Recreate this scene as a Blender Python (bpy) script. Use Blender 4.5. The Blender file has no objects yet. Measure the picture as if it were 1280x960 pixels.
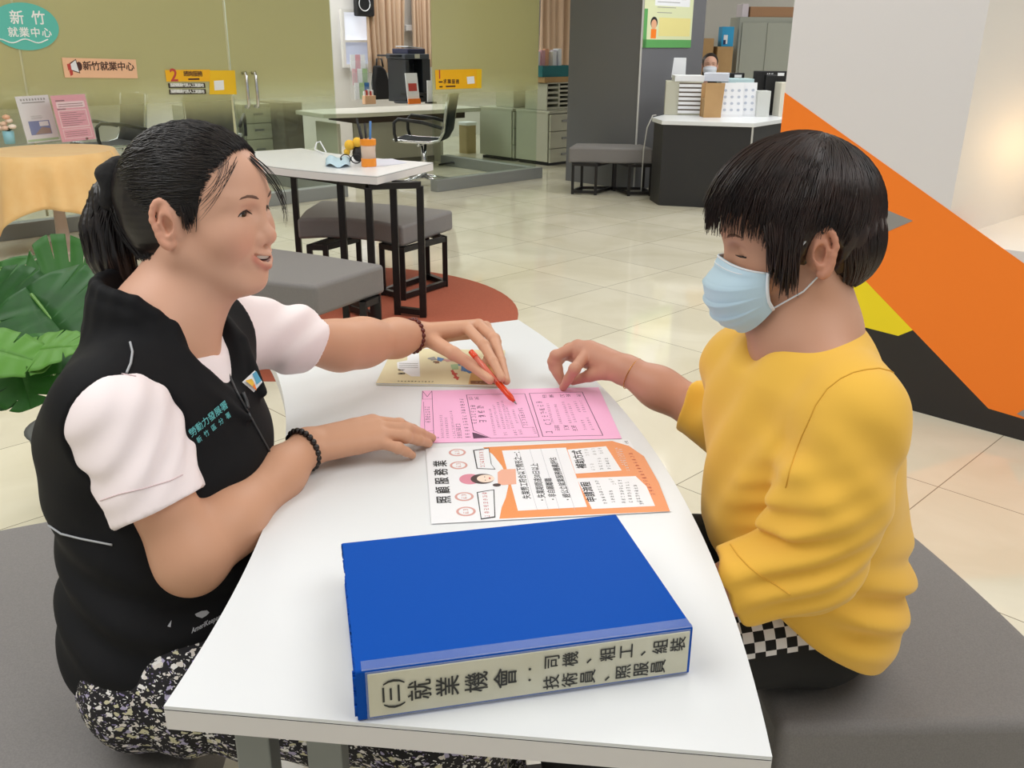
import bpy, bmesh, math, random
import numpy as np
from mathutils import Matrix, Vector, Euler
R0 = random.Random(7)
SC = bpy.context.scene
COL = SC.collection
# ------------------------------------------------------------------ camera model (1280x960)
FPX, PITCH, ROLL, HC = 1150.0, math.radians(20.5), -0.008, 1.34
_c, _s = math.cos(PITCH), math.sin(PITCH)

def ray(px, py):
    X = (px - 640) / FPX
    Y = (py - 480) / FPX
    cr, sr = math.cos(-ROLL), math.sin(-ROLL)
    X, Y = X * cr - Y * sr, X * sr + Y * cr
    return Vector((X, _c - Y * _s, -_s - Y * _c))

def U(px, py, z=0.0):
    """point at height z seen at a pixel of the photograph"""
    d = ray(px, py)
    return d * ((z - HC) / d.z) + Vector((0, 0, HC))

def UD(px, py, D):
    return ray(px, py) * D + Vector((0, 0, HC))

def UP(px, py, p0, n):
    """point on the plane (p0, n)"""
    d = ray(px, py)
    o = Vector((0, 0, HC))
    t = (Vector(p0) - o).dot(Vector(n)) / d.dot(Vector(n))
    return o + d * t

# ------------------------------------------------------------------ colours and materials
def lin(c):
    def f(v):
        v /= 255.0
        return v / 12.92 if v <= 0.04045 else ((v + 0.055) / 1.055) ** 2.4
    return (f(c[0]), f(c[1]), f(c[2]), 1.0)

MATS = {}

def mat(name, rgb=(200, 200, 200), rough=0.5, metal=0.0, spec=0.5, noise=None, bump=None, coat=0.0,
        sheen=0.0, trans=0.0, emit=None, estr=0.0, sss=0.0, attr=None, alpha=1.0, ior=None):
    if name in MATS:
        return MATS[name]
    m = bpy.data.materials.new(name)
    m.use_nodes = True
    nt = m.node_tree
    b = nt.nodes['Principled BSDF']
    b.inputs['Base Color'].default_value = lin(rgb)
    b.inputs['Roughness'].default_value = rough
    b.inputs['Metallic'].default_value = metal
    b.inputs['Specular IOR Level'].default_value = spec
    b.inputs['Coat Weight'].default_value = coat
    b.inputs['Sheen Weight'].default_value = sheen
    b.inputs['Transmission Weight'].default_value = trans
    b.inputs['Alpha'].default_value = alpha
    if ior:
        b.inputs['IOR'].default_value = ior
    if sss:
        b.inputs['Subsurface Weight'].default_value = sss
        b.inputs['Subsurface Radius'].default_value = (0.012, 0.005, 0.003)
        b.inputs['Subsurface Scale'].default_value = 0.35
    if emit:
        b.inputs['Emission Color'].default_value = lin(emit)
        b.inputs['Emission Strength'].default_value = estr
    tc = None
    def texco():
        nonlocal tc
        if tc is None:
            tc = nt.nodes.new('ShaderNodeTexCoord')
        return tc
    if attr:
        a = nt.nodes.new('ShaderNodeAttribute')
        a.attribute_name = attr
        nt.links.new(a.outputs['Color'], b.inputs['Base Color'])
    if noise:                                        # (scale, second colour, amount)
        n = nt.nodes.new('ShaderNodeTexNoise')
        n.inputs['Scale'].default_value = noise[0]
        n.inputs['Detail'].default_value = 5
        nt.links.new(texco().outputs['Object'], n.inputs['Vector'])
        mx = nt.nodes.new('ShaderNodeMix')
        mx.data_type = 'RGBA'
        rp = nt.nodes.new('ShaderNodeMapRange')
        rp.inputs['From Min'].default_value = 0.35
        rp.inputs['From Max'].default_value = 0.65
        rp.inputs['To Max'].default_value = noise[2] if len(noise) > 2 else 1.0
        nt.links.new(n.outputs['Fac'], rp.inputs['Value'])
        nt.links.new(rp.outputs['Result'], mx.inputs['Factor'])
        mx.inputs['A'].default_value = lin(rgb)
        mx.inputs['B'].default_value = lin(noise[1])
        if attr:
            nt.links.new(a.outputs['Color'], mx.inputs['A'])
        nt.links.new(mx.outputs['Result'], b.inputs['Base Color'])
    if bump:                                         # (scale, strength, distance[, stretch])
        n = nt.nodes.new('ShaderNodeTexNoise')
        n.inputs['Scale'].default_value = bump[0]
        n.inputs['Detail'].default_value = 4
        if len(bump) > 3:
            mp = nt.nodes.new('ShaderNodeMapping')
            mp.inputs['Scale'].default_value = bump[3]
            nt.links.new(texco().outputs['Object'], mp.inputs['Vector'])
            nt.links.new(mp.outputs['Vector'], n.inputs['Vector'])
        else:
            nt.links.new(texco().outputs['Object'], n.inputs['Vector'])
        bp = nt.nodes.new('ShaderNodeBump')
        bp.inputs['Strength'].default_value = bump[1]
        bp.inputs['Distance'].default_value = bump[2]
        nt.links.new(n.outputs['Fac'], bp.inputs['Height'])
        nt.links.new(bp.outputs['Normal'], b.inputs['Normal'])
    MATS[name] = m
    return m

# ------------------------------------------------------------------ mesh builder
class MB:
    """collects faces for ONE mesh object, several materials allowed"""
    def __init__(self, *mats):
        self.v, self.f, self.mi = [], [], []
        self.mats = list(mats)
        self.M = Matrix.Identity(4)
        self.cur = 0
    def use(self, m):
        if m not in self.mats:
            self.mats.append(m)
        self.cur = self.mats.index(m)
        return self
    def at(self, M):
        self.M = M
        return self
    def raw(self, vs, fs, M=None):
        M = self.M if M is None else self.M @ M
        o = len(self.v)
        self.v += [tuple(M @ Vector(p)) for p in vs]
        self.f += [tuple(i + o for i in f) for f in fs]
        self.mi += [self.cur] * len(fs)
        return self
    def box(self, c, size, M=None):
        x, y, z = size[0] / 2, size[1] / 2, size[2] / 2
        vs = [(c[0] + a * x, c[1] + b * y, c[2] + d * z) for a in (-1, 1) for b in (-1, 1) for d in (-1, 1)]
        fs = [(0, 1, 3, 2), (4, 6, 7, 5), (0, 4, 5, 1), (2, 3, 7, 6), (0, 2, 6, 4), (1, 5, 7, 3)]
        return self.raw(vs, fs, M)
    def prism(self, poly, z0, z1, M=None):
        n = len(poly)
        a = sum(poly[i][0] * poly[(i + 1) % n][1] - poly[(i + 1) % n][0] * poly[i][1] for i in range(n))
        if a < 0:
            poly = poly[::-1]
        vs = [(p[0], p[1], z0) for p in poly] + [(p[0], p[1], z1) for p in poly]
        fs = [tuple(range(n))[::-1], tuple(range(n, 2 * n))]
        fs += [(i, (i + 1) % n, n + (i + 1) % n, n + i) for i in range(n)]
        return self.raw(vs, fs, M)
    def tube(self, pts, rad, n=8, cap=True, M=None):
        pts = [Vector(p) for p in pts]
        if not hasattr(rad, '__len__'):
            rad = [rad] * len(pts)
        vs, fs = [], []
        up = None
        for i, p in enumerate(pts):
            t = (pts[min(i + 1, len(pts) - 1)] - pts[max(i - 1, 0)])
            if t.length < 1e-9:
                t = Vector((0, 0, 1))
            t.normalize()
            if up is None:
                up = Vector((0, 0, 1)) if abs(t.z) < .9 else Vector((1, 0, 0))
            a = t.cross(up)
            if a.length < 1e-6:
                a = t.orthogonal()
            a.normalize()
            up = a.cross(t).normalized()
            for k in range(n):
                w = 2 * math.pi * k / n
                vs.append(p + (a * math.cos(w) + up * math.sin(w)) * rad[i])
        for i in range(len(pts) - 1):
            for k in range(n):
                fs.append((i * n + k, i * n + (k + 1) % n, (i + 1) * n + (k + 1) % n, (i + 1) * n + k))
        if cap:
            fs.append(tuple(range(n))[::-1])
            fs.append(tuple((len(pts) - 1) * n + k for k in range(n)))
        return self.raw(vs, fs, M)
    def bar(self, a, b, w, h=None, M=None, up=(0, 0, 1)):
        """square bar from a to b"""
        a, b = Vector(a), Vector(b)
        h = h or w
        t = (b - a).normalized()
        u = Vector(up)
        if abs(t.dot(u)) > .95:
            u = Vector((1, 0, 0)) if abs(t.x) < .9 else Vector((0, 1, 0))
        s = t.cross(u).normalized()
        u = s.cross(t).normalized()
        vs = []
        for p in (a, b):
            for i, j in ((-1, -1), (1, -1), (1, 1), (-1, 1)):
                vs.append(p + s * (i * w / 2) + u * (j * h / 2))
        fs = [(3, 2, 1, 0), (4, 5, 6, 7)] + [(k, (k + 1) % 4, 4 + (k + 1) % 4, 4 + k) for k in range(4)]
        return self.raw(vs, fs, M)
    def lathe(self, prof, n=32, M=None):
        vs, fs = [], []
        for r, z in prof:
            for k in range(n):
                w = 2 * math.pi * k / n
                vs.append((r * math.cos(w), r * math.sin(w), z))
        for i in range(len(prof) - 1):
            for k in range(n):
                fs.append((i * n + k, i * n + (k + 1) % n, (i + 1) * n + (k + 1) % n, (i + 1) * n + k))
        fs.append(tuple(range(n))[::-1])
        fs.append(tuple((len(prof) - 1) * n + k for k in range(n)))
        return self.raw(vs, fs, M)
    def ball(self, c, r, n=12, M=None, sq=(1, 1, 1)):
        vs, fs = [], []
        m = max(4, n // 2)
        for i in range(m + 1):
            th = math.pi * i / m
            for k in range(n):
                w = 2 * math.pi * k / n
                vs.append((c[0] + r * sq[0] * math.sin(th) * math.cos(w), c[1] + r * sq[1] * math.sin(th) * math.sin(w), c[2] + r * sq[2] * math.cos(th)))
        for i in range(m):
            for k in range(n):
                fs.append((i * n + k, (i + 1) * n + k, (i + 1) * n + (k + 1) % n, i * n + (k + 1) % n))
        return self.raw(vs, fs, M)
    def sheet(self, P, thick=0.0, M=None):
        """grid of points P[i][j] as a sheet; thickness added by the solidify on build if wanted"""
        ni, nj = len(P), len(P[0])
        vs = [p for row in P for p in row]
        fs = [(i * nj + j, (i + 1) * nj + j, (i + 1) * nj + j + 1, i * nj + j + 1) for i in range(ni - 1) for j in range(nj - 1)]
        return self.raw(vs, fs, M)
    def text(self, s, size, M=None, bold=0.0, align='CENTER', depth=0.0002, xs=1.0):
        if bold > .004:                      # heavier strokes: the same glyphs printed a hair apart
            M0 = M if M is not None else Matrix.Identity(4)
            e = min(bold, .03) * size
            for k, (a, b) in enumerate(((-1, -1), (1, 1), (-1, 1), (1, -1))):
                self.text(s, size, M0 @ Matrix.Translation((a * e, b * e, .00002 * k)), 0.0, align, depth, xs)
            return self
        cu = bpy.data.curves.new('t', 'FONT')
        cu.body = s
        cu.size = size
        cu.align_x = align
        cu.align_y = 'CENTER'
        cu.resolution_u = 2
        cu.offset = bold * size
        cu.extrude = depth
        ob = bpy.data.objects.new('t', cu)
        me = ob.to_mesh()
        vs = [(v.co.x * xs, v.co.y, v.co.z) for v in me.vertices]
        fs = [tuple(p.vertices) for p in me.polygons]
        ob.to_mesh_clear()
        bpy.data.objects.remove(ob)
        bpy.data.curves.remove(cu)
        return self.raw(vs, fs, M)
    def flat(self, poly, z=0.0, t=0.0002, M=None):
        return self.prism(poly, z, z + t, M)
    def disc(self, c, rx, ry, z=0.0, t=0.0002, n=28, M=None):
        return self.prism([(c[0] + rx * math.cos(2 * math.pi * k / n), c[1] + ry * math.sin(2 * math.pi * k / n)) for k in range(n)], z, z + t, M)
    def rect(self, x0, y0, x1, y1, z=0.0, t=0.0002, M=None):
        return self.prism([(x0, y0), (x1, y0), (x1, y1), (x0, y1)], z, z + t, M)
    def frame(self, x0, y0, x1, y1, w, z=0.0, t=0.0002, M=None):
        self.rect(x0, y0, x1, y0 + w, z, t, M)
        self.rect(x0, y1 - w, x1, y1, z, t, M)
        self.rect(x0, y0 + w, x0 + w, y1 - w, z, t, M)
        return self.rect(x1 - w, y0 + w, x1, y1 - w, z, t, M)
    def build(self, name, parent=None, smooth=False, bevel=0.0, subsurf=0, solid=0.0, seg=2, loc=None, angle=None):
        me = bpy.data.meshes.new(name)
        org = Vector(loc) if loc is not None else Vector((0, 0, 0))
        me.from_pydata([tuple(Vector(p) - org) for p in self.v], [], self.f)
        for m in self.mats:
            me.materials.append(m)
        if len(self.mats) > 1:
            me.polygons.foreach_set('material_index', self.mi)
        if smooth:
            me.polygons.foreach_set('use_smooth', [True] * len(me.polygons))
        me.update()
        o = bpy.data.objects.new(name, me)
        COL.objects.link(o)
        o.location = org
        if parent is not None:
            o.parent = parent
            o.matrix_parent_inverse = parent.matrix_basis.inverted()
        if solid:
            md = o.modifiers.new('solid', 'SOLIDIFY')
            md.thickness = solid
            md.offset = 0
        if bevel:
            md = o.modifiers.new('bevel', 'BEVEL')
            md.width = bevel
            md.segments = seg
            md.limit_method = 'ANGLE'
        if subsurf:
            md = o.modifiers.new('sub', 'SUBSURF')
            md.levels = subsurf
            md.render_levels = subsurf
        if angle:
            me.polygons.foreach_set('use_smooth', [True] * len(me.polygons))
            try:
                me.set_sharp_from_angle(angle=math.radians(angle))
            except Exception:
                pass
        return o

def empty(name, loc, label, cat, group=None):
    o = bpy.data.objects.new(name, None)
    o.empty_display_size = 0.05
    COL.objects.link(o)
    o.location = loc
    return tag(o, label, cat, group)

def tag(o, label, cat, group=None):
    o['label'] = label
    o['category'] = cat
    if group:
        o['group'] = group
    return o

def struct(o):
    o['kind'] = 'structure'
    return o

def copy_tree(o, parent=None):
    c = o.copy()
    COL.objects.link(c)
    if parent is not None:
        c.parent = parent
    for ch in list(o.children):
        copy_tree(ch, c)
    return c

def RZ(a):
    return Matrix.Rotation(a, 4, 'Z')

def frame_m(o, ex, ey):
    """matrix with given origin and x,y axes (world)"""
    ex = Vector(ex).normalized()
    ez = ex.cross(Vector(ey)).normalized()
    ey = ez.cross(ex)
    return Matrix(((ex.x, ey.x, ez.x, o[0]), (ex.y, ey.y, ez.y, o[1]), (ex.z, ey.z, ez.z, o[2]), (0, 0, 0, 1)))

def arc_poly(c, r0, r1, a0, a1, n=24):
    c = Vector((c[0], c[1]))
    p = [(c.x + r1 * math.cos(a), c.y + r1 * math.sin(a)) for a in [a0 + (a1 - a0) * i / n for i in range(n + 1)]]
    p += [(c.x + r0 * math.cos(a), c.y + r0 * math.sin(a)) for a in [a1 + (a0 - a1) * i / n for i in range(n + 1)]]
    return p

def rrect(x0, y0, x1, y1, r, n=4):
    p = []
    for cx, cy, a in ((x1 - r, y1 - r, 0), (x0 + r, y1 - r, 90), (x0 + r, y0 + r, 180), (x1 - r, y0 + r, 270)):
        for i in range(n + 1):
            w = math.radians(a + 90 * i / n)
            p.append((cx + r * math.cos(w), cy + r * math.sin(w)))
    return p
# ------------------------------------------------------------------ implicit surface modelling (numpy)
def _smin(a, b, k):
    if k <= 0:
        return np.minimum(a, b)
    h = np.clip(0.5 + 0.5 * (a - b) / k, 0, 1)
    return a + (b - a) * h - k * h * (1 - h)

def _A(p):
    return np.array(p, dtype=np.float64)

class Shape:
    def __init__(self, M=None):
        self.ops = []
        self.M = np.eye(4) if M is None else np.array(M)
    def frame(self, M):
        self.M = np.eye(4) if M is None else np.array(M)
        return self
    def _p(self, p):
        return self.M[:3, :3] @ _A(p) + self.M[:3, 3]
    def _sc(self):
        return np.linalg.norm(self.M[:3, 0])
    def rc(self, a, b, ra, rb=None, k=0.01, mode='u'):
        rb = ra if rb is None else rb
        s = self._sc()
        a, b = self._p(a), self._p(b)
        if np.linalg.norm(b - a) < 1e-6:
            b = a + _A((1e-5, 0, 0))
        c = (a + b) / 2
        self.ops.append((mode, 'rc', (a, b, ra * s, rb * s), k, c, np.linalg.norm(b - a) / 2 + max(ra, rb) * s))
        return self
    def sp(self, c, r, k=0.01, mode='u'):
        return self.el(c, (r, r, r), None, k, mode)
    def el(self, c, r, rot=None, k=0.01, mode='u'):
        s = self._sc()
        Rm = self.M[:3, :3] / s
        if rot is not None:
            Rm = Rm @ np.array(Euler([math.radians(v) for v in rot]).to_matrix())
        self.ops.append((mode, 'el', (self._p(c), _A(r) * s, Rm), k, self._p(c), max(r) * s))
        return self
    def bx(self, c, h, rad=0.004, rot=None, k=0.01, mode='u'):
        s = self._sc()
        Rm = self.M[:3, :3] / s
        if rot is not None:
            Rm = Rm @ np.array(Euler([math.radians(v) for v in rot]).to_matrix())
        self.ops.append((mode, 'bx', (self._p(c), _A(h) * s, Rm, rad * s), k, self._p(c), np.linalg.norm(h) * s))
        return self
    def chain(self, pts, rad, k=0.004, mode='u'):
        for i in range(len(pts) - 1):
            self.rc(pts[i], pts[i + 1], rad[i], rad[i + 1], k, mode)
        return self
    def plane(self, p, n, k=0.004, mode='i'):
        """keep the side opposite to n"""
        n = self.M[:3, :3] @ _A(n)
        n /= np.linalg.norm(n)
        self.ops.append((mode, 'pl', (self._p(p), n), k, self._p(p), 1e9))
        return self
    def grp(self, sh, k=0.01, mode='u', off=0.0):
        c, r = sh.bsphere()
        self.ops.append((mode, 'gr', (sh, off), k, c, r + abs(off)))
        return self
    def bsphere(self):
        lo, hi = self.bounds()
        return (lo + hi) / 2, np.linalg.norm(hi - lo) / 2
    def bounds(self):
        lo, hi = _A((1e9,) * 3), _A((-1e9,) * 3)
        for m, t, d, k, c, r in self.ops:
            if m != 'u':
                continue
            if t == 'gr':
                l, h = d[0].bounds()
                l, h = l - abs(d[1]), h + abs(d[1])
            elif t == 'rc':
                a, b, ra, rb = d
                l = np.minimum(a - ra, b - rb)
                h = np.maximum(a + ra, b + rb)
            elif t in ('el', 'bx'):
                e = np.abs(d[2]) @ d[1]
                l, h = c - e, c + e
            else:
                l, h = c - r, c + r
            lo, hi = np.minimum(lo, l), np.maximum(hi, h)
        return lo, hi
    @staticmethod
    def prim(t, d, P):
        if t == 'rc':
            a, b, ra, rb = d
            ba = b - a
            pa = P - a
            h = np.clip((pa @ ba) / (ba @ ba), 0, 1)
            return np.linalg.norm(pa - h[..., None] * ba, axis=-1) - (ra + (rb - ra) * h)
        if t == 'el':
            c, r, Rm = d
            q = (P - c) @ Rm
            if r[0] == r[1] == r[2]:
                return np.linalg.norm(q, axis=-1) - r[0]
            k0 = np.linalg.norm(q / r, axis=-1)
            k1 = np.linalg.norm(q / (r * r), axis=-1) + 1e-9
            return np.where(k0 < 1e-3, -r.min(), k0 * (k0 - 1) / k1)
        if t == 'bx':
            c, h, Rm, rad = d
            q = np.abs((P - c) @ Rm) - (h - rad)
            return np.linalg.norm(np.maximum(q, 0), axis=-1) + np.minimum(q.max(-1), 0) - rad
        if t == 'pl':
            return (P - d[0]) @ d[1]
        if t == 'gr':
            return d[0].ev(P) - d[1]
    def ev(self, P, C=None, Rb=0.0):
        """P: (...,3). With C (block centres) prims far from a block are skipped."""
        D = np.full(P.shape[:-1], 0.5)
        for m, t, d, k, c, r in self.ops:
            if C is not None and t != 'pl':
                sel = np.linalg.norm(C - c, axis=-1) < r + Rb + k + 0.02
                if not sel.any():
                    if m == 'i':
                        D[:] = np.maximum(D, 0.05)
                    continue
                Q = P[sel]
                if t == 'gr':
                    v = d[0].ev(Q, C[sel], Rb) - d[1]
                else:
                    v = self.prim(t, d, Q)
                if m == 'u':
                    D[sel] = _smin(D[sel], v, k)
                elif m == 's':
                    D[sel] = -_smin(-D[sel], v, k)
                else:
                    D[sel] = -_smin(-D[sel], -v, k)
                    D[~sel] = np.maximum(D[~sel], 0.05)
            else:
                v = self.prim(t, d, P)
                if m == 'u':
                    D = _smin(D, v, k)
                elif m == 's':
                    D = -_smin(-D, v, k)
                else:
                    D = -_smin(-D, -v, k)
        return D

def sdf_mesh(sh, h, disp=None, extra=0.004):
    lo, hi = sh.bounds()
    pad = 4 * h + extra
    lo, hi = lo - pad, hi + pad
    B = 12
    nb = np.ceil((hi - lo) / (h * B)).astype(int)
    g = np.stack(np.meshgrid(*[np.arange(n) for n in nb], indexing='ij'), -1).reshape(-1, 3)
    C = lo + (g + 0.5) * (h * B)
    Rb = 0.5 * math.sqrt(3) * B * h
    act = np.abs(sh.ev(C)) < Rb * 1.7 + extra + 0.010
    g, C = g[act], C[act]
    ar = np.arange(B + 1)
    off = np.stack(np.meshgrid(ar, ar, ar, indexing='ij'), -1).reshape(-1, 3)
    D = np.empty((len(g), (B + 1) ** 3), np.float32)
    CH = 400
    for i in range(0, len(g), CH):
        P = lo + (g[i:i + CH, None, :] * B + off[None]) * h
        v = sh.ev(P, C[i:i + CH], Rb)
        if disp is not None:
            v = v + disp(P)
        D[i:i + CH] = v
    D = D.reshape(-1, B + 1, B + 1, B + 1)
    N = nb * B + 2
    def cid(ix):
        return (ix[..., 0].astype(np.int64) * N[1] + ix[..., 1]) * N[2] + ix[..., 2]
    S = D < 0
    cnt = np.zeros((len(g), B, B, B), np.int8)
    for a in (0, 1):
        for b in (0, 1):
            for c in (0, 1):
                cnt += S[:, a:a + B, b:b + B, c:c + B]
    bi, i, j, k = np.nonzero((cnt > 0) & (cnt < 8))
    cell = g[bi] * B + np.stack([i, j, k], -1)
    vals = {}
    for a in (0, 1):
        for b in (0, 1):
            for c in (0, 1):
                vals[a, b, c] = D[bi, i + a, j + b, k + c]
    acc = np.zeros((len(bi), 3))
    num = np.zeros(len(bi))
    cs = list(vals)
    for p in cs:
        for ax in range(3):
            if p[ax] == 0:
                q = list(p)
                q[ax] = 1
                q = tuple(q)
                va, vb = vals[p], vals[q]
                cr = (va < 0) != (vb < 0)
                t = np.where(cr, va / np.where(va - vb == 0, 1, va - vb), 0)
                pt = np.tile(_A(p), (len(bi), 1))
                pt[:, ax] += t
                acc += np.where(cr[:, None], pt, 0)
                num += cr
    V = lo + (cell + acc / np.maximum(num, 1)[:, None]) * h
    ids = cid(cell)
    o = np.argsort(ids)
    ids, V = ids[o], V[o]
    ids, u = np.unique(ids, return_index=True)
    V = V[u]
    quads = []
    for ax in range(3):
        sl0 = [slice(None), slice(0, B), slice(0, B), slice(0, B)]
        sl1 = list(sl0)
        sl1[ax + 1] = slice(1, B + 1)
        s0, s1 = S[tuple(sl0)], S[tuple(sl1)]
        e = np.nonzero(s0 != s1)
        base = g[e[0]] * B + np.stack(e[1:], -1)
        flip = s0[e]
        b_, c_ = (ax + 1) % 3, (ax + 2) % 3
        q = []
        for db, dc in ((-1, -1), (0, -1), (0, 0), (-1, 0)):
            ix = base.copy()
            ix[:, b_] += db
            ix[:, c_] += dc
            key = cid(ix)
            pos = np.searchsorted(ids, key)
            pos = np.minimum(pos, len(ids) - 1)
            q.append(np.where(ids[pos] == key, pos, -1))
        q = np.stack(q, -1)
        ok = (q >= 0).all(-1)
        q, fl = q[ok], flip[ok]
        q[~fl] = q[~fl][:, ::-1]
        quads.append(q)
    return V, np.concatenate(quads)

def np_obj(name, V, Q, material, parent=None, colf=None, colors=None):
    me = bpy.data.meshes.new(name)
    n, m = len(V), len(Q)
    w = Q.shape[1]
    me.vertices.add(n)
    me.vertices.foreach_set('co', np.ascontiguousarray(V, np.float32).ravel())
    me.loops.add(m * w)
    me.loops.foreach_set('vertex_index', np.ascontiguousarray(Q, np.int32).ravel())
    me.polygons.add(m)
    me.polygons.foreach_set('loop_start', np.arange(0, m * w, w, dtype=np.int32))
    me.polygons.foreach_set('use_smooth', np.ones(m, bool))
    me.update(calc_edges=True)
    me.validate()
    me.materials.append(material)
    if colf is not None:
        colors = colf(V)
    if colors is not None:
        at = me.attributes.new('Col', 'FLOAT_COLOR', 'POINT')
        c = np.ones((n, 4), np.float32)
        c[:, :3] = colors
        at.data.foreach_set('color', c.ravel())
    o = bpy.data.objects.new(name, me)
    COL.objects.link(o)
    if parent is not None:
        o.parent = parent
        o.matrix_parent_inverse = parent.matrix_basis.inverted()
    return o

def sdf_obj(name, sh, h, material, parent=None, disp=None, colf=None, extra=0.004):
    V, Q = sdf_mesh(sh, h, disp, extra)
    return np_obj(name, V, Q, material, parent, colf)

def vnoise(P, scale, seed=0):
    """cheap smooth value noise, about -1..1"""
    P = P * scale + seed * 17.31
    s = np.sin(P[..., 0] * 1.7 + 2.1 * np.sin(P[..., 1] * 1.3 + seed)) \
        + np.sin(P[..., 1] * 1.9 + 1.7 * np.sin(P[..., 2] * 1.1 + 1.3)) \
        + np.sin(P[..., 2] * 1.5 + 1.9 * np.sin(P[..., 0] * 1.2 + 0.7))
    return s / 3.0

def strands_obj(name, paths, radii, material, parent=None, n=3):
    """many tapered hair strands in one mesh; paths (S,K,3), radii (S,K)"""
    S, K, _ = paths.shape
    T = np.gradient(paths, axis=1)
    T /= np.linalg.norm(T, axis=-1, keepdims=True) + 1e-9
    ref = np.array((0.31, 0.52, 0.79))
    a = np.cross(T, ref)
    a /= np.linalg.norm(a, axis=-1, keepdims=True) + 1e-9
    b = np.cross(T, a)
    ring = []
    for k in range(n):
        w = 2 * math.pi * k / n
        ring.append(paths + (a * math.cos(w) + b * math.sin(w)) * radii[..., None])
    V = np.stack(ring, 2).reshape(-1, 3)
    s = np.arange(S)[:, None, None] * K * n
    kk = np.arange(K - 1)[None, :, None] * n
    r = np.arange(n)[None, None, :]
    r2 = (r + 1) % n
    Q = np.stack([s + kk + r, s + kk + r2, s + kk + n + r2, s + kk + n + r], -1).reshape(-1, 4)
    return np_obj(name, V, Q, material, parent)
# ------------------------------------------------------------------ common materials
S2 = math.sqrt(.5)
UU = Vector((S2, S2, 0))          # the building's grid runs at 45 degrees to the view
NN = Vector((-S2, S2, 0))
m_white = mat('white_paint', (236, 233, 228), .6)
m_wallgrey = mat('wall_white', (226, 223, 224), .7, bump=(60, .08, .002))
m_orange = mat('wall_orange', (255, 134, 42), .5, spec=.3)
m_yellowp = mat('wall_yellow', (250, 226, 22), .5)
m_blackp = mat('wall_black', (38, 34, 33), .5)
m_greyp = mat('wall_grey', (150, 148, 146), .5)
m_column = mat('column_grey', (108, 108, 112), .45, bump=(25, .05, .002))
m_blackmetal = mat('black_metal', (30, 27, 27), .4, metal=.3)
m_black = mat('black_plastic', (24, 24, 26), .45)
m_chrome = mat('chrome', (210, 210, 212), .15, metal=1)
m_steel = mat('brushed_steel', (150, 150, 148), .35, metal=.7)
m_curb = mat('curb_steel', (150, 152, 150), .35, metal=.35)
m_lam = mat('white_laminate', (231, 233, 235), .28, spec=.4)
m_edge = mat('white_edge_band', (226, 222, 220), .4)
m_paper = mat('white_paper', (240, 241, 244), .6)
m_cream = mat('cream_metal', (196, 194, 176), .45)
m_greygreen = mat('grey_green_metal', (168, 170, 158), .45)
m_card = mat('cardboard', (190, 152, 104), .75, noise=(6, (176, 138, 92), .5))
m_ink = mat('black_ink', (28, 26, 28), .6)
m_fabric = mat('grey_upholstery', (130, 126, 124), .75, noise=(420, (116, 112, 111), .7), bump=(700, .25, .0006), sheen=.1)
m_red = mat('red_print', (196, 70, 60), .5)
m_seamline = mat('pale_seam', (196, 194, 190), .4)

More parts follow.
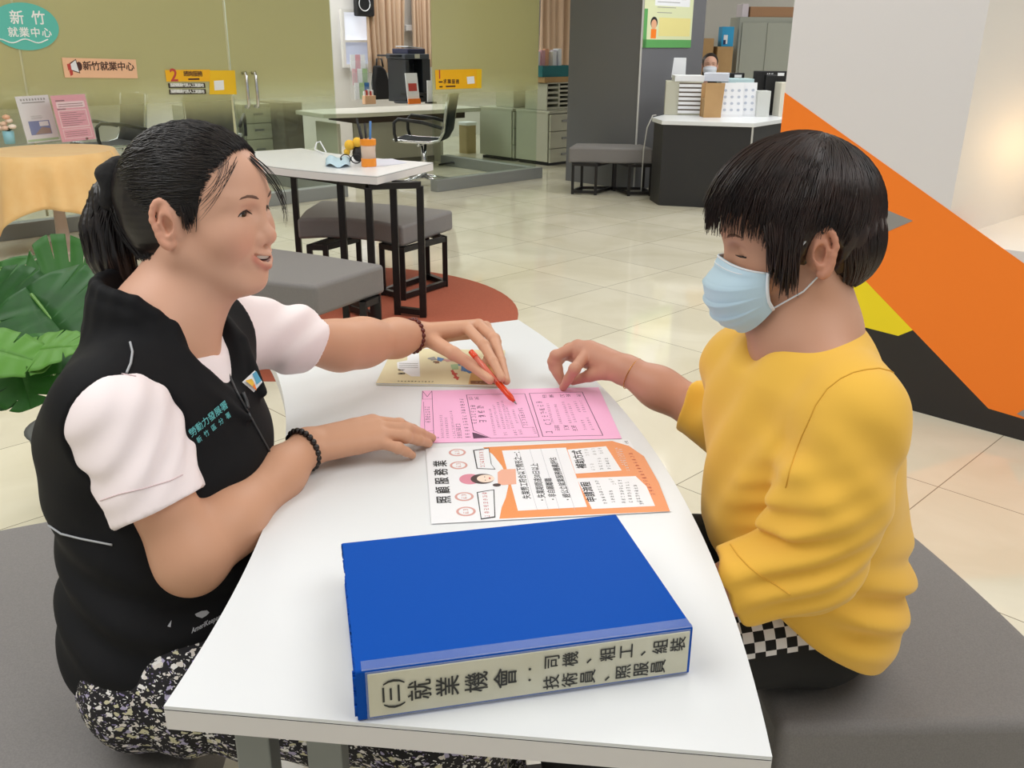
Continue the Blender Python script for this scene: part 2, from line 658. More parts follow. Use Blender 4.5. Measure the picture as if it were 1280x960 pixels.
# ---- floor : 60 cm polished marble tiles at 45 degrees
def floor_material():
    m = bpy.data.materials.new('polished_marble_tiles')
    m.use_nodes = True
    nt = m.node_tree
    N, L = nt.nodes, nt.links
    b = N['Principled BSDF']
    tc = N.new('ShaderNodeTexCoord')
    mp = N.new('ShaderNodeMapping')
    L.new(tc.outputs['Object'], mp.inputs['Vector'])
    mp.inputs['Rotation'].default_value = (0, 0, -math.radians(45))
    # after a -45 degree turn: x' = (x+y)/sqrt2, y' = (y-x)/sqrt2 ; grout at x'=3.457, y'=2.703 modulo .597
    T = .597
    mp2 = N.new('ShaderNodeMapping')
    L.new(mp.outputs['Vector'], mp2.inputs['Vector'])
    mp2.inputs['Location'].default_value = (-(3.457 % T) / T, -(2.703 % T) / T, 0)
    mp2.inputs['Scale'].default_value = (1 / T, 1 / T, 1)
    sep = N.new('ShaderNodeSeparateXYZ')
    L.new(mp2.outputs['Vector'], sep.inputs['Vector'])
    outs = []
    for ax in 'XY':
        fr = N.new('ShaderNodeMath'); fr.operation = 'FRACT'
        L.new(sep.outputs[ax], fr.inputs[0])
        sb = N.new('ShaderNodeMath'); sb.operation = 'SUBTRACT'; sb.inputs[1].default_value = .5
        L.new(fr.outputs[0], sb.inputs[0])
        ab = N.new('ShaderNodeMath'); ab.operation = 'ABSOLUTE'
        L.new(sb.outputs[0], ab.inputs[0])
        outs.append(ab)
    mxm = N.new('ShaderNodeMath'); mxm.operation = 'MAXIMUM'
    L.new(outs[0].outputs[0], mxm.inputs[0]); L.new(outs[1].outputs[0], mxm.inputs[1])
    gr = N.new('ShaderNodeMath'); gr.operation = 'GREATER_THAN'; gr.inputs[1].default_value = .5 - .0018 / T
    L.new(mxm.outputs[0], gr.inputs[0])
    n1 = N.new('ShaderNodeTexNoise'); n1.inputs['Scale'].default_value = 1.6; n1.inputs['Detail'].default_value = 8
    n1.inputs['Distortion'].default_value = 1.4
    L.new(tc.outputs['Object'], n1.inputs['Vector'])
    cr = N.new('ShaderNodeValToRGB')
    L.new(n1.outputs['Fac'], cr.inputs['Fac'])
    e = cr.color_ramp.elements
    e[0].position, e[0].color = .35, lin((226, 218, 194))
    e[1].position, e[1].color = .62, lin((238, 231, 210))
    wn = N.new('ShaderNodeTexWhiteNoise'); wn.noise_dimensions = '2D'
    fl = N.new('ShaderNodeVectorMath'); fl.operation = 'FLOOR'
    L.new(mp2.outputs['Vector'], fl.inputs[0]); L.new(fl.outputs[0], wn.inputs['Vector'])
    hs = N.new('ShaderNodeHueSaturation')
    mr = N.new('ShaderNodeMapRange'); mr.inputs['To Min'].default_value = .95; mr.inputs['To Max'].default_value = 1.03
    L.new(wn.outputs['Value'], mr.inputs['Value']); L.new(mr.outputs['Result'], hs.inputs['Value'])
    L.new(cr.outputs['Color'], hs.inputs['Color'])
    mx = N.new('ShaderNodeMix'); mx.data_type = 'RGBA'
    L.new(gr.outputs[0], mx.inputs['Factor']); L.new(hs.outputs['Color'], mx.inputs['A'])
    mx.inputs['B'].default_value = lin((150, 140, 120))
    L.new(mx.outputs['Result'], b.inputs['Base Color'])
    b.inputs['Roughness'].default_value = .07
    b.inputs['Specular IOR Level'].default_value = .75
    b.inputs['IOR'].default_value = 1.55
    return m

m_floor = floor_material()
fl = MB(m_floor)
fl.box((0, 8, -.05), (26, 26, .1))
struct(fl.build('floor'))
m_ceil = mat('ceiling_white', (232, 230, 224), .8)
struct(MB(m_ceil).box((0, 8, 2.95), (26, 26, .1)).build('ceiling'))

# ---- back wall with window, behind the glass rooms
BW = 14.9                          # y - x on the back wall
def on_line(c, px, py):
    """floor point on the 45 degree line y-x=c under the image column of (px,py)"""
    q = U(px, py, 0)
    k = q.x / q.y
    y = c / (1 - k)
    return Vector((k * y, y, 0))
bl = on_line(BW, -250, 150)
br = on_line(BW, 735, 150)
mb = MB(m_white)
mb.prism([(bl.x, bl.y), (br.x, br.y), (br.x + NN.x * .15, br.y + NN.y * .15), (bl.x + NN.x * .15, bl.y + NN.y * .15)], 0, 2.9)
struct(mb.build('wall_back'))
mb = MB(m_white)
mb.prism([(1.55, 12.6), (7.5, 12.6), (7.5, 12.75), (1.55, 12.75)], 0, 2.9)
struct(mb.build('wall_north'))
mb = MB(m_white)
mb.prism([(br.x + .02, br.y), (1.55, 12.65), (1.7, 12.7), (br.x + .17, br.y + .05)], 0, 2.9)
struct(mb.build('wall_east'))
mb = MB(m_white)
mb.prism([(-9.0, -2), (-8.85, -2), (-8.85, 7.2), (-9.0, 7.2)], 0, 2.9)
struct(mb.build('wall_west'))

# ---- grey column
cx0 = Vector((1.15, 8.92))
lp = U(706, 236)
mb = MB(m_column)
a1 = cx0 + Vector((-.62, .62))
a2 = cx0 + Vector((.70, .70))
mb.prism([tuple(cx0), tuple(a2), (a2.x - .62, a2.y + .62), tuple(a1)], 0, 2.9)
col_ob = struct(mb.build('pillar'))
mb = MB(m_seamline)
mb.box((cx0.x, cx0.y - .004, 1.45), (.016, .016, 2.9), None)
struct(mb.build('trim_1'))

# ---- right-hand wall with painted bands and a lit recess
WR0 = Vector((1.07, 3.815, 0))
WD = Vector((S2, -S2, 0))          # along the wall, towards the camera
WN = Vector((-S2, -S2, 0))         # out of the wall, into the room
def wr(px, py):
    q = UP(px, py, WR0, WN) - WR0
    return (q.dot(WD), q.z)
WM = Matrix(((WD.x, 0, WN.x, WR0.x), (WD.y, 0, WN.y, WR0.y), (0, 1, 0, 0), (0, 0, 0, 1)))
WL, WH = 3.6, 2.9
h0 = wr(1178, 292); h1 = wr(1228, 0)
e_ = wr(1280, 305)
sl = (e_[1] - h0[1]) / (e_[0] - h0[0])
hx = (h0[0] + 1.0, h0[1] + sl * 1.0)
t_ = 2.1
top = (h0[0] + (h1[0] - h0[0]) * (t_ - h0[1]) / (h1[1] - h0[1]), t_)
hole = [h0, hx, (hx[0], t_), top]
mb = MB(m_wallgrey, m_orange, m_yellowp, m_blackp, m_greyp, m_white)
def cut(poly_outer):
    return [(p[0], p[1], 0) for p in poly_outer]
# wall face around the recess: four strips
W = mb.use(m_wallgrey).at(WM)
def quad(a, b, c, d, z=0):
    W.raw([(a[0], a[1], z), (b[0], b[1], z), (c[0], c[1], z), (d[0], d[1], z)], [(0, 1, 2, 3)])
quad((0, 0), (WL, 0), hx, h0)
quad((WL, 0), (WL, WH), (hx[0], t_), hx)
quad((WL, WH), (0, WH), top, (hx[0], t_))
quad((0, WH), (0, 0), h0, top)
# ends / back
W.raw([(0, 0, 0), (0, WH, 0), (0, WH, -.6), (0, 0, -.6)], [(0, 1, 2, 3)])
W.raw([(0, 0, -.6), (0, WH, -.6), (WL, WH, -.6), (WL, 0, -.6)], [(0, 1, 2, 3)])
# recess: splayed sides
i0 = (h0[0] + .20, h0[1] + .10); i1 = (top[0] + .20, t_); i2 = (hx[0], t_); i3 = (hx[0], hx[1] + .10)
dp = -.42
W.use(m_white)
def q3(a, b, c, d):
    W.raw([a, b, c, d], [(0, 1, 2, 3)])
q3((*h0, 0), (*i0, dp), (*i1, dp), (*top, 0))
q3((*h0, 0), (*hx, 0), (*i3, dp), (*i0, dp))
q3((*top, 0), (*i1, dp), (*i2, dp), (*(hx[0], t_), 0))
q3((*i0, dp), (*i3, dp), (*i2, dp), (*i1, dp))
q3((*hx, 0), (hx[0], t_, 0), (*i2, dp), (*i3, dp))
# painted bands, each a coat a millimetre or so proud of the wall
def paint(m, pix, lift=.0015):
    W.use(m)
    W.prism([p if not isinstance(p, tuple) or len(p) != 3 else wr(p[0], p[1]) for p in pix], 0, lift)
def PXL(*pts):
    return [wr(*p) for p in pts]
ta, tb = wr(995, 128), wr(1240, 347)
sl1 = (tb[1] - ta[1]) / (tb[0] - ta[0])
top_at = lambda s: ta[1] + sl1 * (s - ta[0])
lo_a, lo_b = wr(1066, 330), wr(1236, 501)
sl2 = (lo_b[1] - lo_a[1]) / (lo_b[0] - lo_a[0])
low_at = lambda s: lo_a[1] + sl2 * (s - lo_a[0])
s_end = lo_b[0]
bb = wr(1280, 496)
kb = 0.0
W.use(m_orange)
W.prism([(0, top_at(0)), (0, low_at(0)), (s_end, low_at(s_end)), (s_end + .12, lo_b[1] - .005), (2.0, lo_b[1] - .01), (2.0, max(top_at(2.0), lo_b[1] + .001))], 0, .0015)
g1, g2, g3 = wr(1138, 268), wr(1075, 243), wr(1075, 296)
W.use(m_greyp); W.prism([g1, g2, g3], .0004, .0025)
y1, y2 = wr(1140, 405), wr(1122, 412)
W.use(m_blackp)
W.prism([(0, 0), (0, low_at(0)), (s_end, low_at(s_end)), (s_end + .12, lo_b[1] - .005), (WL, lo_b[1] - .01), (WL, 0)], 0, .0010)
W.use(m_yellowp)
W.prism([(0, low_at(0)), (y1[0], low_at(y1[0])), y2, (0, y2[1] + .02)], .0004, .0025)
W.use(m_greyp); W.prism([wr(1272, 507), wr(1300, 489), wr(1300, 520)], .0004, .0025)
struct(mb.build('wall_right'))
# lamp in the recess
lp0 = WM @ Vector((wr(1286, 200)[0] + .10, wr(1286, 192)[1], -.20))
rt = empty('wall_lamp', (lp0.x, lp0.y, lp0.z), 'glowing warm globe lamp in the white recess of the orange banded wall', 'lamp')
m_glow = mat('lamp_glow', (255, 230, 180), .4, emit=(255, 196, 110), estr=2.6)
MB(m_glow).ball(lp0, .055, 20).build('lamp_globe', rt, smooth=True)
MB(m_chrome).at(Matrix.Translation(lp0)).lathe([(.012, -.052), (.03, -.06), (.035, -.075), (.012, -.085), (.012, -.2), (.05, -.205), (.05, -.22)], 20).build('lamp_stem', rt, smooth=True)
pl = bpy.data.lights.new('lamp_light', 'POINT'); pl.energy = 1.1; pl.color = (1, .68, .35); pl.shadow_soft_size = .05
po = bpy.data.objects.new('lamp_light', pl); COL.objects.link(po); po.location = lp0 + WM.to_3x3() @ Vector((-.08, .03, .06)); po.parent = rt
po.matrix_parent_inverse = rt.matrix_basis.inverted()

# ------------------------------------------------------------------ glass partitions
m_glass = bpy.data.materials.new('clear_glass')
m_glass.use_nodes = True
def _glass(m):
    nt = m.node_tree; N, L = nt.nodes, nt.links
    N.remove(N['Principled BSDF'])
    tr = N.new('ShaderNodeBsdfTransparent'); tr.inputs['Color'].default_value = (.93, .96, .93, 1)
    gl = N.new('ShaderNodeBsdfGlossy'); gl.inputs['Roughness'].default_value = .02
    fr = N.new('ShaderNodeFresnel'); fr.inputs['IOR'].default_value = 1.35
    mx = N.new('ShaderNodeMixShader')
    ge = N.new('ShaderNodeNewGeometry')
    sb = N.new('ShaderNodeMath'); sb.operation = 'SUBTRACT'; sb.inputs[0].default_value = 1.0
    ml = N.new('ShaderNodeMath'); ml.operation = 'MULTIPLY'
    L.new(ge.outputs['Backfacing'], sb.inputs[1]); L.new(sb.outputs[0], ml.inputs[0]); L.new(fr.outputs[0], ml.inputs[1])
    L.new(ml.outputs[0], mx.inputs[0]); L.new(tr.outputs[0], mx.inputs[1]); L.new(gl.outputs[0], mx.inputs[2])
    L.new(mx.outputs[0], N['Material Output'].inputs['Surface'])
_glass(m_glass)
def film_material(name, rgb, z0, z1, amax):
    m = bpy.data.materials.new(name)
    m.use_nodes = True
    nt = m.node_tree; N, L = nt.nodes, nt.links
    N.remove(N['Principled BSDF'])
    g = N.new('ShaderNodeNewGeometry')
    sp = N.new('ShaderNodeSeparateXYZ'); L.new(g.outputs['Position'], sp.inputs[0])
    mr = N.new('ShaderNodeMapRange'); mr.interpolation_type = 'SMOOTHSTEP'
    mr.inputs['From Min'].default_value = z0; mr.inputs['From Max'].default_value = z1; mr.inputs['To Max'].default_value = amax
    L.new(sp.outputs['Z'], mr.inputs['Value'])
    tr = N.new('ShaderNodeBsdfTransparent')
    df = N.new('ShaderNodeBsdfDiffuse'); df.inputs['Color'].default_value = lin(rgb)
    tl = N.new('ShaderNodeBsdfTranslucent'); tl.inputs['Color'].default_value = lin(rgb)
    gl = N.new('ShaderNodeBsdfGlossy'); gl.inputs['Roughness'].default_value = .22; gl.inputs['Color'].default_value = (.8, .8, .7, 1)
    a = N.new('ShaderNodeMixShader'); a.inputs[0].default_value = .5
    L.new(df.outputs[0], a.inputs[1]); L.new(tl.outputs[0], a.inputs[2])
    c2 = N.new('ShaderNodeMixShader'); c2.inputs[0].default_value = .1
    L.new(a.outputs[0], c2.inputs[1]); L.new(gl.outputs[0], c2.inputs[2])
    b = N.new('ShaderNodeMixShader')
    L.new(mr.outputs[0], b.inputs[0]); L.new(tr.outputs[0], b.inputs[1]); L.new(c2.outputs[0], b.inputs[2])
    L.new(b.outputs[0], N['Material Output'].inputs['Surface'])
    return m
m_film = film_material('frosted_film', (214, 208, 158), .66, 1.12, .93)
m_jointline = mat('glass_joint', (206, 204, 168), .3)

def pane_box(mb, a, b, z0, z1, th, off=0.0):
    a, b = Vector(a), Vector(b)
    d = (b - a).normalized(); n = Vector((-d.y, d.x, 0))
    a2, b2 = a + n * off, b + n * off
    mb.prism([(a2.x - n.x * th / 2, a2.y - n.y * th / 2), (b2.x - n.x * th / 2, b2.y - n.y * th / 2),
              (b2.x + n.x * th / 2, b2.y + n.y * th / 2), (a2.x + n.x * th / 2, a2.y + n.y * th / 2)], z0, z1)
GA = U(432, 249)                       # right-hand corner of the left room
GAc = GA.y - GA.x
q1 = U(66, 309); s1p = on_line(GAc, 66, 309)
s2p = on_line(GAc, 304, 266)
gl0 = GA - UU * 6.2
rootA = empty('glass_partition', gl0, 'frosted glass wall of the left office with peach and yellow signs', 'partition')
CH_ = .11
mb = MB(m_glass)
ci = NN * .05
pane_box(mb, gl0 + ci, s1p + ci - UU * .003, CH_, 2.88, .010)
mb.build('glass_pane', rootA)
mb = MB(m_glass); pane_box(mb, s1p + ci + UU * .003, s2p + ci - UU * .003, CH_, 2.88, .010); mb.build('glass_pane', rootA)
mb = MB(m_glass); pane_box(mb, GA + ci - UU * .05, GA + NN * 3.0 - UU * .05, CH_, 2.88, .010); mb.build('glass_pane', rootA)
mb = MB(m_film); pane_box(mb, gl0 + ci * .8, s2p + ci * .8 - UU * .004, CH_ + .02, 2.87, .001); mb.build('frosted_film', rootA)
mb = MB(m_curb)
pane_box(mb, gl0 + ci, GA + ci, 0, CH_, .10)
pane_box(mb, GA - UU * .05 + NN * .1, GA + NN * 3.0 - UU * .05, 0, CH_, .10)
mb.build('base_curb', rootA, bevel=.004)
mb = MB(m_jointline)
for p in (s1p, s2p):
    mb.box((p.x + ci.x - .007 * S2 * 0, p.y + ci.y - .012, 1.5), (.014, .014, 2.74))
mb.build('glass_joint', rootA)
# door leaf right of the second joint
rootD = empty('glass_door', s2p, 'frosted glass door leaf with a steel pull handle beside the yellow sign', 'door')
mb = MB(m_glass); pane_box(mb, s2p + ci + UU * .006, GA + ci - UU * .06, CH_ + .005, 2.88, .012); mb.build('door_pane', rootD)
mb = MB(m_film); pane_box(mb, s2p + ci * .8 + UU * .006, GA + ci * .8 - UU * .06, CH_ + .02, 2.87, .001); mb.build('frosted_film', rootD)
PA = GA + ci * .8 - NN * .006          # front of the film
def onA(px, py, lift=0.0):
    return UP(px, py, PA - NN * lift, NN)
ht, hb = onA(303, 97, .05), onA(304, 139, .05)
hm = (ht + hb) / 2
mb = MB(m_chrome)
hw = .0
H0 = Vector((hm.x, hm.y, 0))
za, zb = hb.z, ht.z
pts = [H0 + NN * .05 + Vector((0, 0, za)), H0 + NN * .01 + Vector((0, 0, za - .005)), H0 + Vector((0, 0, za + .02)), H0 + Vector((0, 0, (za + zb) / 2)), H0 + Vector((0, 0, zb - .02)), H0 + NN * .01 + Vector((0, 0, zb + .005)), H0 + NN * .05 + Vector((0, 0, zb))]
mb.tube(pts, .013, 10)
pts2 = [p + NN * .0 + UU * .085 for p in pts]
mb.tube(pts2, .013, 10)
mb.build('pull_handle', rootD, smooth=True)

# right glass screen
GB0 = on_line(9.4, 543, 240); GB1 = on_line(9.4, 674, 224)
rootB = empty('glass_partition', GB0, 'frosted glass screen beside the doorway, with a single yellow sign', 'partition')
mb = MB(m_glass); pane_box(mb, GB0 + ci, GB1 + ci - UU * .05, CH_, 2.88, .010); mb.build('glass_pane', rootB)
mb = MB(m_glass); pane_box(mb, GB1 + NN * .06 - UU * .05, GB1 + NN * 1.5 - UU * .05, CH_, 2.88, .010); mb.build('glass_pane', rootB)
mb = MB(m_film); pane_box(mb, GB0 + ci * .8, GB1 + ci * .8 - UU * .05, CH_ + .02, 2.87, .001); mb.build('frosted_film', rootB)
mb = MB(m_curb)
pane_box(mb, GB0 + ci, GB1 + ci, 0, CH_, .10)
pane_box(mb, GB1 - UU * .05 + NN * .1, GB1 + NN * 1.5 - UU * .05, 0, CH_, .10)
mb.build('base_curb', rootB, bevel=.004)
PB = GB0 + ci * .8 - NN * .004
def onB(px, py, lift=0.0):
    return UP(px, py, PB - NN * lift, NN)

# ------------------------------------------------------------------ signs on the glass
m_teal = mat('teal_sign', (96, 196, 182), .4)
m_peach = mat('peach_sign', (246, 196, 158), .45)
m_brownink = mat('brown_ink', (72, 34, 24), .5)
m_signyel = mat('yellow_sign', (250, 186, 12), .45)
m_signyel2 = mat('yellow_sign_pale', (246, 196, 20), .45)
m_signblk = mat('black_strip', (52, 40, 22), .5)
m_whiteink = mat('white_ink', (248, 248, 246), .5)
def sign_frame(c, lift=.0):
    return frame_m(c, UU, Vector((0, 0, 1)))
def local_xy(M, p):
    q = M.inverted() @ p
    return q.x, q.y
# teal oval
c = onA(24, 43); M = sign_frame(c)
rx = abs(local_xy(M, onA(64, 43))[0]); ry = abs(local_xy(M, onA(24, 13))[1])
mb = MB(m_teal, m_whiteink)
mb.at(M).use(m_teal).disc((0, 0), rx * 1.05, ry, 0, .006, 48)
mb.build('oval_sign')
ov = bpy.data.objects['oval_sign']; tag(ov, 'teal oval sign with white lettering on the left glass wall', 'sign')
def xyA(px, py): return local_xy(M, onA(px, py))
lt = MB(m_whiteink).at(M)
h = ry * 2 * .30
for ch, px in (('新', 13.5), ('竹', 40.5)):
    x, y = xyA(px, 33)
    lt.text(ch, h * 1.02, Matrix.Translation((x, y, .0065)), .012)
h2 = h * .74
for ch, px in (('就', 9), ('業', 23), ('中', 37), ('心', 51)):
    x, y = xyA(px, 51)
    lt.text(ch, h2, Matrix.Translation((x, y, .0065)), .012)
w0, w1 = xyA(-10, 62)[0], xyA(53, 60)[0]
yy = xyA(24, 61)[1]
lt.tube([(w0 + (w1 - w0) * i / 20, yy + .012 * math.sin(i * .62 + 1.2), .007) for i in range(21)], .004, 6)
lt.build('lettering', ov)
# peach sign with megaphone
c = onA(117.5, 94); M = sign_frame(c)
P = [local_xy(M, onA(*p)) for p in ((70.5, 81), (163, 82), (166, 105.5), (75, 106))]
mb = MB(m_peach).at(M)
mb.prism(P, 0, .004)
sg = tag(mb.build('wall_sign'), 'peach sign with a megaphone and brown lettering on the glass wall', 'sign')
def sxy(px, py): return local_xy(M, onA(px, py))
lt = MB(m_brownink).at(M)
hh = abs(sxy(117, 85)[1] - sxy(117, 97)[1])
for i, ch in enumerate('新竹就業中心'):
    x, y = sxy(102.5 + i * 10.7, 91.6)
    lt.text(ch, hh * .98, Matrix.Translation((x, y, .0045)), .02)
lt.build('lettering', sg)
mg = MB(m_brownink, m_paper, m_red).at(M)
mg.use(m_red).prism([sxy(*p) for p in ((77, 89), (82, 88), (84, 95), (79, 97))], .004, .0046)
mg.use(m_red).prism([sxy(*p) for p in ((80, 97), (84, 95), (85, 102), (82, 104))], .004, .0046)
mg.use(m_brownink).prism([sxy(*p) for p in ((80, 88), (88, 82.5), (94, 100.5), (82, 97))], .004, .0045)
mg.use(m_paper).prism([sxy(*p) for p in ((81.5, 89), (87.5, 84), (92.5, 99), (83, 96))], .004, .005)
mg.use(m_brownink).disc(sxy(92.5, 91.5), .02, .03, .004, .0004)
mg.build('megaphone', sg)
# yellow sign 2
c = onA(243, 108); M = sign_frame(c)
mb = MB(m_signyel, m_signyel2, m_paper, m_signblk).at(M)
mb.use(m_signyel).prism([sxy(*p) for p in ((200, 94.5), (256, 93), (257, 108), (202, 109))], 0, .003)
mb.use(m_signyel2).prism([sxy(*p) for p in ((256, 94), (287, 93.5), (290, 123.5), (256, 124))], 0, .004)
mb.use(m_paper).prism([sxy(*p) for p in ((261, 107), (273, 106), (274, 118), (262, 119))], .004, .006)
mb.use(m_signblk).prism([sxy(*p) for p in ((204, 111), (250, 110), (251, 116), (205, 117))], 0, .003)
mb.use(m_signblk).prism([sxy(*p) for p in ((205.5, 119), (251, 117.5), (252, 123.5), (206, 125))], 0, .003)
sg = tag(mb.build('wall_sign'), 'yellow sign with a red numeral and two black strips beside the door', 'sign')
lt = MB(m_red, m_brownink, m_whiteink).at(M)
x, y = sxy(211, 101.5)
lt.use(m_red).text('2', .13, Matrix.Translation((x, y, .0035)), .015)
for i, ch in enumerate('諮詢服務'):
    x, y = sxy(226 + i * 5.9, 99)
    lt.use(m_brownink).text(ch, .042, Matrix.Translation((x, y, .0035)), .02)
a, b = sxy(229, 105.6), sxy(243, 105.2)
lt.rect(a[0], a[1] - .006, b[0], a[1] + .006, .0035)
for py, n in ((113.4, 11), (121.2, 11)):
    for i in range(n):
        x, y = sxy(208.5 + i * 3.8 + (py - 113) * .1, py - .03 * i)
        lt.use(m_whiteink).text('服務職業代表人工業園地'[i], .028, Matrix.Translation((x, y, .0035)), .02)
lt.build('lettering', sg)
# yellow sign on the right screen
c = onB(566, 100); M = sign_frame(c)
def sxy(px, py): return local_xy(M, onB(px, py))
mb = MB(m_signyel, m_paper, m_signyel2).at(M)
mb.use(m_signyel).prism([sxy(*p) for p in ((537.5, 89), (589, 87), (590, 111), (539, 113.5))], 0, .003)
mb.use(m_signyel2).prism([sxy(*p) for p in ((589, 87), (595.5, 87), (595.5, 111), (590, 111))], 0, .004)
mb.use(m_paper).prism([sxy(*p) for p in ((577, 97), (586, 96), (587, 105), (578, 106))], .003, .005)
sg = tag(mb.build('wall_sign'), 'small yellow sign on the frosted screen above the black mesh chair', 'sign')
lt = MB(m_red, m_brownink).at(M)
x, y = sxy(543, 95); lt.use(m_red).text('1', .11, Matrix.Translation((x, y, .0035)), .015)
for i, ch in enumerate('求職服務'):
    x, y = sxy(550 + i * 5.2, 103.5)
    lt.use(m_brownink).text(ch, .042, Matrix.Translation((x, y, .0035)), .02)
for a_, b_, yq in ((542, 547, 104), (543, 547, 110), (551, 563, 109.5)):
    a, b = sxy(a_, yq), sxy(b_, yq)
    lt.rect(a[0], a[1] - .006, b[0], a[1] + .006, .0035)
lt.build('lettering', sg)
# ------------------------------------------------------------------ things in the background
def frame2(o, ang):
    return Matrix.Translation(o) @ RZ(ang)
A45 = math.radians(45)

# ---- curtains on the back wall
m_curt = mat('beige_curtain', (214, 184, 156), .85, bump=(90, .2, .002), sheen=.2)
def bw(px, off=.0):
    return on_line(BW - off * math.sqrt(2), px, 150)
def curtain(px0, px1, zb, label, flare=0.0):
    a, b = bw(px0, .10), bw(px1, .10)
    n = 60
    zt = 2.75
    rows = []
    for i in range(9):
        z = zt + (zb - zt) * i / 8
        row = []
        for j in range(n + 1):
            t = j / n
            p = a.lerp(b, .5 + (t - .5) * (1 - flare * i / 8))
            d = .038 * math.sin(t * 2 * math.pi * 7 + .6 * math.sin(i * .5)) + .02 * math.sin(t * 31 + 1)
            q = p - NN * (.035 + d)
            row.append((q.x, q.y, z))
        rows.append(row)
    mb = MB(m_curt).sheet(rows)
    o = mb.build('curtain', smooth=True, solid=.006)
    return tag(o, label, 'curtain', 'beige curtains at the back wall')
curtain(452, 503, .92, 'beige curtain hanging right of the bright window behind the black bag', .15)
curtain(511, 542, .98, 'beige curtain hanging behind the black copier')
curtain(664, 722, .70, 'beige curtain hanging above the teal box beside the grey column')
# ---- window on the back wall, left of the first curtain
a, b = bw(428, .03), bw(461, .03)
m_winl = mat('window_daylight', (235, 238, 246), .6, emit=(226, 232, 246), estr=.85)
m_winl2 = mat('window_lower_pane', (190, 196, 214), .5, emit=(176, 184, 206), estr=.6)
mb = MB(m_white)
wz0, wz1 = UP(446, 84, a, NN).z, UP(446, 18, a, NN).z
Mw = frame_m(a, (b - a), (0, 0, 1))
ww = (b - a).length
mb.at(Mw).frame(-.03, wz0 - .03, ww + .03, wz1 + .03, .04, 0, .05)
mb.box((ww / 2, wz0 + (wz1 - wz0) * .45, .02), (ww, .03, .03))
wo = struct(mb.build('window_1'))
MB(m_winl).at(Mw).rect(0, wz0 + (wz1 - wz0) * .45, ww, wz1, 0, .008).build('pane', wo)
MB(m_winl2).at(Mw).rect(0, wz0, ww, wz0 + (wz1 - wz0) * .45, 0, .008).build('pane', wo)
# black wall fan above it
fz = UP(446, 10, a, NN).z
q = UP(446, 8, a - NN * .12, NN)
fan = empty('wall_fan', q, 'black wall fan with a pale ring above the bright window', 'fan')
Mf = frame_m(q, UU, (0, 0, 1))
MB(m_black).at(Mf).box((0, .0, .02), (.27, .30, .10)).build('housing', fan, bevel=.02)
mb = MB(m_paper).at(Mf)
mb.tube([(.085 * math.cos(t * math.pi / 12) - .03, .085 * math.sin(t * math.pi / 12), .078) for t in range(25)], .006, 6)
mb.build('ring', fan, smooth=True)
MB(m_black).at(Mf).box((0, 0, -.08), (.05, .05, .14)).build('bracket', fan)
# pale socket box between the curtains
q = UP(501, 37, bw(500, .02), NN)
Mf = frame_m(q, UU, (0, 0, 1))
so = MB(m_paper).at(Mf).box((0, 0, .03), (.11, .075, .06)).build('junction_box', bevel=.006)
tag(so, 'small white junction box on the wall between two beige curtains', 'box')
mb = MB(mat('pipe_white', (214, 212, 206), .5))
p = bw(499.5, .02)
mb.tube([(p.x - NN.x * .012, p.y - NN.y * .012, q.z + .04), (p.x - NN.x * .012, p.y - NN.y * .012, 2.88)], .012, 8)
tag(mb.build('conduit_pipe'), 'thin white conduit running up from the junction box', 'pipe')

# ---- white desk behind the doorway
D_Z = .60
dl = U(441, 141, D_Z); d0 = U(452, 144, D_Z); d1 = U(596, 135, D_Z)
m_deskw = mat('desk_white', (222, 218, 206), .4)
m_deskp = mat('desk_panel', (204, 200, 184), .55)
dk = empty('office_desk', (d0.x, d0.y, 0), 'white office desk with a dark rail seen through the glass doorway', 'desk')
dx = (d1 - d0).normalized(); dy = Vector((-dx.y, dx.x, 0))
dlen = (d1 - d0).length
Md = frame_m((d0.x, d0.y, 0), dx, dy)
mb = MB(m_deskw).at(Md)
mb.prism([(-.45, .10), (-.12, .0), (dlen, 0), (dlen, .75), (-.45, .75)], D_Z - .045, D_Z)
mb.build('desktop', dk, bevel=.006)
MB(mat('dark_rail', (62, 46, 36), .5)).at(Md).box((dlen / 2 - .12, .40, D_Z - .045 - .035), (dlen - .1, .62, .07)).build('under_rail', dk)
pz = U(573, 212, 0)
mb = MB(m_deskp).at(Md)
mb.box((dlen / 2 - .22, .30, (D_Z - .115) / 2 + .03), (dlen - .45, .03, D_Z - .115 - .06))
mb.box((-.25, .40, (D_Z - .115) / 2 + .0), (.03, .5, D_Z - .115))
mb.box((dlen - .46, .40, (D_Z - .115) / 2 + .0), (.03, .5, D_Z - .115))
mb.build('modesty_panel', dk)
MB(mat('dark_plinth', (120, 116, 104), .6)).at(Md).box((dlen / 2 - .22, .31, .03), (dlen - .47, .03, .06)).build('plinth', dk)

def on_desk(px, py):
    return U(px, py, D_Z)
FX = frame_m((0, 0, 0), dx, dy).to_3x3()
def at_desk(px, py, rz=0.0):
    p = on_desk(px, py)
    return Matrix.Translation(p) @ frame_m((0, 0, 0), dx, dy) @ RZ(rz)
PXM = 1150 / 8.9         # pixels per metre at the desk
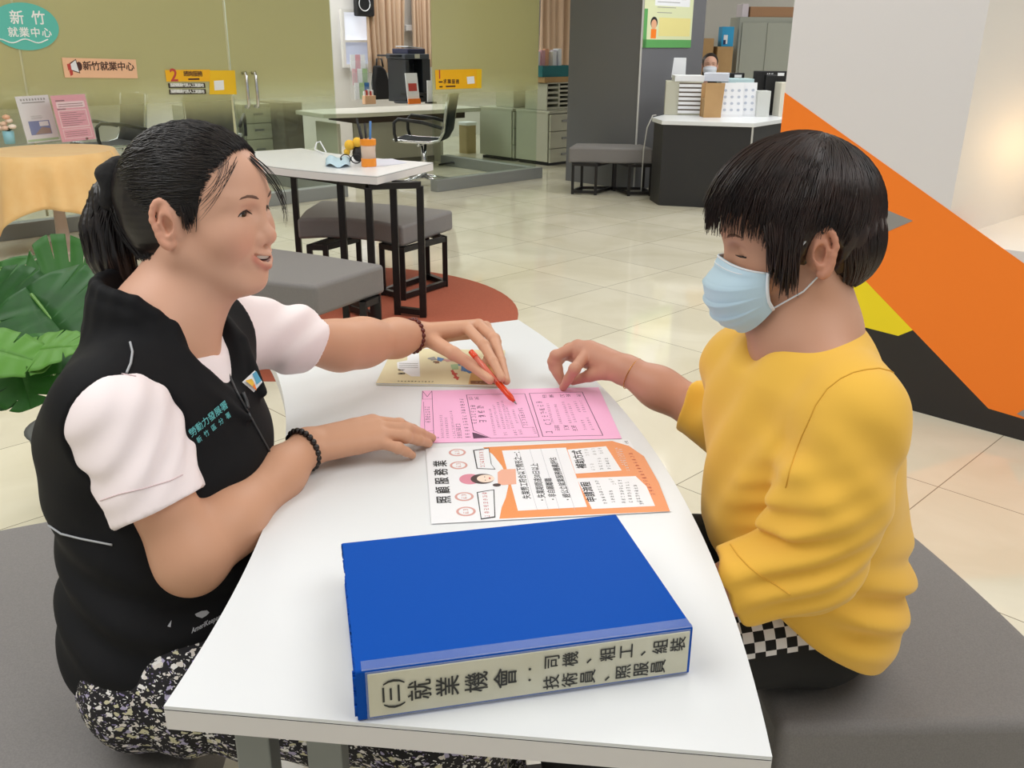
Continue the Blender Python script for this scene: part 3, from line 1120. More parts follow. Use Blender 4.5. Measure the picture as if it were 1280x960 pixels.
# brochure rack
m_acr = mat('clear_acrylic', (235, 238, 240), .08, alpha=.10)
m_blue = mat('blue_print', (70, 120, 180), .5)
m_pinkp = mat('pink_print', (226, 170, 180), .5)
m_greenp = mat('green_print', (170, 200, 150), .5)
M = at_desk(451, 128)
rk = empty('brochure_rack', M.translation, 'clear brochure rack with leaflets on the white office desk', 'rack')
mb = MB(m_acr).at(M)
for z in (.0, .17, .32):
    mb.box((0, .05 + z * .2, z + .08), (.24, .006, .16))
mb.box((-.12, .08, .24), (.006, .14, .48)); mb.box((.12, .08, .24), (.006, .14, .48))
mb.build('holder', rk)
mb = MB(m_paper, m_blue, m_pinkp, m_greenp).at(M)
rr = random.Random(3)
for r in range(3):
    for k in range(3):
        mb.use([m_paper, m_blue, m_pinkp, m_greenp, m_paper][(r * 2 + k * 3) % 5]).box((-.075 + k * .075, .075 + r * .035, .11 + r * .17), (.066, .012, .20))
lf = mb.build('leaflet', rk)
# cup of small cards in front of the rack
M = at_desk(456, 133)
cp = empty('card_box', M.translation, 'small peach box of cards in front of the brochure rack', 'box')
MB(m_peach).at(M).box((0, 0, .05), (.15, .07, .10)).build('tray', cp, bevel=.004)
mb = MB(m_paper, m_red).at(M)
for k in range(5):
    mb.use([m_paper, m_red][k % 2]).box((-.055 + k * .027, .01, .10), (.018, .03, .10 + .02 * (k % 3)))
mb.build('card', cp)
# black bag
M = at_desk(485, 128)
bg = empty('black_bag', M.translation, 'black cloth bag standing on the desk before the beige curtain', 'bag')
mb = MB(mat('black_cloth', (26, 24, 25), .8))
mb.at(M).prism([(-.11, 0), (.13, 0), (.12, .18), (.07, .36), (.0, .42), (-.08, .42), (-.12, .2)], -.05, .05, Matrix.Translation((0, .28, 0)) @ Matrix.Rotation(math.radians(90), 4, 'X'))
mb.build('bag_body', bg, bevel=.025, seg=3, angle=60)
MB(m_black).at(M).tube([(-.05, .28, .40), (-.04, .28, .50), (.03, .28, .50), (.05, .28, .40)], .012, 8).build('strap', bg, smooth=True)
# copier
M = at_desk(519, 130)
M = M @ Matrix.Translation((0, .25, 0))
pr = empty('copier', M.translation, 'black desktop copier with papers on its lid behind the doorway', 'printer')
m_dark = mat('copier_black', (40, 44, 50), .4)
m_dark2 = mat('copier_dark_grey', (66, 72, 80), .4)
mb = MB(m_dark).at(M)
mb.box((-.14, 0, .26), (.05, .42, .50)); mb.box((.14, 0, .26), (.12, .42, .50)); mb.box((.0, .1, .26), (.3, .22, .50)); mb.box((0, 0, .03), (.34, .42, .06))
mb.build('body', pr, bevel=.006)
MB(m_dark2).at(M).box((0, 0, .54), (.36, .44, .06)).build('scanner_unit', pr, bevel=.008)
MB(mat('navy_lid', (40, 44, 74), .4)).at(M).box((.02, 0, .60), (.26, .36, .06)).build('document_feeder', pr, bevel=.008)
MB(m_dark).at(M).box((-.25, 0, .55), (.20, .30, .02)).build('side_tray', pr)
MB(mat('pale_panel', (200, 198, 180), .5)).at(M).box((.0, -.223, .545), (.07, .006, .05)).build('display', pr)
MB(m_black).at(M).box((-.02, -.2, .10), (.3, .22, .03)).build('output_tray', pr)
M2 = M @ Matrix.Translation((.03, 0, .642))
pp = MB(m_paper).at(M2 @ Matrix.Rotation(.08, 4, 'Y')).box((0, 0, .005), (.22, .28, .01))
tag(pp.build('paper_stack'), 'loose white papers lying on the black copier lid', 'paper')
# small leaflet stand on the desk
M = at_desk(512, 132)
ls = empty('leaflet_stand', M.translation, 'leaflet stand with an orange foot in front of the black copier', 'stand')
MB(m_paper).at(M @ Matrix.Rotation(-.15, 4, 'X')).box((0, 0, .19), (.17, .012, .34)).build('leaflet', ls)
MB(m_orange).at(M @ Matrix.Rotation(-.15, 4, 'X')).box((0, -.01, .03), (.17, .03, .06)).build('foot', ls)
MB(m_red).at(M @ Matrix.Rotation(-.15, 4, 'X')).rect(-.06, .15, .06, .24, .008, .001, Matrix.Rotation(math.radians(90), 4, 'X')).build('print', ls)
# dark round tray under it
M = at_desk(500, 131)
tr = MB(m_dark).at(M).lathe([(.12, 0), (.13, .012), (.12, .02), (.0, .02)], 32)
tag(tr.build('round_tray'), 'dark round tray on the desk beneath the leaflet stand', 'tray')
# second leaflet at the right, at the screen's edge
M = at_desk(533, 131)
l2 = empty('leaflet_stand', M.translation, 'white leaflet stand beside the screen edge, above the chair back', 'stand')
MB(m_paper).at(M).box((0, 0, .14), (.10, .012, .26)).build('leaflet', l2)
MB(m_black).at(M).box((0, .0, .01), (.12, .08, .02)).build('foot', l2)

# ---- black mesh chair with chrome frame
cb = U(527, 232, 0)
ch = empty('office_chair', cb, 'black mesh office chair with chrome frame by the right glass screen', 'chair')
m_mesh = mat('black_mesh', (26, 32, 36), .8, spec=.2)
Mc = Matrix.Translation(cb) @ RZ(math.radians(172))     # local +x = the way the chair faces
def chair_parts(Mc, root, meshm):
    side = [(.24, .44), (.10, .425), (-.10, .42), (-.20, .44), (-.245, .52), (-.27, .70), (-.30, .86)]
    rows = [[(x, y, z) for y in (-.21, -.1, 0, .1, .21)] for x, z in side[:4]]
    MB(meshm).at(Mc).sheet(rows).build('seat', root, smooth=True, solid=.02)
    rows = [[(x - .01 * math.cos(y * 7), y, z) for y in (-.21, -.1, 0, .1, .21)] for x, z in side[3:]]
    MB(meshm).at(Mc).sheet(rows).build('backrest', root, smooth=True, solid=.02)
    mb = MB(m_chrome).at(Mc)
    for y in (-.22, .22):
        mb.tube([(x, y, z) for x, z in side], .014, 8)
    mb.tube([(.24, -.22, .44), (.24, .22, .44)], .012, 8)
    mb.tube([(-.3, -.22, .86), (-.3, .22, .86)], .012, 8)
    mb.tube([(0, -.22, .40), (0, .22, .40)], .02, 8)
    mb.build('side_frame', root, smooth=True)
    for y in (-.26, .26):
        MB(m_black).at(Mc).tube([(.20, y, .43), (.22, y, .50), (.22, y, .60), (.18, y, .635), (-.05, y, .61), (-.24, y, .56)], .016, 8).build('armrest', root, smooth=True)
    mb = MB(m_chrome).at(Mc)
    mb.tube([(0, 0, .06), (0, 0, .41)], .028, 12)
    mb.build('column', root, smooth=True)
    mb = MB(m_chrome).at(Mc)
    for k in range(4):
        a = math.radians(45 + 90 * k)
        mb.tube([(0, 0, .08), (.28 * math.cos(a), .28 * math.sin(a), .035)], [.022, .014], 8)
        mb.ball((.28 * math.cos(a), .28 * math.sin(a), .02), .02, 10)
    mb.build('base', root, smooth=True)
chair_parts(Mc, ch, m_mesh)
# chair inside the left office, behind the frosted glass
cb2 = U(196, 262, 0) + NN * .9
ch2 = empty('office_chair', cb2, 'dark office chair in the left office, behind the peach-clothed table', 'chair')
chair_parts(Matrix.Translation(cb2) @ RZ(math.radians(230)), ch2, mat('dark_grey_mesh', (58, 56, 54), .6))
cb3 = U(298, 240, 0) + NN * .4
ch3 = empty('office_chair', cb3, 'grey office chair seen through the glass just below the door handle', 'chair')
chair_parts(Matrix.Translation(cb3) @ RZ(math.radians(100)), ch3, mat('grey_mesh', (96, 94, 90), .6))
# left office desk with monitor
dq = U(140, 240, 0) + NN * 1.1
Mo = frame_m((dq.x, dq.y, 0), UU, NN)
od = empty('office_desk', (dq.x, dq.y, 0), 'dark-topped desk inside the left office, behind the frosted glass', 'desk')
MB(mat('dark_top', (58, 52, 46), .5)).at(Mo).box((-.2, .3, .70), (2.2, .7, .06)).build('desktop', od, bevel=.004)
MB(mat('pale_panel2', (186, 186, 170), .6)).at(Mo).box((-.2, .5, .34), (2.1, .03, .66)).build('front_panel', od)
mn = Mo @ Vector((.62, .25, .73))
mo = empty('monitor', mn, 'dark monitor blurred behind the frosted glass of the left office', 'monitor')
Mm = Matrix.Translation(mn) @ frame_m((0, 0, 0), UU, NN)
MB(m_black).at(Mm).box((0, 0, .27), (.56, .04, .34)).build('screen', mo, bevel=.005)
MB(m_black).at(Mm).box((0, .02, .06), (.06, .04, .12)).build('stand', mo)
MB(m_black).at(Mm).box((0, 0, .008), (.24, .18, .016)).build('base', mo)

# ---- low cabinets beside the right screen
def handle_boxes(root, parent, M, c, w=.09):
    return MB(m_steel).at(M).box(c, (w, .02, .022)).build('handle', parent)
K = U(681, 207, 0)
KZ = UP(681, 139, K, NN).z
def pedestal(o, ang, w, d, h, label, drawers, group='low metal pedestals by the right glass screen'):
    """front face along +x (w), depth along +y"""
    root = empty('drawer_pedestal', o, label, 'cabinet', group)
    M = Matrix.Translation((o[0], o[1], 0)) @ RZ(ang)
    mb = MB(m_cream).at(M)
    mb.box((w / 2, d / 2 + .01, h / 2 + .02), (w, d - .02, h - .04))
    mb.build('carcass', root, bevel=.004)
    MB(m_black).at(M).box((w / 2, d / 2, .015), (w - .04, d - .06, .03)).build('plinth', root)
    MB(m_cream).at(M).box((w / 2, d / 2, h - .01), (w + .01, d + .01, .025)).build('top', root, bevel=.003)
    z = h - .03
    for dh in drawers:
        dr = MB(m_cream).at(M).box((w / 2, -.002, z - dh / 2), (w - .02, .02, dh - .008)).build('drawer', root, bevel=.003)
        MB(m_steel).at(M).box((w / 2, -.018, z - dh * .42), (.11, .016, .022)).build('handle', dr, bevel=.003)
        z -= dh
    return root
h = KZ
wK = (U(708, 201, 0) - K).length
pedestal(K, A45, wK, .52, h, 'three-drawer cream pedestal below the slotted tray units', (.19 * h / .6, .19 * h / .6, h - .06 - .38 * h / .6))
p2 = K + NN * .58
pedestal(p2, A45, wK, .56, h, 'cream pedestal seen end-on through the right screen, nearest the beige bin', (.19 * h / .6, .19 * h / .6, h - .06 - .38 * h / .6))
# slotted file trays on the pedestal
def tray_unit(M, w, d, h, n, label, group, mt=None, face=None):
    root = empty('file_tray', M.translation, label, 'file tray', group)
    mt = mt or m_cream
    mb = MB(mt).at(M)
    t = .012
    mb.box((-w / 2 + t / 2, 0, h / 2), (t, d, h)); mb.box((w / 2 - t / 2, 0, h / 2), (t, d, h))
    mb.box((0, 0, h - t / 2), (w, d, t)); mb.box((0, 0, t / 2), (w, d, t)); mb.box((0, d / 2 - t / 2, h / 2), (w, t, h))
    mb.build('case', root)
    for k in range(n):
        z = t + (h - 2 * t) * (k + .28) / n
        MB(face or mt).at(M).box((0, -d / 2 + d * .47, z), (w - 2 * t, d * .92, (h - 2 * t) / n * .42)).build('tray', root)
    return root
MU = Matrix.Translation((K.x, K.y, h)) @ RZ(A45)
th = UP(690, 103, K, NN).z - h
tray_unit(MU @ Matrix.Translation((.13 * wK / .5 + .02, .26, 0)), .2 * wK / .5, .34, th, 5, 'pale slotted tray unit on the pedestal, beside the glass edge', 'slotted tray units')
tray_unit(MU @ Matrix.Translation((.36 * wK / .5 + .01, .26, 0)), .24 * wK / .5, .34, th, 6, 'pale slotted tray unit on the pedestal, beside the grey column', 'slotted tray units')
MT = MU @ Matrix.Translation((wK * .48, .26, th))
bt = MB(m_card).at(MT).box((0, 0, .03), (wK * .9, .33, .06)).build('flat_box', bevel=.004)
tag(bt, 'flat beige box lying on the slotted tray units', 'box')
MT = MT @ Matrix.Translation((0, 0, .06))
tb_ = MB(mat('teal_box', (20, 112, 118), .5)).at(MT)
tb_.box((0, -.14, .06), (wK * .92, .012, .12)); tb_.box((0, .14, .06), (wK * .92, .012, .12)); tb_.box((-wK * .455, 0, .06), (.012, .28, .12)); tb_.box((wK * .455, 0, .06), (.012, .28, .12)); tb_.box((0, 0, .006), (wK * .9, .27, .012))
tag(tb_.build('teal_crate'), 'teal crate full of papers beside the grey column', 'crate')
rr = random.Random(5)
for k in range(6):
    mk = [m_paper, m_pinkp, mat('peach_paper', (236, 176, 140), .6), m_paper, mat('lilac_paper', (214, 208, 222), .6), m_paper][k]
    mb = MB(mk).at(MT @ Matrix.Translation((-wK * .36 + k * wK * .144, rr.uniform(-.03, .03), .016)) @ Matrix.Rotation(rr.uniform(-.03, .03), 4, 'Y'))
    mb.box((0, 0, .13), (wK * .115, .05 + .03 * (k % 2), .24 + .03 * (k % 3)))
    tag(mb.build('paper_bundle', bevel=.003), ('white paper bundle at the glass end of the teal crate', 'pink paper bundle second from the glass in the teal crate', 'peach paper bundle in the middle of the teal crate', 'tall white paper bundle right of the peach one in the teal crate', 'lilac paper bundle in the teal crate', 'white paper bundle at the column end of the teal crate')[k], 'papers', 'papers in the teal crate')
MT2 = MT @ Matrix.Translation((.06, .16, .0))
tray_unit(Matrix.Translation((K + UU * (wK * .6) + NN * .82)) @ Matrix.Translation((0, 0, 1.06)) @ RZ(A45), .30, .30, .13, 3, 'white letter tray on top of the shelf behind the teal crate', None, m_paper)
sh_ = MB(m_cream).at(Matrix.Translation((K + UU * (wK * .6) + NN * .82)) @ RZ(A45)).box((0, 0, (h + 1.06) / 2 + .002), (.40, .30, 1.06 - h - .004)).build('file_chest', bevel=.004)
tag(sh_, 'narrow cream file chest behind the teal crate and trays', 'cabinet')
# beige bin
bp_ = U(580, 192, 0)
bi = empty('waste_bin', bp_, 'beige waste bin with a white liner under the desk end', 'bin')
MB(mat('beige_bin', (176, 156, 112), .6)).at(Matrix.Translation(bp_) @ RZ(A45)).prism(rrect(-.08, -.08, .08, .08, .02), 0, .36).build('bin_body', bi)
MB(m_paper).at(Matrix.Translation(bp_) @ RZ(A45)).prism(rrect(-.09, -.09, .09, .09, .025), .34, .38).build('liner', bi, bevel=.008)
# in left office: drawer pedestal and grey cabinet seen through the door
kq = U(372, 222, 0) + NN * .9
ph = .56
pedestal(U(352, 222, 0) + NN * .75, A45, .34, .5, .66, 'grey-green drawer pedestal seen through the glass door', (.17, .17, .26))
cq = U(312, 229, 0) + NN * .85
cbn = MB(m_greygreen).at(Matrix.Translation((cq.x, cq.y, 0)) @ RZ(A45)).box((.12, .25, .33), (.50, .5, .66)).build('low_cabinet', bevel=.004)
tag(cbn, 'plain grey-green low cabinet behind the door handle', 'cabinet')
cq = U(404, 222, 0) + NN * .8
cbn = MB(mat('brown_grey', (112, 104, 92), .5)).at(Matrix.Translation((cq.x, cq.y, 0)) @ RZ(A45)).box((.15, .25, .34), (.24, .5, .68)).build('low_cabinet', bevel=.004)
tag(cbn, 'brown-grey low cabinet at the corner of the left glass room', 'cabinet')
# cables and adapters on the floor inside the right screen
q = U(590, 208, 0)
mb = MB(m_paper); mb.box((q.x, q.y, .02), (.16, .07, .04), None)
tag(mb.build('power_strip', bevel=.006), 'white power strip on the floor behind the right screen kerb', 'power strip')
q2 = U(566, 210, 0)
mb = MB(m_black)
mb.tube([(q2.x - .2, q2.y + .1, .012), (q2.x - .05, q2.y, .05), (q2.x + .1, q2.y + .05, .012), (q2.x + .22, q2.y - .05, .03), (q.x - .08, q.y, .02)], .012, 6)
tag(mb.build('power_cable', smooth=True), 'black cable coiled on the floor beside the power strip', 'cable')

# ---- upholstered bench in front of the column
def bench(poly, z0, z1, legs, label, root_name='bench', legm=None, lw=.025, group='grey upholstered benches', zb=0.0):
    c = [sum(p[0] for p in poly) / len(poly), sum(p[1] for p in poly) / len(poly)]
    root = empty(root_name, (c[0], c[1], 0), label, 'bench', group)
    mb = MB(m_fabric)
    mb.prism(poly, z0, z1)
    mb.build('cushion', root, bevel=.018, seg=4, angle=50)
    lm = legm or m_blackmetal
    for fr in legs:
        mb = MB(lm)
        n = len(fr)
        for p in fr:
            mb.box((p[0], p[1], (z0 + zb) / 2), (lw, lw, z0 - zb))
        for i in range(n):
            p, q = Vector(fr[i]), Vector(fr[(i + 1) % n])
            mb.bar((p.x, p.y, lw / 2 + .012), (q.x, q.y, lw / 2 + .012), lw)
            mb.bar((p.x, p.y, z0 - lw / 2), (q.x, q.y, z0 - lw / 2), lw)
        mb.build('leg_frame', root)
    return root
g0, g1 = U(709, 242, 0), U(811, 242, 0)
zt = .425
A_, B_, C_, D_ = U(706, 183, zt), U(812, 183, zt), U(797, 177.5, zt), U(715, 177.5, zt)
bench([(A_.x, A_.y), (B_.x, B_.y), (C_.x, C_.y), (D_.x, D_.y)], .285, zt,
      [[(g0.x + .02, g0.y + .03), (g0.x + .23, g0.y - .02), (g0.x + .42, g0.y + .28), (g0.x + .12, g0.y + .26)],
       [(g1.x - .22, g1.y - .02), (g1.x - .02, g1.y + .0), (g1.x - .05, g1.y + .28), (g1.x - .32, g1.y + .28)]],
      'grey upholstered bench with dark legs in front of the grey column')

# ---- reception counter
CT = .715
P_ = [U(810, 144, CT), U(822, 147.5, CT), U(938, 149, CT), U(981, 142, CT)]
cpoly = [(P_[0].x, P_[0].y), (P_[1].x, P_[1].y), (P_[2].x, P_[2].y), (P_[3].x, P_[3].y), (P_[3].x + .05, P_[3].y + .55), (P_[2].x - .2, P_[2].y + .75), (P_[0].x + .28, P_[0].y + .62)]
ctr = empty('reception_counter', (P_[1].x, P_[1].y, 0), 'black reception counter with a white top beside the grey column', 'counter')
mb = MB(m_lam); mb.prism(cpoly, CT - .035, CT); mb.build('countertop', ctr, bevel=.004)
cc = Vector((sum(p[0] for p in cpoly) / 7, sum(p[1] for p in cpoly) / 7))
ins = [tuple(Vector(p).lerp(cc, .035)) for p in cpoly]
mb = MB(mat('counter_black', (36, 35, 36), .5)); mb.prism(ins, 0, CT - .035); mb.build('front', ctr)
e0 = ins[2]
mb = MB(m_seamline); mb.box((e0[0], e0[1] - .002, (CT - .03) / 2), (.014, .014, CT - .04)); mb.build('corner_strip', ctr)
def onC(px, py, rz=0.0):
    return Matrix.Translation(U(px, py, CT)) @ RZ(rz)
pm = 1150 / 8.4
def W_(n): return n / pm
# drawer organiser
M = onC(852, 141, math.radians(-8)) @ Matrix.Translation((.0, .16, 0))
org = empty('drawer_organiser', M.translation, 'cream desktop organiser with seven drawers on the white counter', 'organiser')
mb = MB(m_cream).at(M); mb.box((-.03, .02, .145), (.33, .28, .29)); mb.build('case', org, bevel=.004)
for k in range(7):
    d = MB(m_paper).at(M).box((.03, -.125, .03 + k * .0375), (.21, .02, .024)).build('drawer', org)
    MB(mat('slot_brown', (96, 84, 72), .6)).at(M).box((.03, -.1225, .03 + k * .0375 + .017), (.21, .016, .012)).build('slot', d)
def boxy(name, M, size, m, label, cat, bevel=.003, group=None):
    o = MB(m).at(M).box((0, 0, size[2] / 2), size).build(name, bevel=bevel)
    return tag(o, label, cat, group)
MO = M @ Matrix.Translation((0, .02, .29))
boxy('paper_stack', MO @ Matrix.Translation((.0, -.02, 0)) @ RZ(.1), (.26, .24, .05), m_paper, 'stack of white paper on the cream drawer organiser', 'paper')
boxy('paper_stack', MO @ Matrix.Translation((.26, .06, .0)) @ RZ(-.1), (.22, .22, .07), mat('blue_white_paper', (222, 226, 238), .6), 'white paper pile right of the organiser, below the masked clerk', 'paper')
M = onC(843, 137) @ Matrix.Translation((-.02, .26, .30))
boxy('sign_card', M @ Matrix.Rotation(-.1, 4, 'X'), (.21, .008, .18), m_paper, 'blank white card standing behind the drawer organiser', 'card')
# brown document holder
M = onC(885, 143, .05)
bh = MB(m_card).at(M)
bh.prism([(-.08, 0), (.07, 0), (.09, .29), (-.08, .29)], -.004, .004, Matrix.Translation((0, .0, 0)) @ Matrix.Rotation(math.radians(90), 4, 'X'))
bh.box((0, .06, .08), (.15, .12, .16)); bh.box((0, .14, .14), (.16, .008, .28))
tag(bh.build('document_holder'), 'brown cardboard document holder right of the organiser', 'holder')
# printed notices in clear stands
for i, (px, wd, lab) in enumerate(((908, .20, 'printed white notice stand right of the brown holder'), (925, .19, 'printed white notice stand left of the white file box'))):
    M = onC(px, 142 - i, -.04 * i) @ Matrix.Rotation(-.12, 4, 'X')
    ns = empty('notice_stand', M.translation, lab, 'notice', 'notice stands on the counter')
    MB(m_paper).at(M).box((0, 0, .145), (wd, .006, .29)).build('sheet', ns)
    mb = MB(mat('faint_print', (190, 196, 210), .6)).at(M @ Matrix.Translation((0, -.004, 0)) @ Matrix.Rotation(math.radians(90), 4, 'X'))
    for r in range(4):
        for k in range(3):
            mb.disc((-.06 + .06 * k, .06 + .055 * r), .014, .012, 0, .001, 10)
    mb.build('print', ns)
    MB(m_acr).at(M).box((0, .02, .01), (wd, .06, .02)).build('foot', ns)
M = onC(915, 139) @ Matrix.Translation((0, .16, .0))
boxy('paper_stack', M, (.3, .2, .31), mat('pale_teal_paper', (196, 222, 226), .6), 'tall pale stack of folders behind the notice stands', 'paper')
# monitors
def monitor(M, w, h_, label, zlift=.1, back=True):
    r = empty('monitor', M.translation, label, 'monitor', 'monitors on the counter')
    MB(m_black).at(M).box((0, 0, zlift + h_ / 2), (w, .035, h_)).build('screen', r, bevel=.006)
    MB(m_black).at(M).box((0, -.03, zlift * .5 + .08), (.10, .05, zlift + .16)).build('stand', r, bevel=.01)
    MB(m_black).at(M).box((0, -.02, .008), (.20, .16, .016)).build('base', r, bevel=.004)
    mb = MB(m_paper).at(M @ Matrix.Translation((0, -.0185, zlift + h_ - .03)) @ Matrix.Rotation(math.radians(90), 4, 'X'))
    mb.rect(w * .22, -.012, w * .42, .014, 0, .001); mb.text('ASUS', .028, Matrix.Translation((-w * .02, 0, .0)), .01)
    mb.build('sticker', r)
monitor(onC(957, 139, .05) @ Matrix.Translation((0, .12, 0)), .30, .19, 'black monitor seen from behind at the right end of the counter', .19)
monitor(onC(908, 138, .0) @ Matrix.Translation((0, .33, 0)), .34, .20, 'black monitor in front of the masked clerk, mostly hidden by papers', .15)
M = onC(947, 141, .12) @ Matrix.Translation((0, .05, 0))
boxy('file_box', M, (.12, .12, .22), mat('grey_white', (214, 216, 212), .5), 'small white file box left of the rear-facing monitor', 'box')
M = onC(972, 140, .1) @ Matrix.Translation((0, .05, 0))
boxy('file_box', M, (.09, .16, .29), mat('cream_white', (226, 220, 206), .5), 'tall cream file box at the right end of the counter', 'box')
# cable hanging from the counter's left end
pa, pb_ = U(812, 142, CT), U(803, 178, .4)
mb = MB(m_seamline)
mb.tube([(pa.x + .02, pa.y, CT + .006), (pa.x - .01, pa.y - .005, CT + .004), (pa.x - .055, pa.y - .01, CT - .10), (pa.x - .075, pa.y, CT - .30), (pa.x - .07, pa.y + .05, .02)], .006, 6)
tag(mb.build('white_cable', smooth=True), 'thin white cable hanging from the left end of the counter', 'cable')

# ---- things behind the counter
def wall_y(px, py, y):
    return UP(px, py, (0, y, 0), (0, 1, 0))
def ybox(name, px0, py0, px1, py1, y, depth, m, label, cat, bevel=.004, z0=None):
    a, b = wall_y(px0, py1, y), wall_y(px1, py0, y)
    z0 = a.z if z0 is None else z0
    o = MB(m).box(((a.x + b.x) / 2, y + depth / 2, (z0 + b.z) / 2), (b.x - a.x, depth, b.z - z0)).build(name, bevel=bevel)
    return tag(o, label, cat)
a, b = wall_y(912, 100, 11.4), wall_y(996, 16, 11.4)
cbt = empty('storage_cabinet', (a.x, 11.4, 0), 'tall grey sliding-door cabinet behind the counter', 'cabinet')
mb = MB(m_greygreen)
mb.box(((a.x + b.x) / 2, 11.65, b.z / 2), (b.x - a.x, .5, b.z)); mb.build('carcass', cbt, bevel=.006)
mid = (a.x + b.x) / 2
for x0, x1, yy in ((a.x + .03, mid + .04, 11.385), (mid - .04, b.x - .03, 11.37)):
    d = MB(m_greygreen).box(((x0 + x1) / 2, yy, b.z / 2), (x1 - x0, .012, b.z - .12)).build('sliding_door', cbt, bevel=.003)
    MB(m_steel).box((x0 + .06 if x0 > mid - .1 else x1 - .08, yy - .008, b.z * .55), (.03, .006, .08)).build('handle', d)
zt_ = b.z
ybox('cardboard_box', 930, 3, 994, 14.5, 11.42, .4, mat('cardboard_red', (172, 130, 96), .75), 'long brown carton on top of the grey cabinet', 'box', z0=zt_)
ybox('paper_stack', 920, 0, 929, 14.5, 11.45, .3, mat('lilac_white', (224, 214, 222), .6), 'pale stack beside the long carton on the grey cabinet', 'paper', z0=zt_)
ybox('cardboard_box', 859, 44, 886, 110, 11.3, .4, m_card, 'tall cardboard carton against the white wall behind the clerk', 'box', z0=0)
ybox('cardboard_box', 887, 54, 910, 110, 11.25, .4, m_card, 'cardboard carton under the bright blue pack', 'box', z0=0)
a2 = wall_y(898, 54, 11.25)
bpk = ybox('blue_pack', 894.5, 29, 911, 54, 11.3, .2, mat('blue_pack', (40, 160, 214), .5), 'bright blue plastic pack standing on a carton', 'pack')
pk0, pk1 = wall_y(896, 52, 11.298), wall_y(904, 38, 11.298)
mb = MB(m_paper, mat('navy_print', (30, 40, 90), .5))
mb.use(m_paper).box(((pk0.x + pk1.x) / 2, 11.296, (pk0.z + pk1.z) / 2), (abs(pk1.x - pk0.x) * .7, .004, (pk1.z - pk0.z) * .8))
mb.use(MATS['navy_print']).box(((pk0.x + pk1.x) / 2 - .01, 11.294, (pk0.z + pk1.z) / 2 - .03), (abs(pk1.x - pk0.x) * .4, .004, (pk1.z - pk0.z) * .4))
mb.build('printed_panel', bpk)
# white post and pale edge by the pillar
mb = MB(m_white); q = wall_y(856, 60, 9.9)
mb.box((q.x + .02, 9.95, 1.45), (.06, .06, 2.9)); struct(mb.build('trim_2'))

# ---- poster on the column
PCN = Vector((S2, -S2, 0))
def onCol(px, py): return UP(px, py, Vector((cx0.x, cx0.y, 0)) + PCN * .004, PCN)
c = onCol(826, 20); M = frame_m(c, UU, (0, 0, 1))
def pxy(px, py): return local_xy(M, onCol(px, py))
def pposter():
    m_pg = mat('poster_pale_green', (226, 230, 186), .4)
    m_pg2 = mat('poster_green', (96, 168, 92), .4)
    m_pg3 = mat('poster_yellow', (238, 226, 150), .4)
    mb = MB(m_pg).at(M)
    x0, y0 = pxy(796, 57); x1, y1 = pxy(856, 56)
    y1 = pxy(826, -30)[1]
    mb.rect(x0, y0, x1, y1, 0, .004)
    po_ = tag(mb.build('wall_poster'), 'pale green poster with a small cartoon woman on the grey column', 'poster')
    mb = MB(m_pg2, m_pg3, m_paper, mat('skin_print', (236, 178, 140), .5), m_ink, mat('mauve_print', (150, 120, 120), .5), m_orange).at(M)
    w = x1 - x0
    mb.use(m_pg2).rect(x0, y0, x1, y0 + .07, .004, .0004); mb.rect(x0, y0, x0 + .05, y0 + .33, .004, .0004)
    mb.use(m_pg3).rect(x0 + .3 * w, y0 + .10, x1 - .03, y0 + .26, .004, .0004)
    mb.use(m_paper).disc((x0 + .5 * w, y0 + .55), .14, .10, .004, .0004); mb.rect(x0 + .2 * w, y0 + .36, x1 - .06, y0 + .45, .004, .0004)
    mb.use(MATS['mauve_print']).rect(x1 - .2, y0 + .42, x1 - .12, y0 + .48, .0045, .0004)
    for k in range(5):
        mb.use(m_greyp).rect(x0 + .25 * w, y0 + .30 + k * .045, x0 + (.55 + .08 * (k % 3)) * w, y0 + .305 + k * .045, .0045, .0004)
    fx, fy = x0 + .2 * w, y0 + .18
    mb.use(m_ink).disc((fx, fy + .035), .052, .05, .0046, .0004)
    mb.use(MATS['skin_print']).disc((fx, fy + .02), .04, .042, .005, .0004)
    mb.use(m_orange).rect(fx - .04, fy - .10, fx + .04, fy - .02, .0046, .0004)
    mb.build('print', po_)
pposter()
# ------------------------------------------------------------------ tables, benches and what lies on them
TZ = .73
def rect_from_px(pts, z):
    """page frame from image corners TL, TR, BR, BL: best rectangle, returns centre, dir left->right, dir bottom->top, w, h"""
    a, b, c, d = [U(*p, z) for p in pts]
    ctr = (a + b + c + d) / 4
    ex = ((b - a) + (c - d)) / 2
    ey = ((a - d) + (b - c)) / 2
    w, h = ex.length, ey.length
    ex.normalize()
    ey = (ey.normalized() - ex * ex.dot(ey.normalized())).normalized()
    return ctr, ex, ey, w, h

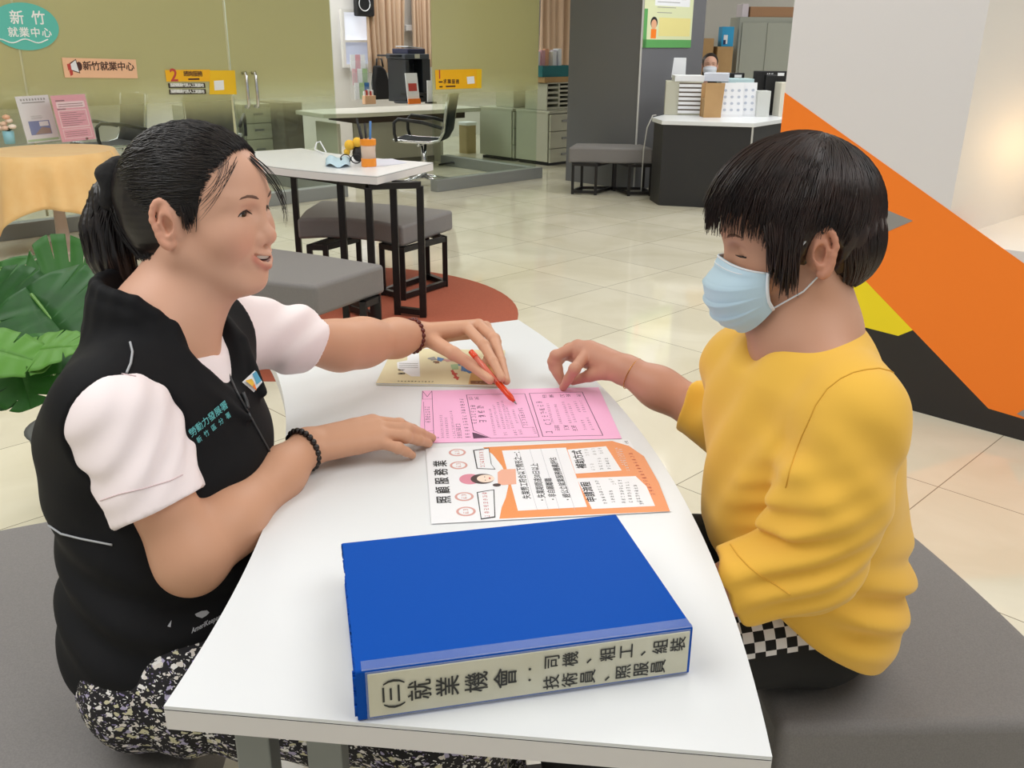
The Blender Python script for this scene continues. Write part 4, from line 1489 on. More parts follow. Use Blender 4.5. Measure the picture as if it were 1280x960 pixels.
def arc_table(name, ctr, r0, r1, a0, a1, label, legs, legm, lw=.04, th=.028, bars=(), zb=0.0):
    top = arc_poly(ctr, r0, r1, a0, a1, 40)
    mid = arc_poly(ctr, (r0 + r1) / 2, (r0 + r1) / 2 + .01, a0, a1, 2)
    m = Vector((ctr[0] + (r0 + r1) / 2 * math.cos((a0 + a1) / 2), ctr[1] + (r0 + r1) / 2 * math.sin((a0 + a1) / 2), 0))
    rt = empty(name, m, label, 'table')
    MB(m_lam).prism(top, TZ - .004, TZ).build('tabletop', rt)
    ins = arc_poly(ctr, r0 + .0004, r1 - .0004, a0 + .0004 / r1, a1 - .0004 / r1, 40)
    MB(m_ink).prism(ins, TZ - .0052, TZ - .004).build('edge_line', rt)
    MB(m_edge).prism(top, TZ - th, TZ - .0052).build('edge_band', rt)
    for p in legs:
        MB(legm).box((p[0], p[1], (TZ - th - .02 + zb) / 2), (lw, lw, TZ - th - .02 - zb), None).build('leg', rt, bevel=.002)
    if bars:
        for a, b, z in bars:
            MB(legm).bar((a[0], a[1], z), (b[0], b[1], z), lw * .9).build('rail', rt)
    return rt

# -- near table
T1C, T1R0, T1R1, T1A0, T1A1 = (-2.41, .95), 2.085, 2.665, math.radians(-6.1), math.radians(24.6)
m_leggrey = mat('leg_grey', (128, 132, 130), .4, metal=.2)
def t1(r, a):
    return (T1C[0] + r * math.cos(math.radians(a)), T1C[1] + r * math.sin(math.radians(a)))
l1, l2 = U(331, 945, .62), U(419, 955, .62)
pl_ = [(l1.x, l1.y), (l2.x, l2.y), t1(T1R0 + .13, 19), t1(T1R1 - .13, 19)]
zr = TZ - .05
table1 = arc_table('arc_table', T1C, T1R0, T1R1, T1A0, T1A1, 'white arc-shaped table with papers and blue binder between the two seated women', pl_, m_leggrey, .036, .028,
                   [(pl_[0], pl_[1], zr), (pl_[2], pl_[3], zr), (pl_[0], pl_[2], zr), (pl_[1], pl_[3], zr), (pl_[0], pl_[1], .02), (pl_[2], pl_[3], .02)])
# -- near benches (same centre)
SEAT = .42
def arc_bench(ctr, r0, r1, a0, a1, label, z1=SEAT, th=.14, legm=None):
    poly = arc_poly(ctr, r0, r1, a0, a1, 28)
    def pt(r, a):
        return (ctr[0] + r * math.cos(a), ctr[1] + r * math.sin(a))
    e = .035 / r0 * (1 if a1 > a0 else -1)
    ea = (a1 - a0)
    fr = [[pt(r0 + .04, a0 + e), pt(r1 - .04, a0 + e), pt(r1 - .04, a0 + e + ea * .13), pt(r0 + .04, a0 + e + ea * .13)],
          [pt(r0 + .04, a1 - e), pt(r1 - .04, a1 - e), pt(r1 - .04, a1 - e - ea * .13), pt(r0 + .04, a1 - e - ea * .13)]]
    return bench(poly, z1 - th, z1, fr, label, 'arc_bench', legm)
arc_bench(T1C, 2.80, 3.29, math.radians(2.3), math.radians(12.3), 'grey upholstered arc bench under the woman in the yellow top')
arc_bench(T1C, 1.48, 1.98, math.radians(-2.5), math.radians(25.7), 'grey upholstered arc bench under the woman in the black vest')

# -- second table group on the round rug
RUG = Vector((-1.0, 4.62))
rug = MB(mat('terracotta_rug', (176, 92, 66), .85, noise=(140, (160, 80, 56), .6), bump=(300, .3, .002))).at(Matrix.Translation((RUG.x, RUG.y, 0))).disc((0, 0), 1.03, 1.03, 0, .004, 72)
tag(rug.build('round_rug'), 'round terracotta rug on the tiled floor under the second table', 'rug')
E1, E2 = U(536, 205, TZ), U(467, 223, TZ)
ed = (Vector((E1.x - E2.x, E1.y - E2.y))).normalized()
T2C = Vector((E2.x, E2.y)) + ed * T1R1
aE = math.atan2(-ed.y, -ed.x)
def t2(r, a):
    return (T2C.x + r * math.cos(aE - math.radians(a)), T2C.y + r * math.sin(aE - math.radians(a)))
L3, L4 = U(496, 396), U(528, 399)
L1, L2 = U(421, 226, .69), U(456, 232, .69)
lg = [(L1.x, L1.y), (L2.x, L2.y), (L3.x, L3.y), (L4.x, L4.y)]
far = [t2(T1R1 - .10, 27), t2(T1R0 + .10, 27)]
table2 = arc_table('arc_table', (T2C.x, T2C.y), T1R0, T1R1, aE, aE - math.radians(29), 'white arc-shaped table with thin black legs on the round rug', lg + far, m_blackmetal, .034, .04,
                   [(lg[1], lg[3], TZ - .055), (lg[0], lg[1], TZ - .055), (lg[2], lg[3], TZ - .055), (lg[2], lg[3], .03), (lg[0], lg[1], .03), (far[0], far[1], TZ - .055), (lg[0], far[0], TZ - .055)], .0045)
# benches of that group
def bench_px(top, z1, th, label, legs):
    poly = [tuple(U(*p, z1)[:2]) for p in top]
    return bench(poly, z1 - th, z1, legs, label, 'arc_bench', None, .028, zb=.0045)
zb_ = .41
tl = [(563, 264), (499, 285), (467, 279), (430, 276), (398, 276), (368, 278), (378, 266), (397, 254), (440, 255), (500, 258)]
q = [U(*p, 0) for p in ((555, 360), (503, 378), (478, 372), (533, 352))]
k1 = [tuple(p[:2]) for p in q]
P1, P2, P3, P4 = [U(*p, zb_ - .12) for p in ((384, 311), (404, 311), (445, 300), (425, 297))]
bench_px(tl, zb_, .115, 'grey arc bench with black legs on the far side of the black-legged table', [k1, [tuple(p[:2]) for p in (P1, P2, P3, P4)]])
tl = [(478, 333), (392, 362), (330, 356), (262, 345), (200, 332), (262, 306), (334, 314), (400, 322)]
q = [U(*p, zb_ - .13) for p in ((470, 372), (452, 380), (430, 372), (452, 366))]
bench_px(tl, zb_, .13, 'grey arc bench behind the black-vested woman, in front of the black-legged table', [[tuple(p[:2]) for p in q]])

# -- things on the second table
def T2(px, py, z=TZ):
    return Matrix.Translation(U(px, py, z))
pc = T2(457, 211)
cup = empty('pen_cup', pc.translation, 'clear cup with orange bands and pens on the black-legged table', 'cup')
mb = MB(mat('clear_cup', (232, 206, 186), .2, alpha=.8), mat('orange_liquid', (240, 146, 40), .3)).at(pc)
mb.use(MATS['clear_cup']).lathe([(.036, .03), (.037, .13), (.034, .13), (.033, .03)], 24)
mb.build('cup_body', cup, smooth=True)
MB(MATS['orange_liquid']).at(pc).lathe([(.036, 0), (.0385, .004), (.0385, .04), (.036, .042)], 24).build('bottom_band', cup)
MB(MATS['orange_liquid']).at(pc).lathe([(.038, .105), (.041, .11), (.041, .135), (.036, .137)], 24).build('rim_band', cup)
for i, (x, y, m_) in enumerate(((-.025, .0, m_black), (-.01, .015, m_ink), (.012, -.008, m_blue), (-.03, -.012, m_ink))):
    pn = MB(m_).at(pc).tube([(x * .5, y * .5, .045), (x * 1.6, y * 1.6, .20 + .012 * i)], .006, 8)
    tag(pn.build('pen', smooth=True), ('blue' if m_ is m_blue else 'dark') + ' pen standing in the orange-banded cup', 'pen', 'pens in the orange-banded cup')
fg = T2(441, 205)
fq = empty('plush_figure', fg.translation, 'small yellow and black plush figure left of the pen cup', 'figurine')
mb = MB(m_ink).at(fg); mb.ball((0.012, 0, .04), .04, 14, sq=(.8, .8, 1)); mb.build('body', fq, smooth=True)
mb = MB(mat('plush_yellow', (240, 190, 60), .8)).at(fg); mb.ball((-.03, -.01, .085), .028, 12); mb.ball((.01, -.005, .10), .026, 12); mb.ball((-.045, -.01, .05), .018, 12); mb.build('trim', fq, smooth=True)
# folded mask
m_mask = mat('mask_blue', (192, 218, 232), .8, bump=(500, .15, .0005))
def maskpt(u, v):
    p = U(403 + u * 30, 203 + v * 9 + 2 * math.sin(u * 3), TZ)
    return (p.x, p.y, TZ + .004 + .022 * math.sin(math.pi * min(1, max(0, u))) * (1 - .5 * v) + .01 * math.sin(u * 9))
mk = empty('face_mask', U(418, 207, TZ), 'crumpled light-blue face mask lying on the black-legged table', 'mask')
MB(m_mask).sheet([[maskpt(i / 14, j / 8) for j in range(9)] for i in range(15)]).build('mask_sheet', mk, smooth=True, solid=.003)
a = U(403, 196, TZ); b = U(392, 192, TZ)
MB(m_paper).tube([(a.x, a.y, TZ + .01), (b.x + .02, b.y, TZ + .05), (b.x, b.y, TZ + .045), (b.x - .01, b.y - .02, TZ + .008), (a.x, a.y - .05, TZ + .008)], .004, 6).build('ear_loop', mk, smooth=True)
# spectacles
gs = empty('spectacles', U(435, 208, TZ), 'thin-framed spectacles lying before the pen cup', 'spectacles')
mb = MB(m_ink)
for px in (428, 441):
    c = U(px, 208, TZ)
    mb.tube([(c.x + .026 * math.cos(t * .4488), c.y, TZ + .025 + .022 * math.sin(t * .4488)) for t in range(15)], .003, 6)
c0, c1 = U(428, 208, TZ), U(441, 208, TZ)
mb.tube([(c0.x + .026, c0.y, TZ + .03), (c1.x - .026, c1.y, TZ + .03)], .003, 6)
mb.build('frame', gs, smooth=True)
mb = MB(m_ink)
mb.tube([(c0.x - .026, c0.y, TZ + .028), (c0.x - .03, c0.y + .10, TZ + .006)], .003, 6); mb.tube([(c1.x + .026, c1.y, TZ + .028), (c1.x + .03, c1.y + .10, TZ + .006)], .003, 6)
mb.build('temple', gs, smooth=True)
pq = [U(*p, TZ) for p in ((443, 203), (486, 201), (505, 206), (455, 213))]
mb = MB(mat('pale_lilac_paper', (226, 226, 240), .6)); mb.prism([tuple(p[:2]) for p in pq], TZ + .0005, TZ + .0015)
tag(mb.build('paper_sheet'), 'pale lilac sheet lying right of the pen cup', 'paper')

# ------------------------------------------------------------------ round table with the peach cloth
pc = U(79, 321, 0)
pt = empty('pedestal_table', pc, 'round white pedestal table under a peach cloth by the glass wall', 'table')
PZ = .645
RT = .39
Mp = Matrix.Translation(pc)
MB(mat('pedestal_white', (226, 206, 192), .35)).at(Mp).lathe([(.20, 0), (.20, .012), (.17, .025), (.07, .05), (.042, .10), (.033, .3), (.045, .58), (.12, .615)], 36).build('pedestal', pt, smooth=True)
MB(m_lam).at(Mp).lathe([(RT - .01, PZ - .03), (RT, PZ - .02), (RT, PZ - .003), (RT - .005, PZ)], 48).build('tabletop', pt)
m_cloth = mat('peach_cloth', (244, 196, 128), .7, noise=(9, (250, 212, 150), .5), sheen=.3)
rows = []
NA = 144
half = .70
rot0 = math.radians(20)
tiers = [0, .3, .6, .85, .97, 1.0] + [1 + i for i in range(1, 13)]
for t in tiers:
    row = []
    for k in range(NA):
        w = 2 * math.pi * k / NA
        c_, s_ = abs(math.cos(w - rot0)), abs(math.sin(w - rot0))
        L = half / max(c_, s_)
        L = min(L, half * 1.36)
        over = L - RT
        if t <= 1:
            r, z = RT * t * 1.012, PZ + .004
        else:
            s = (t - 1) / 12
            corner = max(0, (L / half - 1) / .36)
            fold = (.028 * math.sin(w * 11 + .8 * math.sin(w * 3)) + .018 * math.sin(w * 17 + 1.0)) * s ** .7
            r = RT * 1.014 + .02 * min(1, s * 6) + .055 * s + fold + corner * .05 * s
            z = PZ + .004 - .01 * min(1, s * 8) - over * s * (.96 - .1 * corner)
        row.append((r * math.cos(w), r * math.sin(w), z))
    row.append(row[0])
    rows.append(row)
clo = MB(m_cloth).at(Mp).sheet(rows).build('tablecloth', smooth=True, solid=.003)
tag(clo, 'peach tablecloth draped in folds over the round pedestal table', 'tablecloth')
# the two poster stands on it
def stand(pix, m_, label, draw):
    pts = pix
    bl, br = U(*pts[3], PZ + .0125), U(*pts[2], PZ + .0125)
    ex = (br - bl).normalized()
    back = Vector((-ex.y, ex.x, 0))
    up_ = (Vector((0, 0, 1)) + back * .16).normalized()
    w = (br - bl).length
    n = ex.cross(up_)
    tlp = UP(*pts[0], bl, n)
    h_ = (tlp - bl).dot(up_)
    M = frame_m(bl, ex, up_)
    r = empty('poster_stand', bl, label, 'sign stand', 'poster stands on the peach cloth')
    MB(m_).at(M).rect(0, .0, w, h_, 0, .0015).build('poster', r)
    mb = MB(m_acr).at(M)
    mb.rect(-.006, -.004, w + .006, h_ + .004, .0032, .002)
    mb.rect(-.006, -.004, w + .006, .004, -.10, .11)
    mb.build('acrylic_holder', r)
    draw(M, w, h_, r)
m_pnk = mat('pink_poster', (232, 150, 166), .5)
m_wpo = mat('white_poster', (232, 230, 234), .5)
def d1(M, w, h_, r):
    mb = MB(m_greyp, mat('photo_blue', (96, 116, 176), .5), mat('photo_brown', (150, 120, 104), .5), m_greenp).at(M)
    z = .0016
    mb.use(m_greyp)
    for k in range(9):
        x = w * (.12 + .088 * k)
        mb.rect(x, h_ * .90, x + w * .05, h_ * .945, z)
    mb.rect(w * .15, h_ * .845, w * .85, h_ * .87, z)
    for k in range(3):
        mb.rect(w * .3, h_ * (.50 + .03 * k), w * (.62 + .05 * (k % 2)), h_ * (.508 + .03 * k), z)
    mb.use(MATS['photo_blue']).rect(w * .18, h_ * .16, w * .82, h_ * .46, z)
    mb.use(MATS['photo_brown']).prism([(w * .3, h_ * .17), (w * .8, h_ * .17), (w * .8, h_ * .28), (w * .55, h_ * .32)], z + .0003, z + .0006)
    mb.use(m_wpo).rect(w * .5, h_ * .34, w * .78, h_ * .44, z + .0003, .0003)
    mb.use(m_greenp).rect(w * .02, h_ * .02, w * .98, h_ * .07, z)
    mb.build('print', r)
def d2(M, w, h_, r):
    mb = MB(mat('pale_pink', (246, 212, 216), .5), mat('dark_rose', (130, 60, 76), .5), m_peach).at(M)
    z = .0016
    pp, dr = MATS['pale_pink'], MATS['dark_rose']
    mb.use(pp).prism(rrect(w * .10, h_ * .72, w * .92, h_ * .86, .008), z, z + .0003)
    mb.use(pp).frame(w * .10, h_ * .30, w * .92, h_ * .68, .006, z, .0003)
    mb.use(pp).frame(w * .10, h_ * .06, w * .92, h_ * .27, .004, z, .0003)
    mb.use(dr).rect(w * .10, h_ * .87, w * .36, h_ * .90, z, .0003)
    mb.rect(w * .10, h_ * .69, w * .34, h_ * .715, z, .0003)
    for k in range(2):
        mb.rect(w * .15, h_ * (.75 + .05 * k), w * .86, h_ * (.765 + .05 * k), z + .0004, .0003)
    for k in range(7):
        mb.rect(w * .15, h_ * (.34 + .045 * k), w * (.62 + .22 * ((k * 7) % 3) / 2), h_ * (.352 + .045 * k), z, .0003)
    for k in range(3):
        mb.rect(w * .16, h_ * (.11 + .045 * k), w * .8, h_ * (.12 + .045 * k), z, .0003)
    mb.build('print', r)
stand(((13, 131), (54, 129), (70, 184), (30, 189)), m_wpo, 'clear stand with a white poster and blue picture on the peach cloth', d1)
stand(((59, 129), (101, 127), (115, 182), (73, 187)), m_pnk, 'clear stand with a pink text poster on the peach cloth', d2)
# flower pot
fp = U(8, 190, PZ + .008)
fl_ = empty('flower_pot', fp, 'tiny blue pot of pale roses at the edge of the peach cloth', 'plant')
MB(mat('pot_blue', (150, 206, 222), .4)).at(Matrix.Translation(fp)).lathe([(.028, 0), (.034, .004), (.036, .085), (.031, .085)], 20).build('pot', fl_, smooth=True)
rr = random.Random(2)
for k, (x, z, c_) in enumerate(((-.03, .13, (248, 214, 190)), (.01, .15, (250, 226, 208)), (.045, .115, (252, 236, 226)), (-.005, .105, (244, 206, 186)), (-.055, .10, (250, 222, 206)), (.0, .175, (240, 190, 160)))):
    mb = MB(mat('rose_%d' % k, c_, .6)).at(Matrix.Translation(fp + Vector((x, rr.uniform(-.02, .02), z))))
    for t in range(7):
        a = t * 2.4
        mb.ball((.011 * math.cos(a) * (t > 0), .011 * math.sin(a) * (t > 0), .004 * (t == 0)), .015, 10, sq=(1, 1, .9))
    mb.build('rose', fl_, smooth=True)
mb = MB(mat('leaf_dark', (50, 78, 46), .5)).at(Matrix.Translation(fp))
for k in range(12):
    a = k * .9
    mb.prism([(0, 0), (.02, .012), (.045, 0), (.02, -.012)], 0, .001, Matrix.Translation((0, 0, .08 + .004 * (k % 4))) @ RZ(a) @ Matrix.Rotation(-.5, 4, 'Y'))
mb.build('leaves', fl_)
bs = MB(mat('brown_trinket', (108, 56, 44), .5)).at(Matrix.Translation(U(100, 183, PZ + .014))).ball((0, 0, .006), .028, 14, sq=(1.2, .6, .5))
tag(bs.build('trinket', smooth=True), 'small brown trinket at the foot of the pink poster', 'ornament')

# ------------------------------------------------------------------ monstera
m_leaf = [mat('monstera_leaf', (50, 104, 38), .5, spec=.3, noise=(14, (38, 94, 28), .7)), mat('monstera_leaf_deep', (38, 90, 36), .45, spec=.35, noise=(14, (28, 70, 30), .7)), mat('monstera_leaf_light', (88, 140, 54), .5, spec=.3)]
m_stem = mat('monstera_stem', (96, 140, 62), .5)
pb0 = U(125, 640, 0)
mon = empty('potted_monstera', pb0, 'potted monstera with split green leaves behind the black-vested woman', 'plant')
MB(mat('pot_grey', (96, 98, 98), .6)).at(Matrix.Translation(pb0)).lathe([(.11, 0), (.12, .01), (.15, .26), (.16, .27), (.145, .27)], 32).build('pot', mon, smooth=True)
MB(mat('soil', (52, 42, 34), .9)).at(Matrix.Translation(pb0)).lathe([(.146, .25), (.14, .255), (.0, .257)], 32).build('soil', mon)
def monstera(base, tip, nrm, width, mi, slits=6, seed=1, holes=True):
    """heart-shaped blade from the stalk joint 'base' to 'tip' with deep slits from the rim"""
    ex = (tip - base); L = ex.length; ex.normalize()
    n = nrm - ex * nrm.dot(ex); n.normalize()
    ey = n.cross(ex)
    rr = random.Random(seed)
    mb = MB(m_leaf[mi])
    NS = 84
    for side in (1, -1):
        vs = []
        fs = []
        NR = 6
        cuts = [(.12 + .78 * (i + .5) / slits + rr.uniform(-.02, .02)) for i in range(slits)]
        for i in range(NS + 1):
            t = i / NS
            # outline of a heart in (along, across)
            th = math.pi * (1 - t)
            ox = .5 - .62 * math.cos(math.pi * t) if t > .18 else .5 - .62 * math.cos(math.pi * t)
            oy = .5 * math.sin(math.pi * min(1, t ** .85)) ** .8 * (1.12 - .25 * t)
            mx = min(1, max(0, t * 1.02))               # matching midrib position
            cut = min((abs(t - c) for c in cuts))
            depth = 1.0
            if cut < .0095:
                depth = .46
            for j in range(NR + 1):
                s = j / NR * depth
                x = mx + (ox - mx) * s
                y = oy * s
                bow = -.10 * (x - .45) ** 2 - .10 * y * y * 2 + .012 * math.sin(t * 40) * s + .02 * s
                p = base + ex * (x * L) + ey * (side * y * width) + n * (bow * L)
                vs.append(tuple(p))
        for i in range(NS):
            t = (i + .5) / NS
            if holes and False:
                pass
            for j in range(NR):
                fs.append((i * (NR + 1) + j, (i + 1) * (NR + 1) + j, (i + 1) * (NR + 1) + j + 1, i * (NR + 1) + j + 1))
        mb.raw(vs, fs)
    o = mb.build('leaf', mon, smooth=True, solid=.0012)
    st = MB(m_stem)
    mid = (base + Vector((pb0.x, pb0.y, .26))) / 2 + Vector((0, 0, .10))
    st.tube([Vector((pb0.x, pb0.y, .25)), mid, base + n * .0, base + ex * L * .5 - n * .004, base + ex * L * .92 - n * .03 * L], [.007, .006, .005, .003, .0015], 7)
    st.build('leaf_stalk', mon, smooth=True)
up_ = Vector((.05, -.55, .8))
monstera(UD(42, 372, 2.55), UD(128, 362, 2.6), Vector((.1, -.75, .6)), .34, 0, 5, 1)
monstera(UD(38, 378, 2.42), UD(115, 470, 2.3), Vector((.2, -.8, .55)), .36, 1, 6, 2)
monstera(UD(-2, 345, 2.6), UD(30, 412, 2.5), Vector((.4, -.8, .4)), .30, 0, 5, 3)
monstera(UD(12, 430, 2.45), UD(-30, 372, 2.5), Vector((-.2, -.8, .5)), .34, 1, 5, 4)
monstera(UD(18, 442, 2.25), UD(36, 512, 2.2), Vector((.0, -.75, .5)), .20, 0, 4, 5)
monstera(UD(20, 452, 2.2), UD(92, 440, 2.15), Vector((0, -.35, .9)), .16, 2, 3, 6)
monstera(UD(-40, 440, 2.15), UD(52, 462, 2.15), Vector((0, -.35, .9)), .16, 2, 3, 7)
monstera(UD(8, 462, 2.3), UD(-25, 515, 2.25), Vector((0, -.8, .5)), .2, 1, 4, 8)
monstera(UD(60, 425, 2.4), UD(110, 400, 2.45), Vector((.2, -.6, .6)), .22, 1, 5, 9)

# ------------------------------------------------------------------ papers and binder
def glyph(mb, x, y, s, seed):
    """an illegible small printed character: a few strokes"""
    r = random.Random(seed)
    t = s * .11
    n = r.choice((2, 3, 3, 4))
    for k in range(n):
        yy = y - s * .40 + s * .80 * k / (n - 1) - t / 2 + r.uniform(-.05, .05) * s
        x0 = x - s * r.uniform(.12, .45); x1 = x + s * r.uniform(.12, .45)
        mb.rect(x0, yy, x1, yy + t, mb.gz, .0001)
    for k in range(r.choice((1, 1, 2))):
        xx = x + r.uniform(-.36, .36) * s
        y0, y1 = y - s * r.uniform(.1, .45), y + s * r.uniform(.1, .45)
        sl = r.uniform(-.22, .22) * s
        mb.prism([(xx + sl, y0), (xx + sl + t, y0), (xx + t, y1), (xx, y1)], mb.gz, mb.gz + .0001)
def page(pix, z, name, m_, label, cat, W=None, H=None):
    """sheet whose own 'up' points to the left of the picture"""
    ctr, ex, ey, w, h = rect_from_px(pix, z)
    W, H = W or h, H or w
    M = frame_m((ctr.x, ctr.y, z), ey, -ex)
    o = MB(m_).at(M).rect(-W / 2, -H / 2, W / 2, H / 2, 0, .0004).build(name)
    tag(o, label, cat)
    Mi = M.inverted()
    def px(x, y):
        p = Mi @ U(x, y, z)
        return (p.x, p.y)
    return o, M, px, W, H
# flyer
m_fly = mat('flyer_white', (240, 240, 244), .35)
fo, FM, fpx, FW, FH = page(((535, 562), (788.7, 547.5), (840, 636), (540, 657)), TZ + .0012, 'flyer', m_fly, 'white and orange care-job flyer with a cartoon woman, above the blue binder', 'flyer')
def z6(x, y): return fpx(530 + x / 4, 540 + y / 4)
m_forange = mat('flyer_orange', (238, 146, 76), .4)
m_fbox = mat('flyer_box', (242, 241, 246), .4)
m_fpinkring = mat('flyer_ring', (214, 158, 150), .4)
m_fhat = mat('flyer_hat', (222, 140, 160), .4)
m_fskin = mat('flyer_skin', (250, 222, 204), .4)
m_fhair = mat('flyer_hair', (64, 40, 40), .4)
m_fsalmon = mat('flyer_salmon', (240, 176, 150), .4)
m_fline = mat('flyer_line', (180, 180, 190), .5)
mb = MB(m_forange, m_fbox, m_fpinkring, m_fhat, m_fskin, m_fhair, m_fsalmon, m_ink, m_fly).at(FM)
z = .0004
mb.use(m_forange).prism([z6(*p) for p in ((300, 80), (640, 58), (945, 38), (1030, 62), (1105, 112), (1180, 240), (1240, 385), (800, 410), (388, 436), (398, 380), (418, 330), (430, 270), (420, 220), (395, 170), (350, 115))], z, z + .0001)
for bx_ in (((395, 95), (715, 75), (825, 370), (480, 395)), ((722, 85), (915, 65), (995, 185), (765, 205)), ((770, 228), (1065, 212), (1120, 262), (1165, 360), (850, 380))):
    mb.use(m_fbox).prism([z6(*p) for p in bx_], z + .0001, z + .0002)
for c_ in ((172, 108), (180, 172), (210, 328), (220, 402)):
    c = z6(*c_)
    mb.use(m_fpinkring).disc(c, .0135, .0135, z, .0001)
    mb.use(m_fly).disc(c, .010, .010, z + .0001, .0001)
for bb_ in (((250, 95), (330, 82), (345, 165), (365, 190), (270, 188)), ((272, 305), (320, 296), (360, 290), (368, 430), (295, 442))):
    mb.use(m_ink).prism([z6(*p) for p in bb_], z, z + .0001)
    cx_ = sum(p[0] for p in bb_) / 5; cy_ = sum(p[1] for p in bb_) / 5
    mb.use(m_fly).prism([z6(cx_ + (p[0] - cx_) * .88, cy_ + (p[1] - cy_) * .93) for p in bb_], z + .0001, z + .0002)
# cartoon woman: cap, hair, face, collar
c = z6(245, 238)
mb.use(m_fsalmon).prism([z6(*p) for p in ((375, 205), (395, 190), (465, 186), (470, 262), (400, 268), (378, 262))], z + .0002, z + .0003)
mb.use(m_fhat).disc(z6(238, 240), .017, .016, z, .0002)
mb.use(m_fhair).disc(z6(300, 238), .0165, .0175, z + .0002, .0001)
mb.use(m_fhair).disc(z6(372, 268), .005, .006, z + .0002, .0001)
mb.use(m_fskin).disc(z6(316, 237), .0125, .013, z + .0003, .0001)
a = z6(316, 237)
mb.use(m_fhair)
for dx_ in (-.0055, .0055):
    mb.disc((a[0] + dx_, a[1] + .001), .0014, .0008, z + .0004, .0001, 10)
mb.use(m_red).disc((a[0], a[1] - .006), .003, .0014, z + .0004, .0001, 12)
mb.build('print', fo)
lt = MB(m_ink, m_red, m_fly, m_fpinkring, m_fline).at(FM)
lt.gz = z + .0003
TT = lambda p, dz=.0: Matrix.Translation((p[0], p[1], z + .0002 + dz))
tchars = '照顧服務業'
pa, pb_ = z6(113, 345), z6(92, 165)
for i, ch in enumerate(tchars):
    p = (pa[0] + (pb_[0] - pa[0]) * i / 4, pa[1] + (pb_[1] - pa[1]) * i / 4)
    lt.use(m_ink).text(ch, .0225, TT(p), .012, depth=.0001)
for s, p0, p1 in (('失業勞工符合以下情形之一：', (528, 335), (468, 95)), ('・失業期間達30日以上', (606, 350), (560, 160)), ('・非自願離職', (660, 345), (630, 232)), ('・經公立就業服務機構評估', (735, 345), (652, 130))):
    a, b = z6(*p0), z6(*p1)
    sz = math.hypot(b[0] - a[0], b[1] - a[1]) / (len(s) - (1 if '30' in s else 0)) * 1.02
    ang = math.atan2(b[1] - a[1], b[0] - a[0])
    lt.use(m_ink).text(s, sz, TT(a) @ RZ(ang), .012, 'LEFT', .00005)
for s, p0, p1 in (('補助方式', (800, 178), (770, 88)), ('申請流程', (855, 345), (815, 245))):
    a, b = z6(*p0), z6(*p1)
    sz = math.hypot(b[0] - a[0], b[1] - a[1]) / len(s)
    lt.use(m_ink).text(s, sz, TT(a) @ RZ(math.atan2(b[1] - a[1], b[0] - a[0])), .02, 'LEFT', .00005)
sd = 0
def smallrow(mb, p0, p1, n, size, m_, zf):
    global sd
    mb.use(m_)
    a, b = zf(*p0), zf(*p1)
    for i in range(n):
        sd += 1
        glyph(mb, a[0] + (b[0] - a[0]) * (i + .5) / n, a[1] + (b[1] - a[1]) * (i + .5) / n, size, sd)
for p0, p1, n in (((855, 190), (845, 152), 3), ((895, 185), (880, 122), 5), ((935, 183), (915, 122), 5), ((825, 118), (812, 80), 3), ((862, 112), (848, 74), 3), ((895, 105), (880, 72), 3),
                  ((920, 358), (868, 235), 9), ((958, 350), (940, 285), 5), ((965, 260), (935, 225), 3), ((1010, 352), (985, 230), 9), ((1045, 348), (1022, 240), 8), ((1085, 345), (1062, 255), 7), ((1100, 355), (1090, 335), 2)):
    smallrow(lt, p0, p1, n, .0052, m_greyp if (n == 3) else m_ink, z6)
for c_ in ((172, 108), (180, 172), (210, 328), (220, 402)):
    c = z6(*c_)
    lt.use(m_fpinkring); glyph(lt, c[0] - .0042, c[1], .0075, sd + 3); glyph(lt, c[0] + .0042, c[1], .0075, sd + 7)
for p0, p1 in (((300, 182), (290, 92)), ((328, 432), (310, 304))):
    smallrow(lt, p0, p1, 8, .0066, m_red, z6)
for p0, p1, n in (((1005, 160), (965, 70), 9), ((1030, 190), (985, 75), 10)):
    smallrow(lt, p0, p1, n, .0045, m_fly, z6)
for p0, p1, n in (((1160, 310), (1035, 95), 14),):
    smallrow(lt, p0, p1, n, .0062, m_red, z6)
smallrow(lt, (1022, 52), (1012, 36), 2, .005, m_ink, z6)
lt.use(m_fline)
for xa, xb in ((470, 556), (556, 612), (612, 668), (680, 745)):
    a, b = z6(xb - 80, 82), z6(xb + 20, 388)
    lt.tube([(a[0], a[1], z + .0002), (b[0], b[1], z + .0002)], .00025, 4)
lt.build('lettering', fo)

# pink sheet
m_pink = mat('pink_sheet', (250, 184, 222), .55)
po2, PM, ppx, PW, PH = page(((523, 489.6), (745.5, 483.7), (781.4, 544.8), (531, 557)), TZ + .0006, 'notice_sheet', m_pink, 'pink printed notice sheet under the orange pen', 'paper')
m_pk2 = mat('pink_ink', (88, 44, 78), .6)
def z7(x, y): return ppx(520 + x / 4.74, 480 + y / 4.74)
lt = MB(m_pk2).at(PM)
lt.gz = .0005
def poly_line(pts, w=.0009):
    pts = [z7(*p) for p in pts]
    for a, b in zip(pts, pts[1:]):
        d = Vector((b[0] - a[0], b[1] - a[1])); n = Vector((-d.y, d.x)).normalized() * w / 2; d = d.normalized() * w / 2
        lt.prism([(a[0] - d.x + n.x, a[1] - d.y + n.y), (a[0] - d.x - n.x, a[1] - d.y - n.y), (b[0] + d.x - n.x, b[1] + d.y - n.y), (b[0] + d.x + n.x, b[1] + d.y + n.y)], .0004, .0005)
poly_line([(40, 100), (40, 52), (68, 85), (95, 50), (112, 340)], .0009)
poly_line([(40, 100), (100, 98)], .0006)
poly_line([(48, 290), (105, 287)], .0006); poly_line([(46, 115), (60, 335)], .0006)
